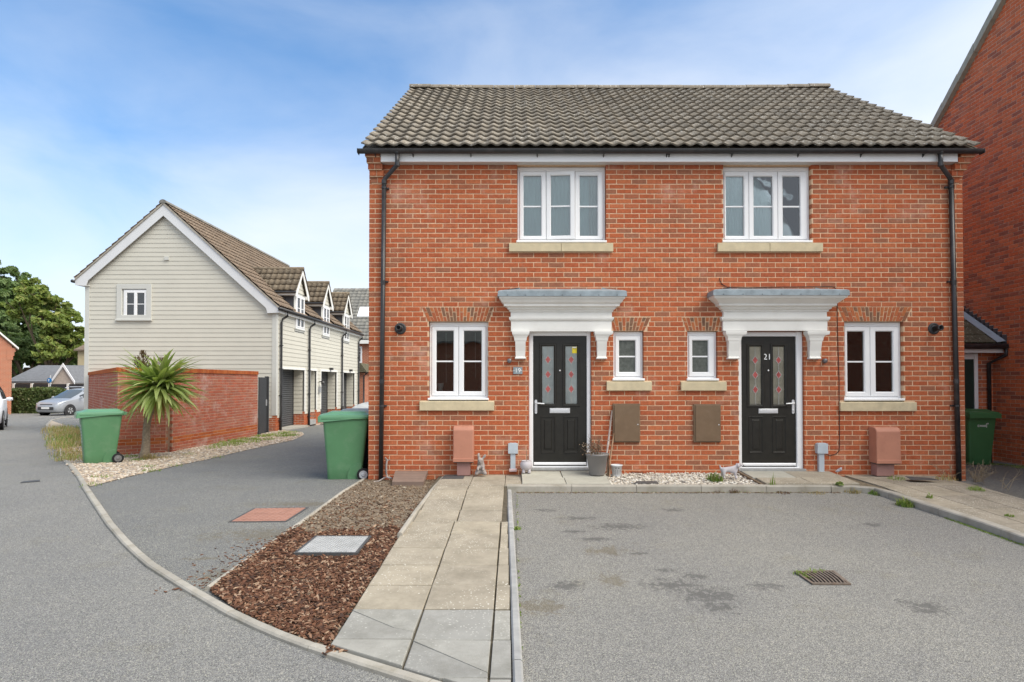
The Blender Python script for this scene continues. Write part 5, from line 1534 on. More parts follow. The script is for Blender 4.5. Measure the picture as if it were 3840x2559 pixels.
# roller shutters and the recessed entrance
for i, (a, b) in enumerate(OP):
    if i == 1:
        m = MB(); m.box(XS - dep + .01, XS - .0, a, b, ZG, ZG + .18); m.build('step', CONCB, ch)
        m = MB(); m.cbox(a, b, 0, .04, ZG + .18, ZL - .1, .01)
        o = MB(); o.box(XS - dep + .002, XS - dep + .05, a + .05, b - .05, ZG + .18, ZL - .05); o.build('entrance_door', WHITE, ch)
        continue
    sh = thing('roller_shutter', (XS - dep, (a + b) / 2, ZG), None, None); sh.parent = ch; sh.location -= ch.location
    n = 28; h_ = (ZL - ZG - .02) / n
    m0 = MB(); m0.loft([[(XS - dep + .03, a, ZG), (XS - dep + .052, a, ZG + h_ * .25), (XS - dep + .052, a, ZG + h_ * .7), (XS - dep + .03, a, ZG + h_ * .97)], [(XS - dep + .03, b, ZG), (XS - dep + .052, b, ZG + h_ * .25), (XS - dep + .052, b, ZG + h_ * .7), (XS - dep + .03, b, ZG + h_ * .97)]], 0, False, False)
    base = m0.build('slat', SHUTTER, sh)
    for k in range(1, n):
        c = base.copy(); C.objects.link(c); c.parent = sh; c.location = base.location + Vector((0, 0, h_ * k))
    m = MB(); m.box(XS - dep + .01, XS - dep + .07, a, a + .05, ZG, ZL); m.box(XS - dep + .01, XS - dep + .07, b - .05, b - .003, ZG, ZL); m.build('guide_rail', BLACKP, sh)
    m = MB(); m.box(XS - dep + .02, XS + .15, a, b, ZG - .05, g(GZ) + .025); m.build('threshold', CONC, ch)
    if i >= 2:
        m = MB(); yn = a + .38; zn_ = F(1926, 1440, a).z
        m.box(XS - dep + .054, XS - dep + .058, yn - .16, yn + .16, zn_ - .19, zn_ + .22)
        for q in range(2):
            m.box(XS - dep + .058, XS - dep + .060, yn - .10, yn + .10, zn_ - .14 + q * .2, zn_ - .02 + q * .2, 1)
            m.box(XS - dep + .060, XS - dep + .062, yn - .06, yn + .06, zn_ - .11 + q * .2, zn_ - .05 + q * .2, 0)
        m.build('notice', [PAPER, INK], sh)
yl_ = (OP[1][1] + OP[2][0]) / 2
m = MB(); m.tube([(XS + .02, yl_, CZ + .02), (XS + .14, yl_ + .02, CZ + .06)], .02, 6); m.ico((XS + .17, yl_ + .02, CZ - .02), .09, 0); m.build('wall_lamp', BLACKP, ch)
m = MB(); m.box(XS + .01, XS + .08, yl_ - .08, yl_ + .08, CZ - .42, CZ - .18); m.build('entry_panel', M('steel_grey', (.3, .31, .32), .4, .05, 5), ch)
for i in (2, 3):
    m = MB(); ym = (OP[i][0] + OP[i][1]) / 2 + .1; m.box(XS + .02, XS + .14, ym - .08, ym + .08, ZL + .06, ZL + .16); m.build('bulkhead_lamp', BLACKP, ch)
# casing and gable window
wn = thing('window', (gw[0], GZ, gw[2]), 'gable window with wide cream casing', None); wn.parent = ch; wn.location -= ch.location
m = MB(); ring(m, cas[0] - .04, cas[1] + .04, cas[2] - .02, cas[3] + .06, .17, GZ - .05, GZ + .03, .01); m.build('casing', BOARDT, wn, fix=True)
m = MB(); m.cbox(cas[0] - .06, cas[1] + .06, GZ - .09, GZ + .02, cas[2] - .05, cas[2] + .01, .01); m.build('sill', BOARDT, wn)
def small_window(parent, org, u, x0, x1, z0, z1, nl, bars=(.5,), back=CURTAIN):
    """flat-mounted white window; org + u*x, outward normal (u.y,-u.x)"""
    u = Vector(u); n = Vector((u.y, -u.x, 0))
    T = Matrix.Translation(org) @ Matrix(((u.x, -n.x, 0, 0), (u.y, -n.y, 0, 0), (0, 0, 1, 0), (0, 0, 0, 1)))
    m = MB(); ring(m, x0, x1, z0, z1, .05, -.02, .04, .006)
    w_ = (x1 - x0 - .1) / nl
    for k in range(nl): ring(m, x0 + .05 + k * w_, x0 + .05 + (k + 1) * w_, z0 + .05, z1 - .05, .05, -.03, .03, .006)
    for k in range(nl):
        for b_ in bars: m.box(x0 + .1 + k * w_, x0 + (k + 1) * w_, -.012, .0, z0 + (z1 - z0) * b_ - .012, z0 + (z1 - z0) * b_ + .012)
    m.v = [tuple(T @ Vector(v)) for v in m.v]; fr = m.build('frame', WHITE, parent, fix=True)
    for k in range(nl):
        p = MB(); p.box(x0 + .095 + k * w_, x0 + .005 + (k + 1) * w_, -.004, .002, z0 + .095, z1 - .095); p.v = [tuple(T @ Vector(v)) for v in p.v]; p.build('pane', GLASS, parent)
    p = MB(); p.box(x0 + .06, x1 - .06, .022, .028, z0 + .06, z1 - .06); p.v = [tuple(T @ Vector(v)) for v in p.v]; p.build('blind', back, parent)
    return fr
TEALD = M('dull_teal_blind', (.24, .32, .31), .9, .2, 6)
small_window(wn, (0, GZ - .0, 0), (1, 0, 0), *gw, 2, (.5,), TEALD)
m = MB(); zc = gxy(624, 970).z; m.box(gxy(619, 970).x, gxy(635, 970).x, GZ - .05, GZ, zc - .06, zc + .06); m.build('vent_cover', BOARDT, ch)
# barge boards
bw = .33
for s_, t_, e_ in ((-1, tl, ev_l), (1, tr, ev_r)):
    xo = e_.x
    m = MB()
    co = 1 / math.cos(math.atan(t_))
    zin = lambda x: roofz(x) - .05 - bw * co * .62
    p = [(apx.x, GZ - .14, apx.z - .06), (apx.x, GZ - .14, apx.z - .06 - .33 * co * .85), (xo - s_ * .42, GZ - .14, roofz(xo - s_ * .42) - .06 - .33 * co * .85), (xo - s_ * .36, GZ - .14, roofz(xo) - .24), (xo, GZ - .14, roofz(xo) - .22), (xo, GZ - .14, roofz(xo) - .04)]
    m.prism(p, (0, .03, 0)); m.build('barge_board', M('pale_grey_barge', (.67, .68, .69), .45, .03, 3), ch, fix=True)
    m = MB(); m.prism([(xo - s_ * .42, GZ - .112, roofz(xo) - .235), (xo - s_ * .02, GZ - .112, roofz(xo) - .215), (xo - s_ * .02, YG1, roofz(xo) - .215), (xo - s_ * .42, YG1, roofz(xo) - .235)], (0, 0, .015)); m.build('soffit', WHITEG, ch)
    m = MB(); m.box(xo - .02, xo + .0, GZ - .11, YG1, roofz(xo) - .21, roofz(xo) - .05); m.build('fascia', WHITEG, ch)
    m = MB(); m.tube([(xo + s_ * .06, GZ - .2, roofz(xo) - .09), (xo + s_ * .06, YG1, roofz(xo) - .09)], .055, 8); gt_ = m.build('gutter', BLACKP, ch, True, fix=True)
# roof
rp = MB()
oh = .17
for s_, e_ in ((-1, ev_l), (1, ev_r)):
    rp.face([(apx.x, GZ - oh, apx.z - .03), (e_.x, GZ - oh, e_.z - .03), (e_.x, YG1 + .1, e_.z - .03), (apx.x, YG1 + .1, apx.z - .03)])
groof = rp.build('roof', TILEB, ch)
slr = math.hypot(ev_r.x - apx.x, apx.z - ev_r.z); pr_ = math.atan2(apx.z - ev_r.z, ev_r.x - apx.x)
def not_in_dormer(p):
    return not any(abs(p.y - d) < DW[1] * .9 and p.x > XS - .3 for d in DORM)
tiled_roof(groof, Vector((ev_r.x, GZ - oh, ev_r.z)), rad(90), pr_, LEN + oh, slr, 56, 16, TILEB, 280, .028, 8, not_in_dormer)
# verge tiles on the left slope seen edge on
sll = math.hypot(apx.x - ev_l.x, apx.z - ev_l.z); pl_ = math.atan2(apx.z - ev_l.z, apx.x - ev_l.x)
tiled_roof(groof, Vector((ev_l.x, GZ - oh + .6, ev_l.z)), rad(-90), pl_, .6, sll, 3, 14, TILEB, 42, .028, 8)
for s_, e_ in ((-1, ev_l), (1, ev_r)):
    m = MB(); m.prism([(apx.x, GZ - oh + .0, apx.z - .06), (e_.x, GZ - oh + .0, e_.z - .06), (e_.x, GZ - oh + .0, e_.z + .0), (apx.x, GZ - oh + .0, apx.z + .01)], (0, .1, 0)); m.build('verge', M('verge_mortar', (.36, .33, .28), .9, .15, 9), groof)
for k in range(24):
    a, b = GZ - oh - .02 + k * (LEN + oh) / 24, GZ - oh - .02 + (k + 1) * (LEN + oh) / 24 - .01
    m = MB(); m.loft([[(apx.x + .13 * math.cos(t), y, apx.z - .02 + .12 * math.sin(t)) for t in [math.pi * q / 8 for q in range(9)]] for y in (a, b)]); m.build('ridge_tile', TILEG, groof, fix=True)
for i, d in enumerate(DORM):
    dr = thing('dormer', (XS, d, zd_e), None, None); dr.parent = ch; dr.location -= ch.location
    xb = XS - 2.6
    hw_ = DW[1]
    m = MB()
    m.face([(XS + .0, d - DW[0] - .12, dwz[0] - .1), (XS + .0, d + DW[0] + .12, dwz[0] - .1), (XS, d + DW[0] + .12, zd_e), (XS, d, zd_r - .12), (XS, d - DW[0] - .12, zd_e)])
    m.build('front', BOARDT, dr)
    for kk in range(5):
        zz = dwz[1] + .1 + kk * EXP
        if zz > zd_r - .35: break
        hl = min(DW[0] + .1, (zd_r - .2 - zz) / (zd_r - zd_e) * hw_)
        hl2 = min(DW[0] + .1, max(.02, (zd_r - .2 - zz - EXP) / (zd_r - zd_e) * hw_))
        board(dr, Vector((XS, 0, 0)), (0, 1, 0), d - hl, d + hl, d - hl2, d + hl2, zz, EXP)
    m = MB()
    for s_ in (-1, 1):
        y_ = d + s_ * (DW[0] + .10)
        m = MB(); m.face([(XS, y_, roofz(XS) - .1), (XS, y_, zd_e), (apx.x + (apx.z - zd_e) / tr - .05, y_, zd_e)]); m.build('cheek', FASCIAG, dr)
    small_window(dr, (XS + .03, 0, 0), (0, 1, 0), d - DW[0], d + DW[0], dwz[0], dwz[1], 2, (.32, .62), TEALD if i else NET)
    m = MB(); m.box(XS + .0, XS + .03, d - DW[0] - .07, d + DW[0] + .07, dwz[0] - .09, dwz[0] - .0); m.box(XS - .02, XS + .06, d - DW[0] - .09, d + DW[0] + .09, dwz[0] - .03, dwz[0]); m.build('apron', BOARDT, dr)
    th_ = math.atan2(zd_r - zd_e, hw_)
    m = MB()
    for s_ in (-1, 1):
        m.prism([(XS + .11, d, zd_r - .02), (XS + .11, d + s_ * hw_, zd_e - .02), (XS + .11, d + s_ * hw_, zd_e - .20), (XS + .11, d + s_ * (hw_ - .12), zd_e - .20), (XS + .11, d, zd_r - .22)], (.02, 0, 0))
    m.build('barge_board', WHITEG, dr, fix=True)
    for s_ in (-1, 1):
        m = MB(); m.box(XS - .9, XS + .11, *sorted((d + s_ * (hw_ - .02), d + s_ * (hw_ - .22))), zd_e - .16, zd_e - .04); m.build('eaves_box', WHITEG, dr)
    m = MB()
    for s_ in (-1, 1): m.face([(XS + .14, d, zd_r - .02), (XS + .14, d + s_ * hw_, zd_e - .02), (xb, d + s_ * hw_, zd_e - .02), (xb, d, zd_r - .02)])
    for s_ in (-1, 1): m.tube([(XS + .14, d + s_ * (hw_ + .03), zd_e - .05), (XS - 1.0, d + s_ * (hw_ + .03), zd_e - .05)], .04, 6, 1)
    drf = m.build('roof', [TILED, BLACKP], dr)
    sd_ = math.hypot(hw_, zd_r - zd_e)
    keepd = lambda p: p.z > roofz(p.x) - .16
    xfar = XS + .15
    tiled_roof(drf, Vector((xb, d - hw_, zd_e)), 0, th_, xfar - xb, sd_, 13, 4, TILED, 26 if i == 0 else 0, .03, 8)
    tiled_roof(drf, Vector((xfar, d + hw_, zd_e)), rad(180), th_, xfar - xb, sd_, 13, 4, TILED, 0, .03, 6)
    m = MB(); m.tube([(XS + .16, d, zd_r + .0), (xb, d, zd_r + .0)], .07, 8); m.build('ridge', TILED, drf, True, fix=True)
for px in (1047, 1154, 1277.6, 1340):
    y_ = sY(px)
    r_ = thing('downpipe', (XS, y_, ZG), None, None); r_.parent = ch; r_.location -= ch.location
    xg = ev_r.x + .06; zg_ = roofz(ev_r.x) - .1
    m = MB(); m.tube([(xg, y_ + .25, zg_), (xg, y_ + .25, zg_ - .16), (XS + .1, y_ + .02, zg_ - .30), (XS + .07, y_, zg_ - .42), (XS + .07, y_, zpl + .12), (XS + .07, y_, zpl + .05), (XS + .05, y_ + .03, zpl - .1), (XS + .05, y_ + .03, ZG)], .04, 8); m.build('pipe', BLACKP, r_, True, fix=True)
    m = MB()
    for q in (.35, 1.2, 2.1, 2.9): m.box(XS + .0, XS + .12, y_ - .05, y_ + .05, ZG + q, ZG + q + .035)
    m.build('pipe_clip', BLACKP, r_)

# ------------------------------------------------------------------ the garden wall and gate
zcop = F(450, 1378, 13.56).z
gwl = thing('garden_wall', (-8.85, 13.56, g(13.56)), 'chest high weathered red brick garden wall with brick on edge coping', 'wall')
WP = [Vector((-14.15, 20.2, 0)), Vector((-8.85, 13.56, 0)), Vector((-7.97, 14.12, 0)), Vector((-7.80, 18.5, 0))]
wp_z = zcop - .105
gpit = .0752
zg0 = wp_z - 25 * gpit
for i, (a, b) in enumerate(zip(WP, WP[1:])):
    u = (b - a).normalized(); n = Vector((u.y, -u.x, 0)); L_ = (b - a).length
    ia, ib = (a + u * (.085 if i == 2 else 0)), (b - u * (.085 if i == 1 else 0))
    m = MB(); m.prism([Vector((p.x, p.y, zg0 - .05)) - n * o_ for p, o_ in ((ia, .006), (ib, .006), (ib, .2), (ia, .2))], (0, 0, wp_z - zg0 + .06))
    seg = m.build('wall', MORTARD, gwl, fix=True)
    e0, e1 = (0, L_)
    if i == 1: e1 = L_ - .06
    if i == 2: e0 = .06
    pc = brick_pieces(e0, e1, zg0, 25, gpit, .225, .05, ())
    if i == 1: pc = [((q[0], L_ - .10, q[2], q[3]) if q[1] > L_ - .10 and r_ % 2 and r_ > 1 else q, r_) for q, r_ in pc if q[0] < L_ - .13 or not (r_ % 2 and r_ > 1)]
    if i == 2: pc = [((.10, q[1], q[2], q[3]) if q[0] < .10 and not r_ % 2 and r_ > 1 else q, r_) for q, r_ in pc if q[1] > .13 or not (r_ % 2 == 0 and r_ > 1)]
    cx_ = Vector((0, 0, CZ))
    lay(seg, pc, a, u, .225, gpit, [BRICKG, BRICKO], (30, 110, 130)[i], cam_key, .06, .010, 'brick', lambda r_: 1 if r_ in (3, 4) else 0, .0015)
    nb_ = int(L_ / .075)
    cm0 = MB(); cm0.cbox(-.033, .033, 0, .25, 0, .105, .005); cme = cm0.mesh('coping_brick', BRICKO)
    rest = MB()
    for k in range(nb_):
        p = a + u * (.0375 + k * L_ / nb_) + n * .025
        zz = wp_z + R.uniform(-.002, .002)
        if i > 0 or k > nb_ - 30: inst(cme, 'coping_brick', gwl, Vector((p.x, p.y, zz)), (0, 0, math.atan2(u.y, u.x)))
        else: rest.cbox(-.033, .033, 0, .25, 0, .105, .005, 0, Matrix.Translation((p.x, p.y, zz)) @ Matrix.Rotation(math.atan2(u.y, u.x), 4, 'Z'))
    if rest.f: rest.build('coping_brick', BRICKO, gwl)['kind'] = 'stuff'
gt = thing('garden_gate', (-7.8, 18.6, g(19)), 'charcoal boarded garden gate at the far end of the brick wall', 'gate')
ga, gb_ = Vector((-7.80, 18.56, 0)), Vector((-8.16, 20.15, 0))
u = (gb_ - ga).normalized(); Lg = (gb_ - ga).length
T = Matrix.Translation(ga) @ Matrix.Rotation(math.atan2(u.y, u.x), 4, 'Z')
for k in range(9):
    m = MB(); m.cbox(.02 + k * .145, .02 + k * .145 + .138, -.02, .01, g(19) + .03, CZ + .16, .008, 0, T); m.build('gate_board', GATEM, gt)
m = MB(); m.cbox(Lg - .30, Lg - .18, -.07, .05, g(19), CZ + .20, .01, 0, T); m.build('post', GATEM, gt)
m = MB(); m.box(Lg - .48, Lg - .44, -.05, -.02, CZ - .75, CZ - .55, 0, T); m.build('latch', CHROME, gt)

# ------------------------------------------------------------------ wheelie bins
def bin_(loc, rz, label, body_m, lid_m, rim=GREYRIM, logo=False, stripe=False):
    H, W, Dp = .98, .55, .60
    root = thing('wheelie_bin', loc, label, 'bin', 'green and black wheelie bins', None, rz)
    save = wloc
    def fin(mb, name, mat, bev=0, par=None, smooth=False):
        o = mb.build(name, mat, None, smooth, bev, fix=True); o.parent = par or root
        return o
    def rr(hx, y0, y1, z, r_=.045, n=4):
        pts = []
        for cx_, cy_, a0 in ((hx - r_, y1 - r_, 0), (-hx + r_, y1 - r_, 90), (-hx + r_, y0 + r_, 180), (hx - r_, y0 + r_, 270)):
            for k in range(n + 1):
                a = rad(a0 + 90 * k / n); pts.append((cx_ + r_ * math.cos(a), cy_ + r_ * math.sin(a), z))
        return pts
    m = MB()
    m.loft([rr(.205, -.25, .235, .02), rr(.212, -.26, .245, .035), rr(.222, -.268, .26, .2), rr(.272, -.325, .345, .93), rr(.274, -.328, .35, .96)])
    m.tube([(-.285, -.335, .955), (.285, -.335, .955), (.285, .36, .955), (-.285, .36, .955), (-.285, -.335, .955)], .018, 6)
    body = fin(m, 'body', body_m)
    body.data.polygons.foreach_set('use_smooth', [len(p.vertices) == 4 for p in body.data.polygons])
    for s_ in (-1, 1):           # raised wheel arch on each side
        m = MB()
        pts = []
        for k in range(9):
            a = rad(180 - 90 * k / 8)
            pts.append((.22 * 1.0 + 0, .245 + .21 * math.cos(a), .08 + .20 * math.sin(a)))
        poly = [(s_ * (.2215 + .012 * (z / .3)), y, z) for _, y, z in pts] 
        poly = [(s_ * .219, .035, .025)] + [(s_ * (.219 + .075 * max(0, z - .05)), y, z) for _, y, z in pts] + [(s_ * .219, .245, .025)]
        m.prism(poly, (s_ * .014, 0, 0))
        fin(m, 'wheel_arch', body_m, .004, body)
    m = MB()
    m.loft([rr(.292, -.385, .375, .968, .05), rr(.296, -.392, .38, .985, .05), rr(.290, -.38, .378, 1.012, .05), rr(.235, -.29, .33, 1.032, .06), rr(.20, -.24, .30, 1.055, .06), rr(.19, -.22, .29, 1.060, .06)])
    m.prism([(-.296, -.39, .985), (-.296, .36, .985), (-.296, .2, .955), (-.296, -.39, .905)], (.006, 0, 0)); m.prism([(.290, -.39, .985), (.290, .36, .985), (.290, .2, .955), (.290, -.39, .905)], (.006, 0, 0))
    m.box(-.29, .29, -.396, -.386, .90, .99)
    lid = fin(m, 'lid', lid_m)
    m = MB(); m.tube([(-.24, .36, .975), (-.24, .42, .985), (.24, .42, .985), (.24, .36, .975)], .014, 8); m.box(-.25, -.2, .34, .42, .945, .99); m.box(.2, .25, .34, .42, .945, .99)
    fin(m, 'handle', body_m)
    for s_ in (-1, 1):
        m = MB()
        pr = [(.001, -.03), (.07, -.03), (.098, -.022), (.098, .022), (.07, .03), (.001, .03)]
        m.lathe([(r_, z) for r_, z in pr], 20)
        wv = MB(); wv.lathe([(.001, -.032), (.062, -.032), (.066, -.028), (.05, -.024), (.03, -.034), (.02, -.044), (.001, -.044)], 20)
        Tw = Matrix.Translation((s_ * .265, .275, .10)) @ Matrix.Rotation(rad(-90 * s_), 4, 'Y')
        for q in (m, wv): q.v = [tuple(Tw @ Vector(v)) for v in q.v]
        tyre = fin(m, 'wheel', RUBBER); fin(wv, 'rim', rim, 0, tyre)
    if logo:
        m = MB()
        for k, (x, w__, z0, z1) in enumerate([(-.09, .03, .735, .775), (-.045, .02, .74, .77), (-.018, .022, .738, .77), (.012, .022, .738, .768), (.04, .018, .738, .772), (.066, .016, .725, .80), (.09, .02, .785, .81)]):
            yy = -.318 - (.77 - .96) * .078 - .0145
            m.box(x, x + w__, -.3155, -.312, z0, z1)
            m.box(x + .006, x + w__ - .006, -.3165, -.3155, z0 + .01, z1 - .012, 1)
        fin(m, 'logo_print', [PAPER, body_m])
    if stripe:
        m = MB()
        for k in range(6): m.box(-.03, .03, -.2955 - .0785 * (.42 + k * .06 - .55) - .004, -.290 - .0785 * (.42 + k * .06 - .55), .42 + k * .062, .46 + k * .062)
        fin(m, 'number_print', PAPER)
    return root
def gv(x, y, dz=.006): return Vector((x, y, g(y) + dz))
bin_(gv(-2.62, 9.50, -.02), rad(-78), 'pale green wheelie bin standing against the left corner of the house', BINGREEN, BINLID, GREYRIM)
bL = FG(372, 1742)
bin_(gv(bL.x - .17, bL.y + .26), rad(-51), 'green wheelie bin on the gravel beside the palm', BINGREEN2 if False else BINGREEN, BINLID, M('dull_grey_rim', (.16, .16, .16), .5), False, True)
bin_(gv(8.76, 11.66), 0, 'deep green wheelie bin in the passage between the houses', BINGREEN2, BINGREEN2, GREYRIM, True)
bin_(gv(-2.60, 10.2), rad(-84), 'black wheelie bin with grey lid behind the pale green bin', BINBLACK, M('grey_lid', (.36, .40, .40), .4), GREYRIM)

# ------------------------------------------------------------------ palm
pb0 = FG(540, 1722)
palm = thing('palm_tree', pb0, 'spiky cabbage palm with a leaning bare trunk in the gravel', 'tree')
top = F(592, 1452, pb0.y)
m = MB()
cv = []
for k in range(15):
    t = k / 14
    p = pb0.lerp(top, t); p.x += .06 * math.sin(t * math.pi) * -1 + .02 * math.sin(t * 9); cv.append(p)
cv[0].z -= .05
m.tube(cv, [.125, .10, .086, .08, .075, .072, .07, .069, .068, .068, .067, .067, .066, .066, .06], 14)
for k in range(1, 15):
    pass
m.build('trunk', PALMTR, palm, True, fix=True)
def sword(L_, wd, bend, n=6):
    m = MB(); pts = []
    z = 0; x = 0; an = 0
    for k in range(n + 1):
        t = k / n
        pts.append((x, z, wd * (.55 + .45 * math.sin(min(1, t * 2.2) * math.pi / 2)) * (1 - t ** 2.2) + .001))
        st = L_ / n; an = bend * t ** 1.5; x += st * math.cos(an); z -= st * math.sin(an)
    for k, (x, z, h) in enumerate(pts):
        m.v += [(x, -h, z + h * .35), (x, 0, z), (x, h, z + h * .35)]
        if k:
            a = 3 * (k - 1); m.f += [(a, a + 1, a + 4, a + 3), (a + 1, a + 2, a + 5, a + 4)]; m.m += [0, 0]
    return m
lv = []
for L_, wd, bend in ((.92, .062, .25), (.98, .064, .5), (.84, .056, .1), (.95, .064, .75), (.80, .056, .38)):
    lv.append(sword(L_, wd, bend).mesh('leaf', PALMLF))
dry = [sword(.7, .022, .9).mesh('dry_leaf', PALMDRY), sword(.62, .018, .5).mesh('dry_leaf', PALMDRY)]
heads = [(top + Vector((.0, 0, .02)), 185, .95), (top + Vector((.20, .02, .17)), 50, .72), (top + Vector((-.18, .05, .12)), 34, .62)]
for hp, n, sc in heads:
    for k in range(n):
        el = math.asin(min(1, max(-.93, -.72 + 1.55 * ((k + .5) / n)))) + R.gauss(0, .08)
        az = k * 2.399963 + R.gauss(0, .15)
        if el < -.35 and R.random() < .12: continue
        dr_ = .04 + .06 * max(0, -el)
        base = hp + Vector((math.cos(az) * .05, math.sin(az) * .05, (.13 if el > 0 else .0) * math.sin(el) - .12 * max(0, -el)))
        s_ = sc * R.uniform(.85, 1.12)
        rot = (R.uniform(-.25, .25), -el, az)
        o = bpy.data.objects.new('leaf', R.choice(lv)); C.objects.link(o); o.parent = palm; o.location = base - pb0
        o.rotation_euler = rot; o.scale = (s_, s_, s_)
for k in range(26):
    az = R.uniform(0, 6.283); el = R.uniform(-1.45, -.85)
    o = bpy.data.objects.new('dry_leaf', R.choice(dry)); C.objects.link(o); o.parent = palm
    o.location = top - pb0 + Vector((math.cos(az) * .07, math.sin(az) * .07, -.14 - R.random() * .14)); o.rotation_euler = (0, -el, az); s_ = R.uniform(.6, 1.0); o.scale = (s_, s_, s_)
m = MB()
for (cx_, cz, h, r_) in ((-.30, .40, .36, .13), (.10, .42, .2, .06)):
    for k in range(170 if h > .2 else 40):
        a = R.uniform(0, 6.28); q = R.random() ** .5 * r_; zz = R.uniform(0, h)
        q *= .35 + .9 * math.sin(min(1, zz / h + .15) * math.pi)
        p = top + Vector((cx_ + q * math.cos(a), -.05 + q * math.sin(a), cz + zz - .02))
        m.tube([p, p + Vector((.02 * math.cos(a), .02 * math.sin(a), .055))], .006, 3)
m.tube([top + Vector((-.1, 0, 0)), top + Vector((-.3, -.05, .6))], .012, 5)
m.build('seed_head', SEEDH, palm)
o = blades('dry_tuft', [(pb0.x + .16, pb0.y - .1, g(pb0.y), .16, 170, .24, .004, .8), (pb0.x + .35, pb0.y + .05, g(pb0.y), .18, 90, .12, .004, .8)], GRASSD, 'straw coloured grass tuft at the foot of the palm', 'grass tuft', None)

# ------------------------------------------------------------------ cars
def car(loc, rz, label, paint, Lc, Wc, Hc, kind='mpv', rack=False, parts=True):
    root = thing('parked_car', loc, label, 'car', 'cars parked in the street', None, rz)
    P_ = M(paint[0], paint[1], .28, .02, 3, 0, 0, .5, paint[2])
    # profile stations: (y, z_low, z_belt, z_roof, half width at belt, half width at roof)
    f = Hc / 1.6; l_ = Lc / 4.1
    st = [(-2.05, .34, .60, .62, .60, .58), (-1.98, .24, .72, .74, .74, .70), (-1.75, .20, .84, .86, .83, .76), (-1.35, .20, .93, .95, .86, .77), (-1.05, .20, .98, 1.02, .87, .74), (-.55, .20, 1.0, 1.32, .88, .66), (-.15, .20, 1.01, 1.52, .88, .61), (.35, .20, 1.02, 1.60, .88, .60), (1.0, .20, 1.03, 1.59, .88, .60), (1.55, .20, 1.04, 1.50, .87, .59), (1.9, .22, 1.03, 1.22, .82, .60), (2.05, .32, .96, .98, .74, .62)]
    rings = []
    for (y, zl, zb, zr, hb, hr) in st:
        y *= l_; hb *= Wc / 1.76; hr *= Wc / 1.76; zl *= f; zb *= f; zr *= f
        zm = (zl + zb) / 2
        half = [(hb * .86, zl), (hb * .99, zl + .08 * f), (hb * 1.0, zm), (hb * .985, zb - .06), (hb * .95, zb)]
        if zr > zb + .05: half += [(hr + (hb - hr) * .45, zb + (zr - zb) * .55), (hr + .02, zr - .07), (hr * .8, zr - .01), (0, zr)]
        else: half += [(hb * .9, zb + .01), (hb * .75, zr - .008), (hb * .45, zr - .002), (0, zr)]
        ring_ = [(x, y, z) for x, z in half] + [(-x, y, z) for x, z in reversed(half[:-1])]
        rings.append(ring_)
    rw = MB()
    m, ws, sws = MB(), MB(), {-1: MB(), 1: MB()}
    nr_ = len(rings[0])
    for k in range(len(rings) - 1):
        for q in range(nr_):
            q2 = (q + 1) % nr_
            f4 = [rings[k][q], rings[k][q2], rings[k + 1][q2], rings[k + 1][q]]
            if k in (4, 5) and 6 <= q < nr_ - 7: ws.face(f4)
            elif k in (9, 10) and 6 <= q < nr_ - 7: rw.face(f4)
            elif 5 <= k <= 8 and q == 4: sws[1].face([f4[0], f4[1], f4[2], f4[3]])
            elif 5 <= k <= 8 and q == nr_ - 6: sws[-1].face(f4)
            elif k in (6, 7, 8) and q == 5: sws[1].face(f4)
            elif k in (6, 7, 8) and q == nr_ - 7: sws[-1].face(f4)
            else: m.face(f4)
    m.face(list(reversed(rings[0]))); m.face(rings[-1])
    def fin(mb, name, mat, par=None, smooth=False):
        o = mb.build(name, mat, None, smooth, fix=True); o.parent = par or root
        return o
    body = fin(m, 'body', P_, None, True)
    fin(ws, 'windscreen', M('dark_windscreen', (.10, .115, .12), .08, .02, 3, 0, 0, .8), None, True)
    fin(rw, 'rear_window', M('dark_rear_glass', (.06, .065, .07), .08, .02, 3, 0, 0, .8), None, True)
    for s_ in (-1, 1):
        fin(sws[s_], 'side_window', M('dark_side_glass', (.05, .055, .06), .08, .02, 3, 0, 0, .7), None, True)
        pb_ = MB()
        for ya, yb in ((.28, .30), (1.05, .98)): pb_.tube([(s_ * .845 * Wc / 1.76, ya * l_, 1.04 * f), (s_ * .76 * Wc / 1.76, (ya + yb) / 2 * l_, 1.30 * f), (s_ * .645 * Wc / 1.76, yb * l_, 1.53 * f)], .03, 5)
        fin(pb_, 'door_pillar', BLACKP)
    for s_ in (-1, 1):
        hd = MB(); hd.loft([[(s_ * .50, -1.99 * l_, .66 * f), (s_ * .80, -1.86 * l_, .72 * f), (s_ * .86, -1.50 * l_, .86 * f), (s_ * .62, -1.80 * l_, .80 * f)], [(s_ * .50, -2.02 * l_, .67 * f), (s_ * .82, -1.89 * l_, .73 * f), (s_ * .875, -1.52 * l_, .87 * f), (s_ * .62, -1.84 * l_, .82 * f)]]); fin(hd, 'headlight', M('headlight_lens', (.70, .73, .76), .1, .1, 9, 0, 0, .6))
        mi = MB(); mi.ico((s_ * 1.0 * Wc / 1.76, -.62 * l_, 1.06 * f), .11, 0, (1, .6, .8)); mi.tube([(s_ * .86, -.6 * l_, 1.02 * f), (s_ * .97, -.62 * l_, 1.04 * f)], .03, 5); fin(mi, 'wing_mirror', P_)
        if rack:
            rk = MB(); rk.tube([(s_ * .58, -.2, 1.62 * f), (s_ * .60, .0, 1.69 * f), (s_ * .60, 1.4, 1.69 * f), (s_ * .58, 1.6, 1.60 * f)], .02, 6); fin(rk, 'roof_rail', CHROME)
    gr = MB(); gr.box(-.52, .52, -2.075 * l_, -2.03 * l_, .36 * f, .54 * f); gr.box(-.40, .40, -2.04 * l_, -2.0 * l_, .66 * f, .70 * f); fin(gr, 'grille', BLACKP)
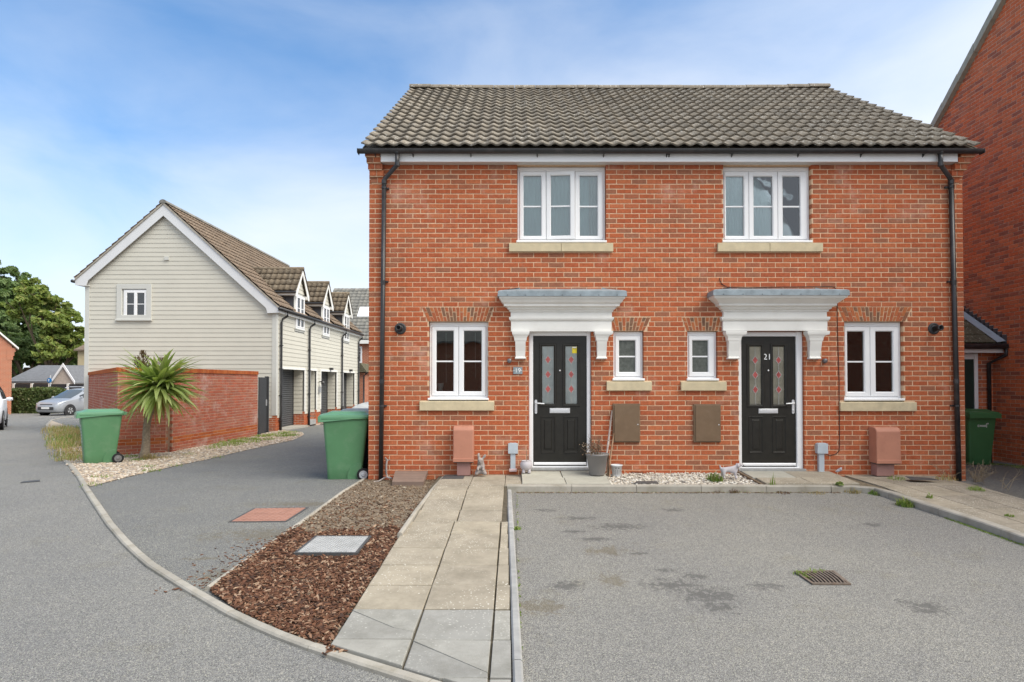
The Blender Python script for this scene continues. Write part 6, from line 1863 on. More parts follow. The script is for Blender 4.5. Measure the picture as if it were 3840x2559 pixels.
    if rack:
        rb = MB()
        for y in (.1, 1.15): rb.tube([(-.66, y, 1.73 * f), (.66, y, 1.73 * f)], .025, 6)
        fin(rb, 'roof_bar', BLACKP)
    npl = MB(); npl.box(-.26, .26, -2.09 * l_, -2.07 * l_, .42 * f, .53 * f); fin(npl, 'number_plate', PAPER)
    for (y, s_) in ((-1.28, -1), (-1.28, 1), (1.28, -1), (1.28, 1)):
        Tw = Matrix.Translation((s_ * (Wc / 2 - .10), y * l_, .31)) @ Matrix.Rotation(rad(90 * s_), 4, 'Y')
        t_ = MB(); t_.lathe([(.001, -.09), (.21, -.09), (.30, -.08), (.31, 0), (.30, .10), (.215, .115), (.2, .10), (.001, .10)], 20); t_.v = [tuple(Tw @ Vector(v)) for v in t_.v]
        wh = fin(t_, 'wheel', RUBBER)
        r_ = MB(); r_.lathe([(.001, .10), (.19, .105), (.205, .112), (.18, .122), (.001, .112)], 20); 
        for k in range(5):
            a = k * 1.2566; r_.prism([(.05 * math.cos(a - .3), .05 * math.sin(a - .3), .112), (.18 * math.cos(a - .12), .18 * math.sin(a - .12), .118), (.18 * math.cos(a + .12), .18 * math.sin(a + .12), .118), (.05 * math.cos(a + .3), .05 * math.sin(a + .3), .112)], (0, 0, .012), 1)
        r_.v = [tuple(Tw @ Vector(v)) for v in r_.v]; fin(r_, 'rim', [IRON, GREYRIM], wh)
        ar = MB(); ar.lathe([(.30, .085), (.385, .085), (.385, .105), (.33, .108)], 20); ar.v = [tuple(Tw @ Vector(v)) for v in ar.v]; fin(ar, 'wheel_arch', BLACKP, wh)
    return root
car(gv(-27.1, 37.6, 0), rad(-9), 'silver grey people carrier with roof bars parked by the hedge', ('silver_paint', (.40, .42, .45), .35), 4.1, 1.76, 1.62, 'mpv', True)
car(gv(-19.40, 21.75, 0), rad(38), 'white car cut off by the left edge of the street', ('white_paint', (.78, .78, .80), 0), 4.3, 1.85, 1.62)
car(gv(-5.2, 27.5, 0), rad(-38), 'pale silver car half hidden behind the left corner of the house', ('pale_silver_paint', (.60, .64, .68), .25), 4.2, 1.78, 1.5)

# ------------------------------------------------------------------ background buildings, hedge, sign, trees
def far_house(name, cat, label, x0, x1, y0, y1, z0, ze, zr, wallm, roofm, axis='x', fascia=WHITEG):
    root = thing(name, ((x0 + x1) / 2, y0, z0), label, cat)
    m = MB()
    m.box(x0, x1, y0, y1, z0, ze)
    if axis == 'x':
        ym = (y0 + y1) / 2
        for x in (x0, x1 - .2): m.prism([(x, y0, ze), (x, y1, ze), (x, ym, zr - .1)], (.2, 0, 0))
    else:
        xm = (x0 + x1) / 2
        for y in (y0, y1 - .2): m.prism([(x0, y, ze), (x1, y, ze), (xm, y, zr - .1)], (0, .2, 0))
    w_ = m.build('wall', wallm, root, fix=True)
    m = MB(); o = .3
    if axis == 'x':
        ym = (y0 + y1) / 2; s_ = (zr - ze) / (ym - y0)
        for y in (y0 - o, y1 + o): m.prism([(x0 - .15, y, ze - o * s_), (x0 - .15, ym, zr), (x0 - .15, ym, zr + .12), (x0 - .15, y, ze - o * s_ + .12)], (x1 - x0 + .3, 0, 0))
    else:
        xm = (x0 + x1) / 2; s_ = (zr - ze) / (xm - x0)
        for x in (x0 - o, x1 + o): m.prism([(x, y0 - .15, ze - o * s_), (xm, y0 - .15, zr), (xm, y0 - .15, zr + .12), (x, y0 - .15, ze - o * s_ + .12)], (0, y1 - y0 + .3, 0))
    r_ = m.build('roof', roofm, root, fix=True)
    return root, w_, r_
BRK_FAR, ft, fb = newmat('far_brickwork')
fbn = N(ft, 'TexBrick', offset=.5, i_Scale=1.0); fbn.inputs['Brick Width'].default_value = .225; fbn.inputs['Row Height'].default_value = .075; fbn.inputs['Mortar Size'].default_value = .007
fbn.inputs['Color1'].default_value = (.40, .115, .055, 1); fbn.inputs['Color2'].default_value = (.32, .095, .05, 1); fbn.inputs['Mortar'].default_value = (.55, .40, .28, 1)
sx2 = N(ft, 'SeparateXYZ'); cx2 = N(ft, 'CombineXYZ'); ft.links.new(pos(ft), sx2.inputs[0]); ft.links.new(mth(ft, 'ADD', sx2.outputs[0], sx2.outputs[1]), cx2.inputs[0]); ft.links.new(sx2.outputs[2], cx2.inputs[1]); ft.links.new(cx2.outputs[0], fbn.inputs['Vector'])
ft.links.new(fbn.outputs[0], fb.inputs['Base Color']); fb.inputs['Roughness'].default_value = .9
# brick house behind the garages
Yb = 40
e_ = F(1926, 1270, Yb).z; rz_ = F(1926, 1092, Yb + 4).z
bh, bw_, br_ = far_house('brick_house', 'house', 'grey roofed brick house seen beyond the garages', F(1195, 1200, Yb).x, F(1700, 1200, Yb).x, Yb, Yb + 8, g(Yb), e_, rz_, BRK_FAR, TILEG)
m = MB(); m.box(F(1195, 1200, Yb).x - .2, F(1700, 1200, Yb).x, Yb - .34, Yb - .30, e_ - .36, e_ - .12); m.build('fascia', WHITEG, bh)
pa_ = F(1366, 1187, Yb + 1.4)
m = MB(); pitb = math.atan2(rz_ - e_, 4)
m.box(-.5, .5, -.55, .55, .0, .13); m.box(-.4, .4, -.45, .45, .13, .14, 1)
o = m.build('skylight', [WHITE, GLASS if False else M('pale_skylight_glass', (.72, .76, .78), .1, .03, 3, 0, 0, .6)], None); o.parent = bh; o.location = Vector((pa_.x, Yb + 1.9, e_ + 1.9 * math.tan(pitb) + .12)) - bh.location; o.rotation_euler.x = pitb
nt_ = 34; 
tiled_roof(br_, Vector((F(1195, 1200, Yb).x - .15, Yb - .32, e_ - .24 + .14)), 0, pitb, F(1700, 1200, Yb).x - F(1195, 1200, Yb).x + .3, math.hypot(4.3, rz_ - e_ + .24), 30, 16, TILEG, 60, .03, 4)
wq = thing('window', (F(1350, 1300, Yb).x, Yb, g(Yb)), None, None); wq.parent = bh; wq.location -= bh.location
small_window(wq, (0, Yb, 0), (1, 0, 0), F(1336, 1300, Yb).x, F(1358, 1300, Yb).x, F(1926, 1362, Yb).z, F(1926, 1300, Yb).z, 1, (.3, .5, .7), NET)
m = MB(); m.prism([(F(1310, 1380, 36).x, 36, F(1926, 1396, 36).z), (F(1376, 1380, 36).x, 36, F(1926, 1396, 36).z), (F(1352, 1380, 36).x, 36, F(1926, 1362, 36).z), (F(1310, 1380, 36).x, 36, F(1926, 1362, 36).z)], (0, 4, 0)); m.build('porch_roof', TILEM, bh, fix=True)
m = MB(); m.box(F(1310, 1400, 36.3).x, F(1365, 1400, 36.3).x, 36.3, 40, g(36), F(1926, 1398, 36).z); m.build('porch_wall', BRK_FAR, bh)
m = MB(); m.tube([(F(1377, 1400, 36).x, 35.9, F(1926, 1398, 36).z), (F(1366, 1415, 36).x, 35.9, F(1926, 1412, 36).z), (F(1366, 1415, 36).x, 35.9, g(36))], .05, 6); m.build('downpipe', BLACKP, bh, True)
# left red brick house
Yl = 38
cr = F(45, 1293, Yl)
lh = thing('brick_house', (cr.x, cr.y, g(Yl)), 'orange brick gable end at the left edge of the street', 'house', None, None, rad(45))
zc_ = cr.z - g(Yl); sl_ = 1.02
m = MB(); m.box(-9, 0, 0, 9, 0, zc_ - .05)
for y in (0, 8.8): m.prism([(-9, y, zc_ - .05), (0, y, zc_ - .05), (-4.5, y, zc_ + 4.5 * sl_)], (0, .2, 0))
o = m.build('wall', BRK_FAR, None, fix=True); o.parent = lh
m = MB()
for s_ in (-1, 1):
    x = -4.5 + s_ * 4.8; m.prism([(x, -.12, zc_ - .35), (-4.5, -.12, zc_ + 4.55 * sl_), (-4.5, -.12, zc_ + 4.55 * sl_ + .1), (x, -.12, zc_ - .25)], (0, 9.2, 0))
o = m.build('roof', TILEB, None, fix=True); o.parent = lh
m = MB(); m.prism([(.32, -.16, zc_ - .30), (-4.5, -.16, zc_ + 4.55 * sl_ + .02), (-4.5, -.16, zc_ + 4.55 * sl_ + .14), (.32, -.16, zc_ - .18)], (0, .05, 0)); o = m.build('verge', WHITEG, None); o.parent = lh
for k in range(3):
    m = MB(); m.box(-.25, .06 * (3 - k), -.02, .2, zc_ - .45 - k * .25, zc_ - .2 - k * .25); o = m.build('corbel', BRK_FAR, None); o.parent = lh
# low slate garage block
Ys = 47
xg0, xg1 = F(30, 1400, Ys).x, F(279, 1400, Ys).x
ls = thing('garage_block', ((xg0 + xg1) / 2, Ys, g(Ys)), 'low slate roofed garage block behind the dark fence', 'garage')
zr_, ze_ = F(1926, 1375, Ys + 3).z, F(1926, 1434, Ys).z
m = MB(); m.box(xg0, xg1, Ys, Ys + 6, g(Ys), ze_)
xp = F(235, 1400, Ys).x; zp = F(1926, 1380, Ys).z
m.prism([(F(195, 1400, Ys).x, Ys, ze_), (xg1, Ys, ze_), (xp, Ys, zp)], (0, .3, 0)); m.build('wall', M('pale_pinkish_stone', (.50, .43, .37), .9, .12, 6), ls, fix=True)
m = MB(); m.prism([(xg0, Ys - .3, ze_ - .03), (F(200, 1400, Ys).x, Ys - .3, ze_ - .03), (xp, Ys + 3, zr_), (xg0, Ys + 3, zr_)], (0, 0, .1))
m.prism([(xp, Ys - .1, zp + .1), (F(285, 1400, Ys).x, Ys - .1, ze_ - .1), (F(285, 1400, Ys).x, Ys + 6, ze_ - .1), (xp, Ys + 6, zp + .1)], (0, 0, .08)); lsr = m.build('roof', SLATEG, ls, fix=True)
nsl = 0
pits = math.atan2(zr_ - ze_, 3.3)
for r_ in range(8):
    for c in range(9):
        m_ = None
m = MB()
for r_ in range(11):
    y0_ = Ys - .3 + r_ * .3; m.box(xg0, F(195 + r_ * 3.6, 1400, Ys).x, y0_, y0_ + .29, ze_ + .06 + r_ * .3 * math.tan(pits), ze_ + .085 + r_ * .3 * math.tan(pits))
m.build('slate_course', SLATEG, lsr)['kind'] = 'stuff'
m = MB()
for (a, b) in (((191, 1437.6), (235, 1376)), ((279, 1441), (235, 1376))):
    p, q = F(a[0], a[1], Ys - .15), F(b[0], b[1], Ys - .15); m.prism([p, q, q + Vector((0, 0, .28)), p + Vector((0, 0, .22))], (0, .06, 0))
m.build('barge_board', WHITE, ls, fix=True)
# fence
Yf = 44
fz0, fz1 = g(Yf), F(1926, 1441, Yf).z
fn = thing('fence', (F(170, 1450, Yf).x, Yf, fz0), 'dark grey panel fence with white posts behind the hedge', 'fence')
fxs = [F(v, 1450, Yf).x for v in (20, 51, 119, 186, 255, 330)]
for a, b in zip(fxs, fxs[1:]):
    m = MB(); m.box(a + .06, b - .06, Yf, Yf + .04, fz0, fz1); pn_ = m.build('fence_panel', GATEM, fn)
for a in fxs:
    m = MB(); m.box(a - .07, a + .07, Yf - .05, Yf + .09, fz0, fz1 + .05); m.build('post', WHITEG, fn)
# beige house
Yz = 52
bz0 = F(1926, 1312, Yz).z
far_house('beige_house', 'house', 'buff house with brown roof half hidden behind the cream gable', F(291, 1400, Yz).x, F(420, 1400, Yz).x, Yz, Yz + 8, g(Yz), bz0, F(1926, 1255, Yz + 4).z, M('buff_render', (.52, .44, .28), .9, .05, 3), TILEB)
# sign
sg = FG(184, 1470); ys_ = 41.5
sgn = thing('road_sign', (F(188, 1428, ys_).x, ys_, g(ys_)), 'round blue road sign on a grey post near the hedge', 'sign')
sc_ = F(188, 1427, ys_)
m = MB(); m.lathe([(.001, 0), (.155, 0), (.16, .01), (.16, .02), (.001, .02)], 24); o = m.build('sign_plate', M('sign_blue', (.03, .22, .55), .4, .02, 3), None); o.parent = sgn; o.data.transform(Matrix.Rotation(rad(90), 4, 'X')); o.location = sc_ - sgn.location + Vector((0, -.05, 0))
m = MB(); m.prism([(-.015, -.07, -.09), (.015, -.07, -.09), (.015, -.07, .01), (.055, -.07, .01), (0, -.07, .09), (-.055, -.07, .01), (-.015, -.07, .01)], (0, -.01, 0)); o2 = m.build('arrow', WHITE, None); o2.parent = o
m = MB(); m.tube([(sc_.x, ys_, g(ys_)), (sc_.x, ys_, sc_.z + .35)], .05, 8); m.build('post', GREYRIM, sgn)
# hedge and trees
def leafmass(m, cen, rad3, n, size, shell=.5, flat=0.0):
    for _ in range(n):
        while True:
            v = Vector((R.uniform(-1, 1), R.uniform(-1, 1), R.uniform(-1, 1)))
            if shell < v.length <= 1: break
        p = Vector(cen) + Vector((v.x * rad3[0], v.y * rad3[1], v.z * rad3[2]))
        nn = (v + Vector((R.gauss(0, .6), R.gauss(0, .6), R.gauss(.35, .6)))).normalized()
        a = nn.orthogonal().normalized(); b = nn.cross(a)
        an = R.uniform(0, 6.28); a, b = a * math.cos(an) + b * math.sin(an), b * math.cos(an) - a * math.sin(an)
        s_ = size * R.uniform(.6, 1.3)
        i = len(m.v)
        m.v += [tuple(p - a * s_), tuple(p + b * s_ * .5 + nn * s_ * .12), tuple(p + a * s_), tuple(p - b * s_ * .5 + nn * s_ * .12)]
        m.f.append((i, i + 1, i + 2, i + 3)); m.m.append(0)
hd = thing('hedge', (F(110, 1500, 39.5).x, 39.5, g(39.5)), 'clipped dark green hedge beside the silver car', 'hedge')
hx0, hx1 = F(10, 1500, 39.5).x, F(215, 1500, 39.5).x
hh0, hh1 = g(39.5), F(1926, 1462, 39.5).z
m = MB()
for _ in range(7000):
    t = R.random(); x = hx0 + (hx1 - hx0) * t
    f_ = R.random(); top_ = hh1 + .12 * mnoise.noise(Vector((x * .8, 0, 0))) - (.25 * max(0, .15 - t) / .15)
    if f_ < .6: p = (x, 39.0 + R.uniform(-.08, .12), R.uniform(hh0, top_))
    else: p = (x, R.uniform(39.0, 40.2), top_ + R.uniform(-.1, .06))
    leafmass(m, p, (.06, .06, .06), 1, .10, 0)
for x in (hx0, hx1): leafmass(m, (x, 39.6, (hh0 + hh1) / 2), (.12, .6, (hh1 - hh0) / 2), 500, .1, .3)
m.build('foliage', HEDGEM, hd)
m = MB(); m.box(hx0 + .1, hx1 - .1, 39.15, 40.1, hh0, hh1 - .12); m.build('shade_core', M('hedge_inside', (.03, .04, .018), .95, .3, 3), hd)  # solid dark box painting the shade inside the foliage
def tree(base_px, y, blobs, mat, trunk_r, label, leaf=.34, dens=70, seed=1):
    leaf *= .8; dens *= 1.25
    bx = F(base_px, 1400, y).x
    root = thing('broadleaf_tree', (bx, y, g(y)), label, 'tree', 'trees beyond the garage block')
    m = MB(); limbs = MB()
    tp = None
    for (px, py, rp, nfac) in blobs:
        c = F(px, py, y); c.y += R.uniform(-2.5, 2.5)
        r_ = rp / FPX * y
        if tp is None: tp = c
        # every blob is a cluster of clumps so that sky shows through
        nc = int(14 + r_ * 11)
        for _ in range(nc):
            v = Vector((R.gauss(0, 1), R.gauss(0, 1), R.gauss(0, 1))).normalized() * r_ * R.uniform(.35, 1.0)
            q = c + Vector((v.x, v.y, v.z * .85)); cr_ = r_ * R.uniform(.15, .29)
            leafmass(m, q, (cr_, cr_, cr_ * .62), int(dens * nfac * cr_ * cr_ * 4.2) + 6, leaf, .25)
        fork = Vector((bx, y, g(y) + (c.z - g(y)) * .35))
        midp = fork.lerp(c, .5) + Vector((R.uniform(-.5, .5), R.uniform(-.5, .5), -.3))
        limbs.tube([fork, midp, c], [trunk_r * .55, trunk_r * .32, trunk_r * .12], 6)
        for _ in range(4):
            e2 = c + Vector((R.gauss(0, 1), R.gauss(0, 1), abs(R.gauss(0, 1)))).normalized() * r_ * .85
            limbs.tube([midp.lerp(c, R.random()), e2], [trunk_r * .14, trunk_r * .04], 5)
    m.build('crown', mat, root)
    t_ = MB(); t_.tube([(bx, y, g(y) - .1), (bx + .1, y, g(y) + 2), (bx, y, g(y) + (tp.z - g(y)) * .6)], [trunk_r * 1.2, trunk_r, trunk_r * .6], 10); t_.build('trunk', BARKT, root, True)
    limbs.build('branch', BARKT, root)
    return root
tree(-30, 66, [(-40, 1120, 120, 1.2), (20, 1065, 75, 1.1), (-60, 1010, 90, 1), (60, 1130, 85, 1.1), (20, 1210, 90, 1.4), (90, 1225, 80, 1.4), (-80, 1230, 100, 1.2)], LEAFD, .45, 'dark leafy tree rising behind the orange brick house', .34, 62)
tree(100, 62, [(95, 1290, 80, 1.7), (40, 1310, 75, 1.7), (150, 1300, 75, 1.7), (110, 1230, 70, 1.3), (180, 1335, 65, 1.7), (215, 1285, 55, 1.2), (60, 1350, 60, 1.6), (130, 1360, 60, 1.7)], LEAFD, .4, 'dense dark tree low behind the slate garage roof', .30, 75)
tree(190, 58, [(150, 1105, 65, .9), (190, 1160, 70, .95), (240, 1210, 65, .95), (120, 1160, 55, .8), (215, 1270, 60, 1.1), (268, 1255, 48, 1), (255, 1320, 55, 1.2), (290, 1310, 40, 1.1), (165, 1225, 50, .8)], LEAFY, .38, 'yellowish green tree beside the cream gable', .30, 62)
tree(300, 70, [(300, 1345, 60, 1.3), (245, 1350, 65, 1.5), (200, 1340, 60, 1.4), (270, 1385, 55, 1.4), (330, 1330, 60, 1.2), (235, 1400, 50, 1.4), (180, 1400, 50, 1.4), (90, 1410, 60, 1.5), (20, 1390, 60, 1.5)], LEAFD, .35, 'dark tree filling the gap beside the buff house', .34, 70)

# ------------------------------------------------------------------ covers, gully, small things by the doors
def cover(name, px, label, mat, dz, ribs, zf=None, cat='cover'):
    c = [FG(a, b, dz) for a, b in px]
    cen = sum(c, Vector()) / 4
    root = thing(name, cen, label, cat)
    m = MB()
    top_ = [Vector((p.x, p.y, g(p.y) + dz)) for p in c]
    m.prism([p - Vector((0, 0, .03)) for p in top_], (0, 0, .03)); m.build('plate', mat, root, fix=True)
    m = MB()
    if ribs:
        for i in range(ribs):
            for j in range(ribs):
                u0, u1 = (i + .12) / ribs, (i + .88) / ribs; v0, v1 = (j + .12) / ribs, (j + .88) / ribs
                if ribs > 12:
                    if (i + j) % 2: u0, u1 = (i + .4) / ribs, (i + .6) / ribs
                    else: v0, v1 = (j + .4) / ribs, (j + .6) / ribs
                def q(u, v): return top_[0].lerp(top_[3], u).lerp(top_[1].lerp(top_[2], u), v) + Vector((0, 0, .0008))
                m.prism([q(u0, v0), q(u1, v0), q(u1, v1), q(u0, v1)], (0, 0, .004))
        m.build('raised_pattern', mat, root)['kind'] = 'stuff'
    m = MB()
    for k in range(4):
        a, b = top_[k], top_[(k + 1) % 4]; d = (b - a).normalized(); n = Vector((-d.y, d.x, 0))
        s_ = 1 if (cen - a).dot(n) < 0 else -1
        m.prism([a - d * .02 + Vector((0, 0, .002)), b + d * .02 + Vector((0, 0, .002)), b + d * .02 + n * s_ * .025 + Vector((0, 0, .002)), a - d * .02 + n * s_ * .025 + Vector((0, 0, .002))], (0, 0, -.03))
    m.build('frame', IRON, root, fix=True)
    return root
REDC = M('red_brick_cover', (.37, .20, .15), .8, .12, 8, .001, 60)
cover('inspection_cover', ((866, 1956.6), (957, 1907.7), (1147.8, 1905), (1069, 1955)), 'red block patterned inspection cover in the side drive', REDC, .008, 9)
cover('inspection_cover', ((1114.6, 2071.8), (1189, 2012), (1382, 2012), (1331.7, 2071.8)), 'galvanised chequer plate cover lying in the bark', GALV, .05, 22)
bx_ = lambda a, b, dz: FG(a, b, dz)
def flat_cover(px, hf, label, mat):
    c = []
    for a, b in px:
        d = ray(a, b); y = 8.6
        for _ in range(40): y = .5 * y + .5 * (hf(y) - CZ) / d.z * d.y
        c.append(Vector((d.x * y / d.y, y, hf(y))))
    m = MB(); m.prism(c, (0, 0, .006)); o = m.build('drain_cover', mat, None, fix=True)
    return tag(o, label, 'cover', 'small dark drain covers')
flat_cover(((1655, 1797), (1668, 1784), (1744, 1784), (1737, 1797)), lambda y: ph(y) + .001, 'small dark cover set in the slabs at the head of the path', IRON)
flat_cover(((2376, 1815), (2388, 1806), (2462, 1806), (2472, 1815)), lambda y: pl(y) - .02, 'small dark cover lying in the white pebbles', IRON)
flat_cover(((3418, 1801), (3395, 1788), (3480, 1793), (3522, 1802)), lambda y: pl(y) + .004, 'small dark cover beside the right downpipe', IRON)
gc = [FG(a, b, .004) for a, b in ((3046, 2195), (2978, 2148), (3128, 2145), (3192, 2196))]
gy = thing('gully_grate', sum(gc, Vector()) / 4, 'rusty slotted gully grate in the parking bay', 'drain')
m = MB(); m.prism([p + Vector((0, 0, .0015)) for p in gc], (0, 0, .001)); m.build('pit', M('pit_shade_black', (.008, .008, .008), .95), gy, fix=True)  # flat black sheet under the bars, painted shade of the opening
def gq(u, v): return gc[0].lerp(gc[3], u).lerp(gc[1].lerp(gc[2], u), v) + Vector((0, 0, .003))
m = MB()
for (a, b) in ((0, 1), (1, 2), (2, 3), (3, 0)):
    A, B_ = gc[a] + Vector((0, 0, .003)), gc[b] + Vector((0, 0, .003)); cen = sum(gc, Vector()) / 4 + Vector((0, 0, .003))
    m.prism([A, B_, B_.lerp(cen, .13), A.lerp(cen, .13)], (0, 0, .012))
m.build('frame', RUSTY, gy, fix=True)
for k in range(9):
    u0 = .08 + .84 * (k + .3) / 9; u1 = .08 + .84 * (k + .72) / 9
    m = MB()
    prev = None
    for q in range(6):
        v = .06 + .88 * q / 5; bend = .05 * math.sin(v * math.pi)
        cur = (gq(u0 + bend, v), gq(u1 + bend, v))
        if prev: m.prism([prev[0], prev[1], cur[1], cur[0]], (0, 0, .011))
        prev = cur
    m.build('bar', RUSTY, gy)
blades('grass', [(gq(.05, .8).x, gq(.05, .8).y, None, .06, 60, .05, .003, .8), (gq(.4, .96).x, gq(.4, .96).y, None, .06, 40, .05, .003, .8), (gq(.12, .5).x, gq(.12, .5).y, None, .04, 30, .04, .003, .8), (gq(.7, .97).x, gq(.7, .97).y, None, .03, 16, .06, .003, .5)], GRASSG, 'grass sprouting round the rusty gully grate', 'grass tuft', None)
rdc = [FG(a, b, .005) for a, b in ((75, 1812), (88, 1806), (150, 1800), (150, 1806))]
m = MB(); m.prism(rdc, (0, 0, .004)); tag(m.build('drain_cover', IRON, None, fix=True), 'thin iron cover edge in the left road', 'cover', 'small dark drain covers')

# brown hatch by the downpipe
ha = thing('hatch_cover', Vector((F(1535, 1810, 8.9).x, 8.85, g(8.9))), 'tilted tan plastic hatch cover of four boards at the left downpipe', 'cover')
p0, p1 = F(1481.6, 1766, 9.10), F(1603, 1766, 9.10); q0, q1 = F(1470, 1807, 8.66), F(1587, 1807, 8.66)
for k in range(4):
    t0, t1 = k / 4 + .006, (k + 1) / 4 - .006
    m = MB(); m.prism([p0.lerp(q0, t0), p1.lerp(q1, t0), p1.lerp(q1, t1), p0.lerp(q0, t1)], (0, 0, -.05)); m.build('board', HATCHB, ha, fix=True, bevel=.005)
m = MB(); m.prism([q0 + Vector((0, -.004, -.002)), q1 + Vector((0, -.004, -.002)), q1 + Vector((0, -.004, -.06)), q0 + Vector((0, -.004, -.06))], (0, .03, 0)); m.prism([p1 + Vector((.004, 0, -.002)), q1 + Vector((.004, 0, -.002)), q1 + Vector((.004, 0, -.06)), p1 + Vector((.004, 0, -.06))], (-.02, 0, 0)); m.build('rim', HATCHB, ha)
m = MB(); m.box(min(p0.x, q0.x) + .05, p1.x - .05, 8.72, 9.08, g(8.9), q0.z - .055); m.build('chamber', BLACKP, ha)
# twisted old pipe/root beside it
m = MB(); m.tube([F(1444, 1716, 9.1), F(1451, 1725, 9.1), F(1449, 1745, 9.1), F(1448, 1772, 9.09), F(1453, 1790, 9.05), F(1470, 1795, 9.0)], [.012, .016, .014, .016, .018, .014], 7); m.tube([F(1451, 1728, 9.1), F(1463, 1725, 9.1)], .008, 5); m.tube([F(1446, 1790, 9.05), F(1420, 1806, 9.0), F(1400, 1808, 8.98)], .014, 6)
tag(m.build('old_pipe', STATUE, None, True), 'crooked grey old pipe stub beside the left downpipe', 'pipe')

# figures
def skinfig(name, nodes, edges, mat, label, cat, ears=None, parent=None, root=0, sub=2):
    me = bpy.data.meshes.new(name)
    me.from_pydata([tuple(n[0]) for n in nodes], edges, [])
    o = bpy.data.objects.new(name, me); C.objects.link(o)
    md = o.modifiers.new('skin', 'SKIN')
    for i, n in enumerate(nodes):
        sv_ = me.skin_vertices[0].data[i]; sv_.radius = n[1] if isinstance(n[1], tuple) else (n[1], n[1]); sv_.use_root = (i == root)
    sb = o.modifiers.new('sub', 'SUBSURF'); sb.levels = sub; sb.render_levels = sub
    dg = bpy.context.evaluated_depsgraph_get()
    me2 = bpy.data.meshes.new_from_object(o.evaluated_get(dg))
    bpy.data.objects.remove(o)
    me2.materials.clear(); me2.materials.append(mat); me2.name = name
    for p in me2.polygons: p.use_smooth = True
    o = bpy.data.objects.new(name, me2); C.objects.link(o); o.parent = parent
    return tag(o, label, cat)
# rabbit
rb = F(1804, 1769, 9.02); rb.z = ph(9.02) + .002
V = lambda x, y, z, b=rb: Vector((b.x + x, b.y + y, b.z + z))
rab = skinfig('stone_rabbit', [(V(0, .02, .075), .068), (V(.005, .0, .14), .055), (V(-.005, -.02, .20), .046), (V(-.012, -.05, .225), .040), (V(-.016, -.085, .215), .024), (V(-.03, -.04, .275), .016), (V(-.038, -.03, .315), .022), (V(-.03, -.02, .345), .012), (V(.02, -.03, .26), .016), (V(.055, -.02, .295), .024), (V(.062, -.015, .325), .012), (V(-.06, -.04, .06), .03), (V(-.075, -.08, .03), .026), (V(.06, -.04, .06), .034), (V(.07, -.08, .03), .028), (V(-.045, -.07, .13), .02), (V(-.04, -.10, .09), .016), (V(.04, -.07, .13), .02), (V(.03, -.10, .09), .016)],
     [(0, 1), (1, 2), (2, 3), (3, 4), (3, 5), (5, 6), (6, 7), (3, 8), (8, 9), (9, 10), (0, 11), (11, 12), (0, 13), (13, 14), (1, 15), (15, 16), (1, 17), (17, 18)], STATUE, 'weathered stone rabbit figure sitting beside the stained gas box', 'garden ornament')
for x in (-.030, .006):
    m = MB(); m.ico((rb.x + x, rb.y - .088, rb.z + .235), .006, 0); m.build('eye', IRON, rab)
m = MB(); m.ico((rb.x - .016, rb.y - .108, rb.z + .212), .008, 0); m.build('nose', IRON, rab)
# dachshund
db = Vector((F(2740, 1794, 8.72).x, 8.72, pl(8.72) - .03))
V = lambda x, y, z, b=db: Vector((b.x + x, b.y + y, b.z + z))
dog = skinfig('dog_figure', [(V(-.02, 0, .135), .042), (V(-.10, .01, .135), .040), (V(.055, -.005, .14), .045), (V(.09, -.01, .175), .030), (V(.105, -.015, .21), .034), (V(.14, -.02, .205), .022), (V(.163, -.025, .198), .016), (V(-.135, .01, .15), .02), (V(-.148, .01, .18), .010), (V(-.152, .01, .205), .006), (V(-.105, -.025, .09), .022), (V(-.11, -.03, .04), .014), (V(-.10, -.045, .012), .015), (V(-.105, .035, .09), .022), (V(-.115, .04, .04), .014), (V(-.105, .025, .012), .015), (V(.055, -.03, .09), .022), (V(.058, -.035, .04), .014), (V(.07, -.05, .012), .016), (V(.06, .025, .09), .022), (V(.085, .028, .04), .014), (V(.098, .015, .012), .016)],
     [(0, 1), (0, 2), (2, 3), (3, 4), (4, 5), (5, 6), (1, 7), (7, 8), (8, 9), (1, 10), (10, 11), (11, 12), (1, 13), (13, 14), (14, 15), (2, 16), (16, 17), (17, 18), (2, 19), (19, 20), (20, 21)], LILAC, 'pale grey dog figure with raised muzzle standing on the pebbles', 'garden ornament')
for s_ in (-1, 1):
    m = MB(); m.ico((db.x + .095, db.y - .015 + s_ * .034, db.z + .195), .026, 0, (.8, .35, 1.4)); m.build('ear', LILAC, dog, True)
m = MB(); m.ico((db.x + .176, db.y - .027, db.z + .20), .008, 0); m.build('nose', IRON, dog)
m = MB(); m.ico((db.x + .122, db.y - .043, db.z + .222), .006, 0); m.build('eye', IRON, dog)
# little bird
bb0 = Vector((F(3148, 1772, 9.0).x, 9.0, pl(9.0) + .004))
V = lambda x, y, z, b=bb0: Vector((b.x + x, b.y + y, b.z + z))
skinfig('bird_figure', [(V(0, 0, .03), .026), (V(.012, -.005, .05), .022), (V(.018, -.01, .072), .016), (V(.034, -.012, .074), .005), (V(-.035, .01, .022), .014), (V(-.055, .012, .016), .007)], [(0, 1), (1, 2), (2, 3), (0, 4), (4, 5)], LILAC, 'tiny pale bird figure beside the right cable box', 'garden ornament')
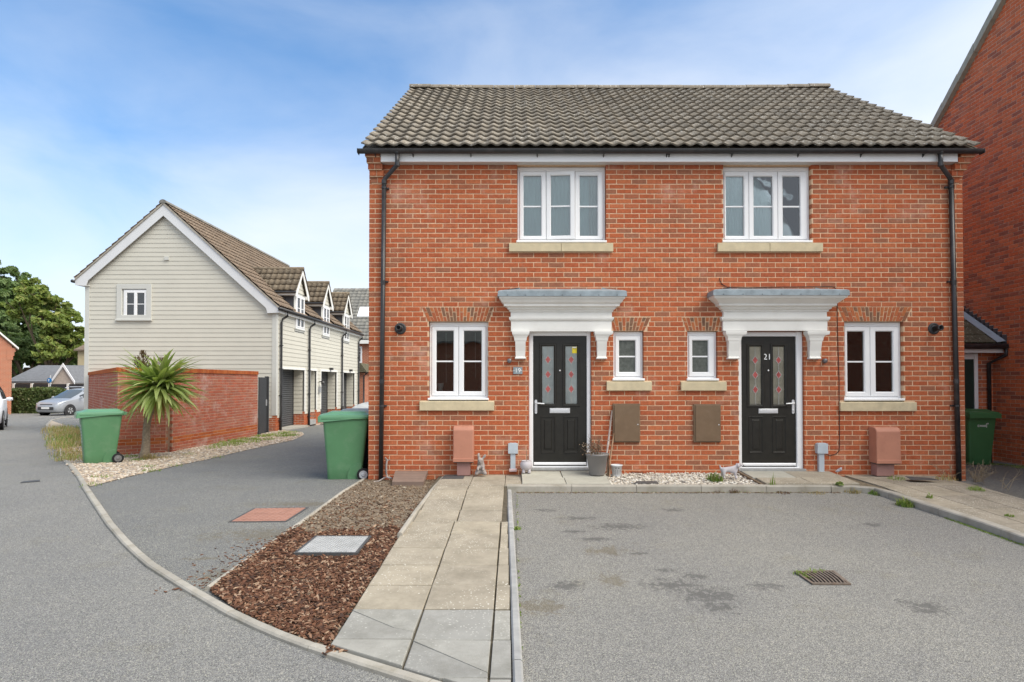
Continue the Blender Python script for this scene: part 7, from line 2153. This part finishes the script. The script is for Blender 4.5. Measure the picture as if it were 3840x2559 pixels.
# round footed planter
pp = Vector((F(1974, 1764, 9.0).x, 9.0, pl(9.0) + .003))
pot = thing('footed_planter', pp, 'pale round planter on stubby feet at the left door post', 'planter')
m = MB(); m.lathe([(.001, .04), (.06, .04), (.088, .075), (.095, .115), (.085, .155), (.07, .172), (.075, .18), (.066, .18), (.06, .165), (.001, .160)], 20, pp); m.build('bowl', LILAC, pot, True)
for a in (45, 135, 225, 315):
    m = MB(); m.lathe([(.001, 0), (.022, 0), (.024, .012), (.02, .06), (.001, .06)], 10, pp + Vector((.058 * math.cos(rad(a)), .058 * math.sin(rad(a)), 0))); m.build('foot', LILAC, pot, True)
m = MB(); m.lathe([(.001, 0), (.058, 0), (.058, .01), (.001, .012)], 12, pp + Vector((0, 0, .158))); m.build('soil', SOIL, pot)
m = MB(); m.tube([pp + Vector((.0, 0, .16)), pp + Vector((.004, .01, .30)), pp + Vector((.0, .012, .33))], .004, 5); m.build('stick', DRYTWIG, pot)
# big grey pot with dried plant
gp0 = Vector((F(2239, 1772, 8.86).x, 8.86, pl(8.86) + .004))
bp = thing('plant_pot', gp0, 'tall tapering grey pot with a dried out plant', 'planter')
m = MB(); m.lathe([(.001, 0), (.105, 0), (.112, .01), (.155, .28), (.165, .285), (.170, .31), (.158, .31), (.15, .285), (.001, .275)], 28, gp0); m.build('pot', POTG, bp, True)
m = MB(); m.lathe([(.001, 0), (.148, 0), (.148, .01), (.001, .02)], 16, gp0 + Vector((0, 0, .272))); m.build('soil', SOIL, bp)
m = MB()
for k in range(46):
    a = R.uniform(0, 6.28); q = R.uniform(.02, .12)
    p = gp0 + Vector((q * math.cos(a), q * math.sin(a) * .8, .28)); h = R.uniform(.10, .28)
    p1 = p + Vector((R.uniform(-.06, .06), R.uniform(-.05, .05), h * .55)); p2 = p1 + Vector((R.uniform(-.12, .08), R.uniform(-.06, .06), h * .45))
    m.tube([p, p1, p2], [.0026, .002, .0012], 4)
    for _ in range(3):
        b1 = p1.lerp(p2, R.random()); m.tube([b1, b1 + Vector((R.uniform(-.05, .05), R.uniform(-.05, .05), R.uniform(.0, .05)))], .0012, 3)
m.build('dry_stem', DRYTWIG, bp)
m = MB()
for k in range(120):
    p = gp0 + Vector((R.gauss(-.12, .06), R.gauss(-.02, .05), R.uniform(.30, .46))) if k < 70 else gp0 + Vector((R.uniform(-.12, .16), R.uniform(-.06, .06), R.uniform(.31, .52)))
    m.ico(p, R.uniform(.005, .010), 0, (1, 1, 1), .4)
m.build('dry_flower', DEBRIS, bp)['kind'] = 'stuff'
# sticks leaning on the wall
m = MB(); m.tube([F(2268, 1768, 8.98), F(2277, 1690, 9.03), F(2281, 1660, 9.05), F(2295, 1541, 9.12)], [.016, .015, .015, .012], 8)
tag(m.build('leaning_stick', WOODP, None, True), 'long pale bleached pole leaning on the wall behind the grey pot', 'stick', 'sticks leaning by the grey pot')
m = MB(); m.tube([F(2286, 1788, 8.9), F(2289, 1720, 8.97), F(2297, 1660, 9.03), F(2302, 1625, 9.07)], [.013, .011, .012, .010], 7); m.tube([F(2294, 1690, 9.0), F(2302, 1676, 9.0)], .006, 5)
tag(m.build('leaning_stick', WOODT, None, True), 'short tan branch leaning beside the white bucket', 'stick', 'sticks leaning by the grey pot')
m = MB(); m.tube([F(2279, 1788, 8.94), F(2281, 1700, 9.03)], [.02, .012], 7)
tag(m.build('leaning_stick', DRYTWIG, None, True), 'thick dark stake standing between grey pot and bucket', 'stick', 'sticks leaning by the grey pot')
# white bucket
bk0 = Vector((F(2312, 1790, 8.93).x, 8.93, pl(8.93) - .03))
bu = thing('bucket_planter', bk0, 'small white ribbed bucket beside the grey pot', 'bucket')
m = MB(); m.lathe([(.001, 0), (.062, 0), (.066, .008), (.080, .150), (.088, .152), (.088, .166), (.078, .166), (.072, .14), (.001, .13)], 24, bk0); m.build('bucket', WHITEC, bu, True)
m = MB()
for x in (-.022, .018): m.ico(bk0 + Vector((x, -.080, .125)), .011, 0, (1.1, .4, .7))
for k in range(5): 
    a = rad(-130 + k * 20); m.tube([bk0 + Vector((.0685 * math.cos(a), .0685 * math.sin(a), .03)), bk0 + Vector((.0765 * math.cos(a), .0765 * math.sin(a), .10))], .002, 4)
m.build('markings', INK, bu)

# weeds
def weed(px, py, hf, label, n, rr, h, mat, wd=.006, lean=.8):
    d = ray(px, py); y = 8.0
    for _ in range(50): y = .5 * y + .5 * (hf(y) - CZ) / d.z * d.y
    x = d.x * y / d.y
    blades('weed', [(x, y, hf(y) - .004, rr, n, h, wd, lean)], mat, label, 'weed', None)
tar = lambda y: g(y) + .004
bedh = lambda y: pl(y) - .045
pvl = lambda y: CZ - 1.330 - (DH - y) * .06
pvg = lambda y: g(y) + .083
weed(2680, 1808, bedh, 'bushy green strap leaved plant growing in the white pebbles', 150, .11, .22, WEEDM, .008, .9)
weed(2690, 1846, tar, 'reddish weed growing at the kerb below the pebble bed', 60, .06, .07, REDWEED, .004)
weed(2750, 1846, tar, 'taller reddish weed at the kerb below the dog figure', 80, .08, .10, REDWEED, .004)
weed(2900, 1842, tar, 'thin upright pale green weed standing against the kerb', 18, .05, .30, GRASSG, .006, .12)
weed(2935, 1850, tar, 'low brown weed at the kerb right of the upright one', 60, .09, .06, REDWEED, .004)
weed(3062, 1850, tar, 'low yellowish weed at the kerb below the buff platform', 70, .12, .05, GRASSD, .004)
weed(3150, 1818, pvl, 'dandelion like weed with broad leaves on the kerb top', 26, .05, .10, WEEDM, .016, 1.0)
weed(3195, 1846, tar, 'rusty grass tuft where the kerb begins to curve', 140, .12, .13, GRASSD, .004)
weed(3282, 1855, tar, 'green and orange weed tuft on the kerb curve', 110, .08, .11, WEEDM, .005)
weed(3395, 1898, tar, 'bright green grass tuft below the curved kerb', 190, .10, .17, GRASSG, .005, .9)
weed(3486, 1868, pvg, 'little grass tuft growing on the right pavement', 40, .04, .10, GRASSG, .004)
weed(3360, 1798, pvl, 'pale grass wisps in the slab joint near the clean gas box', 60, .12, .10, GRASSG, .003, .5)
weed(3550, 1800, pvl, 'dry grass at the foot of the right downpipe', 80, .14, .14, GRASSD, .003, .5)
weed(3660, 1838, pvg, 'yellow grass along the edge of the right pavement', 110, .1, .10, GRASSG, .003, .6)
weed(3788, 1936, pvg, 'flat grass tuft in the pavement near the right edge', 50, .05, .05, GRASSG, .004)
weed(1940, 1985, tar, 'small bright weed beside the thin path kerb', 50, .04, .06, GRASSG, .005)
weed(2095, 1500, tar, 'x', 0, .1, .1, GRASSG) if False else None
mo = []
for k in range(60):
    t = k / 60; a = rk_bot[5].lerp(rk_end, t * .9); mo.append((a.x - .015, a.y - .015, g(a.y) + .004, .03, 26, .022, .004, .8))
for k in range(70):
    t = k / 70; mo.append((.06 + 4.2 * t, Y_K - .012, g(Y_K) + .004, .03, 5, .025, .003, .8))
for k in range(50):
    mo.append((.045, R.uniform(2.5, 8.0), None, .012, 5, .03, .003, .6))
blades('moss', mo, GRASSG, 'moss and small weeds along the kerbs of the parking bay')
lt = MB()
for k in range(900):
    x = R.uniform(.05, 4.4); y = Y_K - .005 - abs(R.gauss(0, .03))
    p = Vector((x, y, g(y) + .006)); a = R.uniform(0, 3.1); l_ = R.uniform(.008, .022); u_ = Vector((math.cos(a), math.sin(a), R.uniform(-.3, .3))) * l_; v_ = Vector((-math.sin(a), math.cos(a), .1)) * l_ * .5
    lt.prism([p - u_, p + v_, p + u_, p - v_], (0, 0, .002))
tag(lt.build('leaf_litter', DEBRIS), 'dead leaf litter lying along the foot of the kerb', None, None, 'stuff')
# dry twiggy weed at the right corner
def twiggy(px, py, y, label, n, h):
    b0 = F(px, py, y); b0.z = g(y) + .05
    m = MB()
    for k in range(n):
        p = b0 + Vector((R.gauss(0, .03), R.gauss(0, .03), 0)); d = Vector((R.uniform(-1, 1.2), R.uniform(-.7, .7), R.uniform(.5, 1.2))).normalized()
        q = p + d * h * R.uniform(.4, 1); m.tube([p, p.lerp(q, .5) + Vector((0, 0, .03)), q], [.004, .0025, .0015], 4)
        for _ in range(5):
            s0 = p.lerp(q, R.uniform(.4, 1)); m.tube([s0, s0 + Vector((R.gauss(0, .05), R.gauss(0, .05), R.uniform(0, .08)))], .0018, 3)
    tag(m.build('dry_weed', M('straw_stem', (.27, .21, .135), .9, .2, 9), None), label, 'weed')
twiggy(3662, 1838, 8.75, 'dry branching weed skeleton at the right corner of the house', 20, .34)
twiggy(3558, 1808, 8.95, 'bent dry stalk in front of the right downpipe', 6, .38)
twiggy(3770, 1850, 8.2, 'thin arching straw stalks at the edge of the passage', 4, .34)

far_house('brick_house', 'house', 'taller brick house across the road mirrored in the right windows', 15, 32, -26, -18, g(-20), CZ + 4.6, CZ + 7.5, BRK_FAR, TILEG)
# the house across the road, seen only as a reflection in the glass
oh_, ow_, or_ = far_house('brick_house', 'house', 'brick house across the road mirrored in the lower windows', -12, -1.0, -26, -18, g(-20) , CZ + 2.6, CZ + 6.2, BRK_FAR, TILEG)
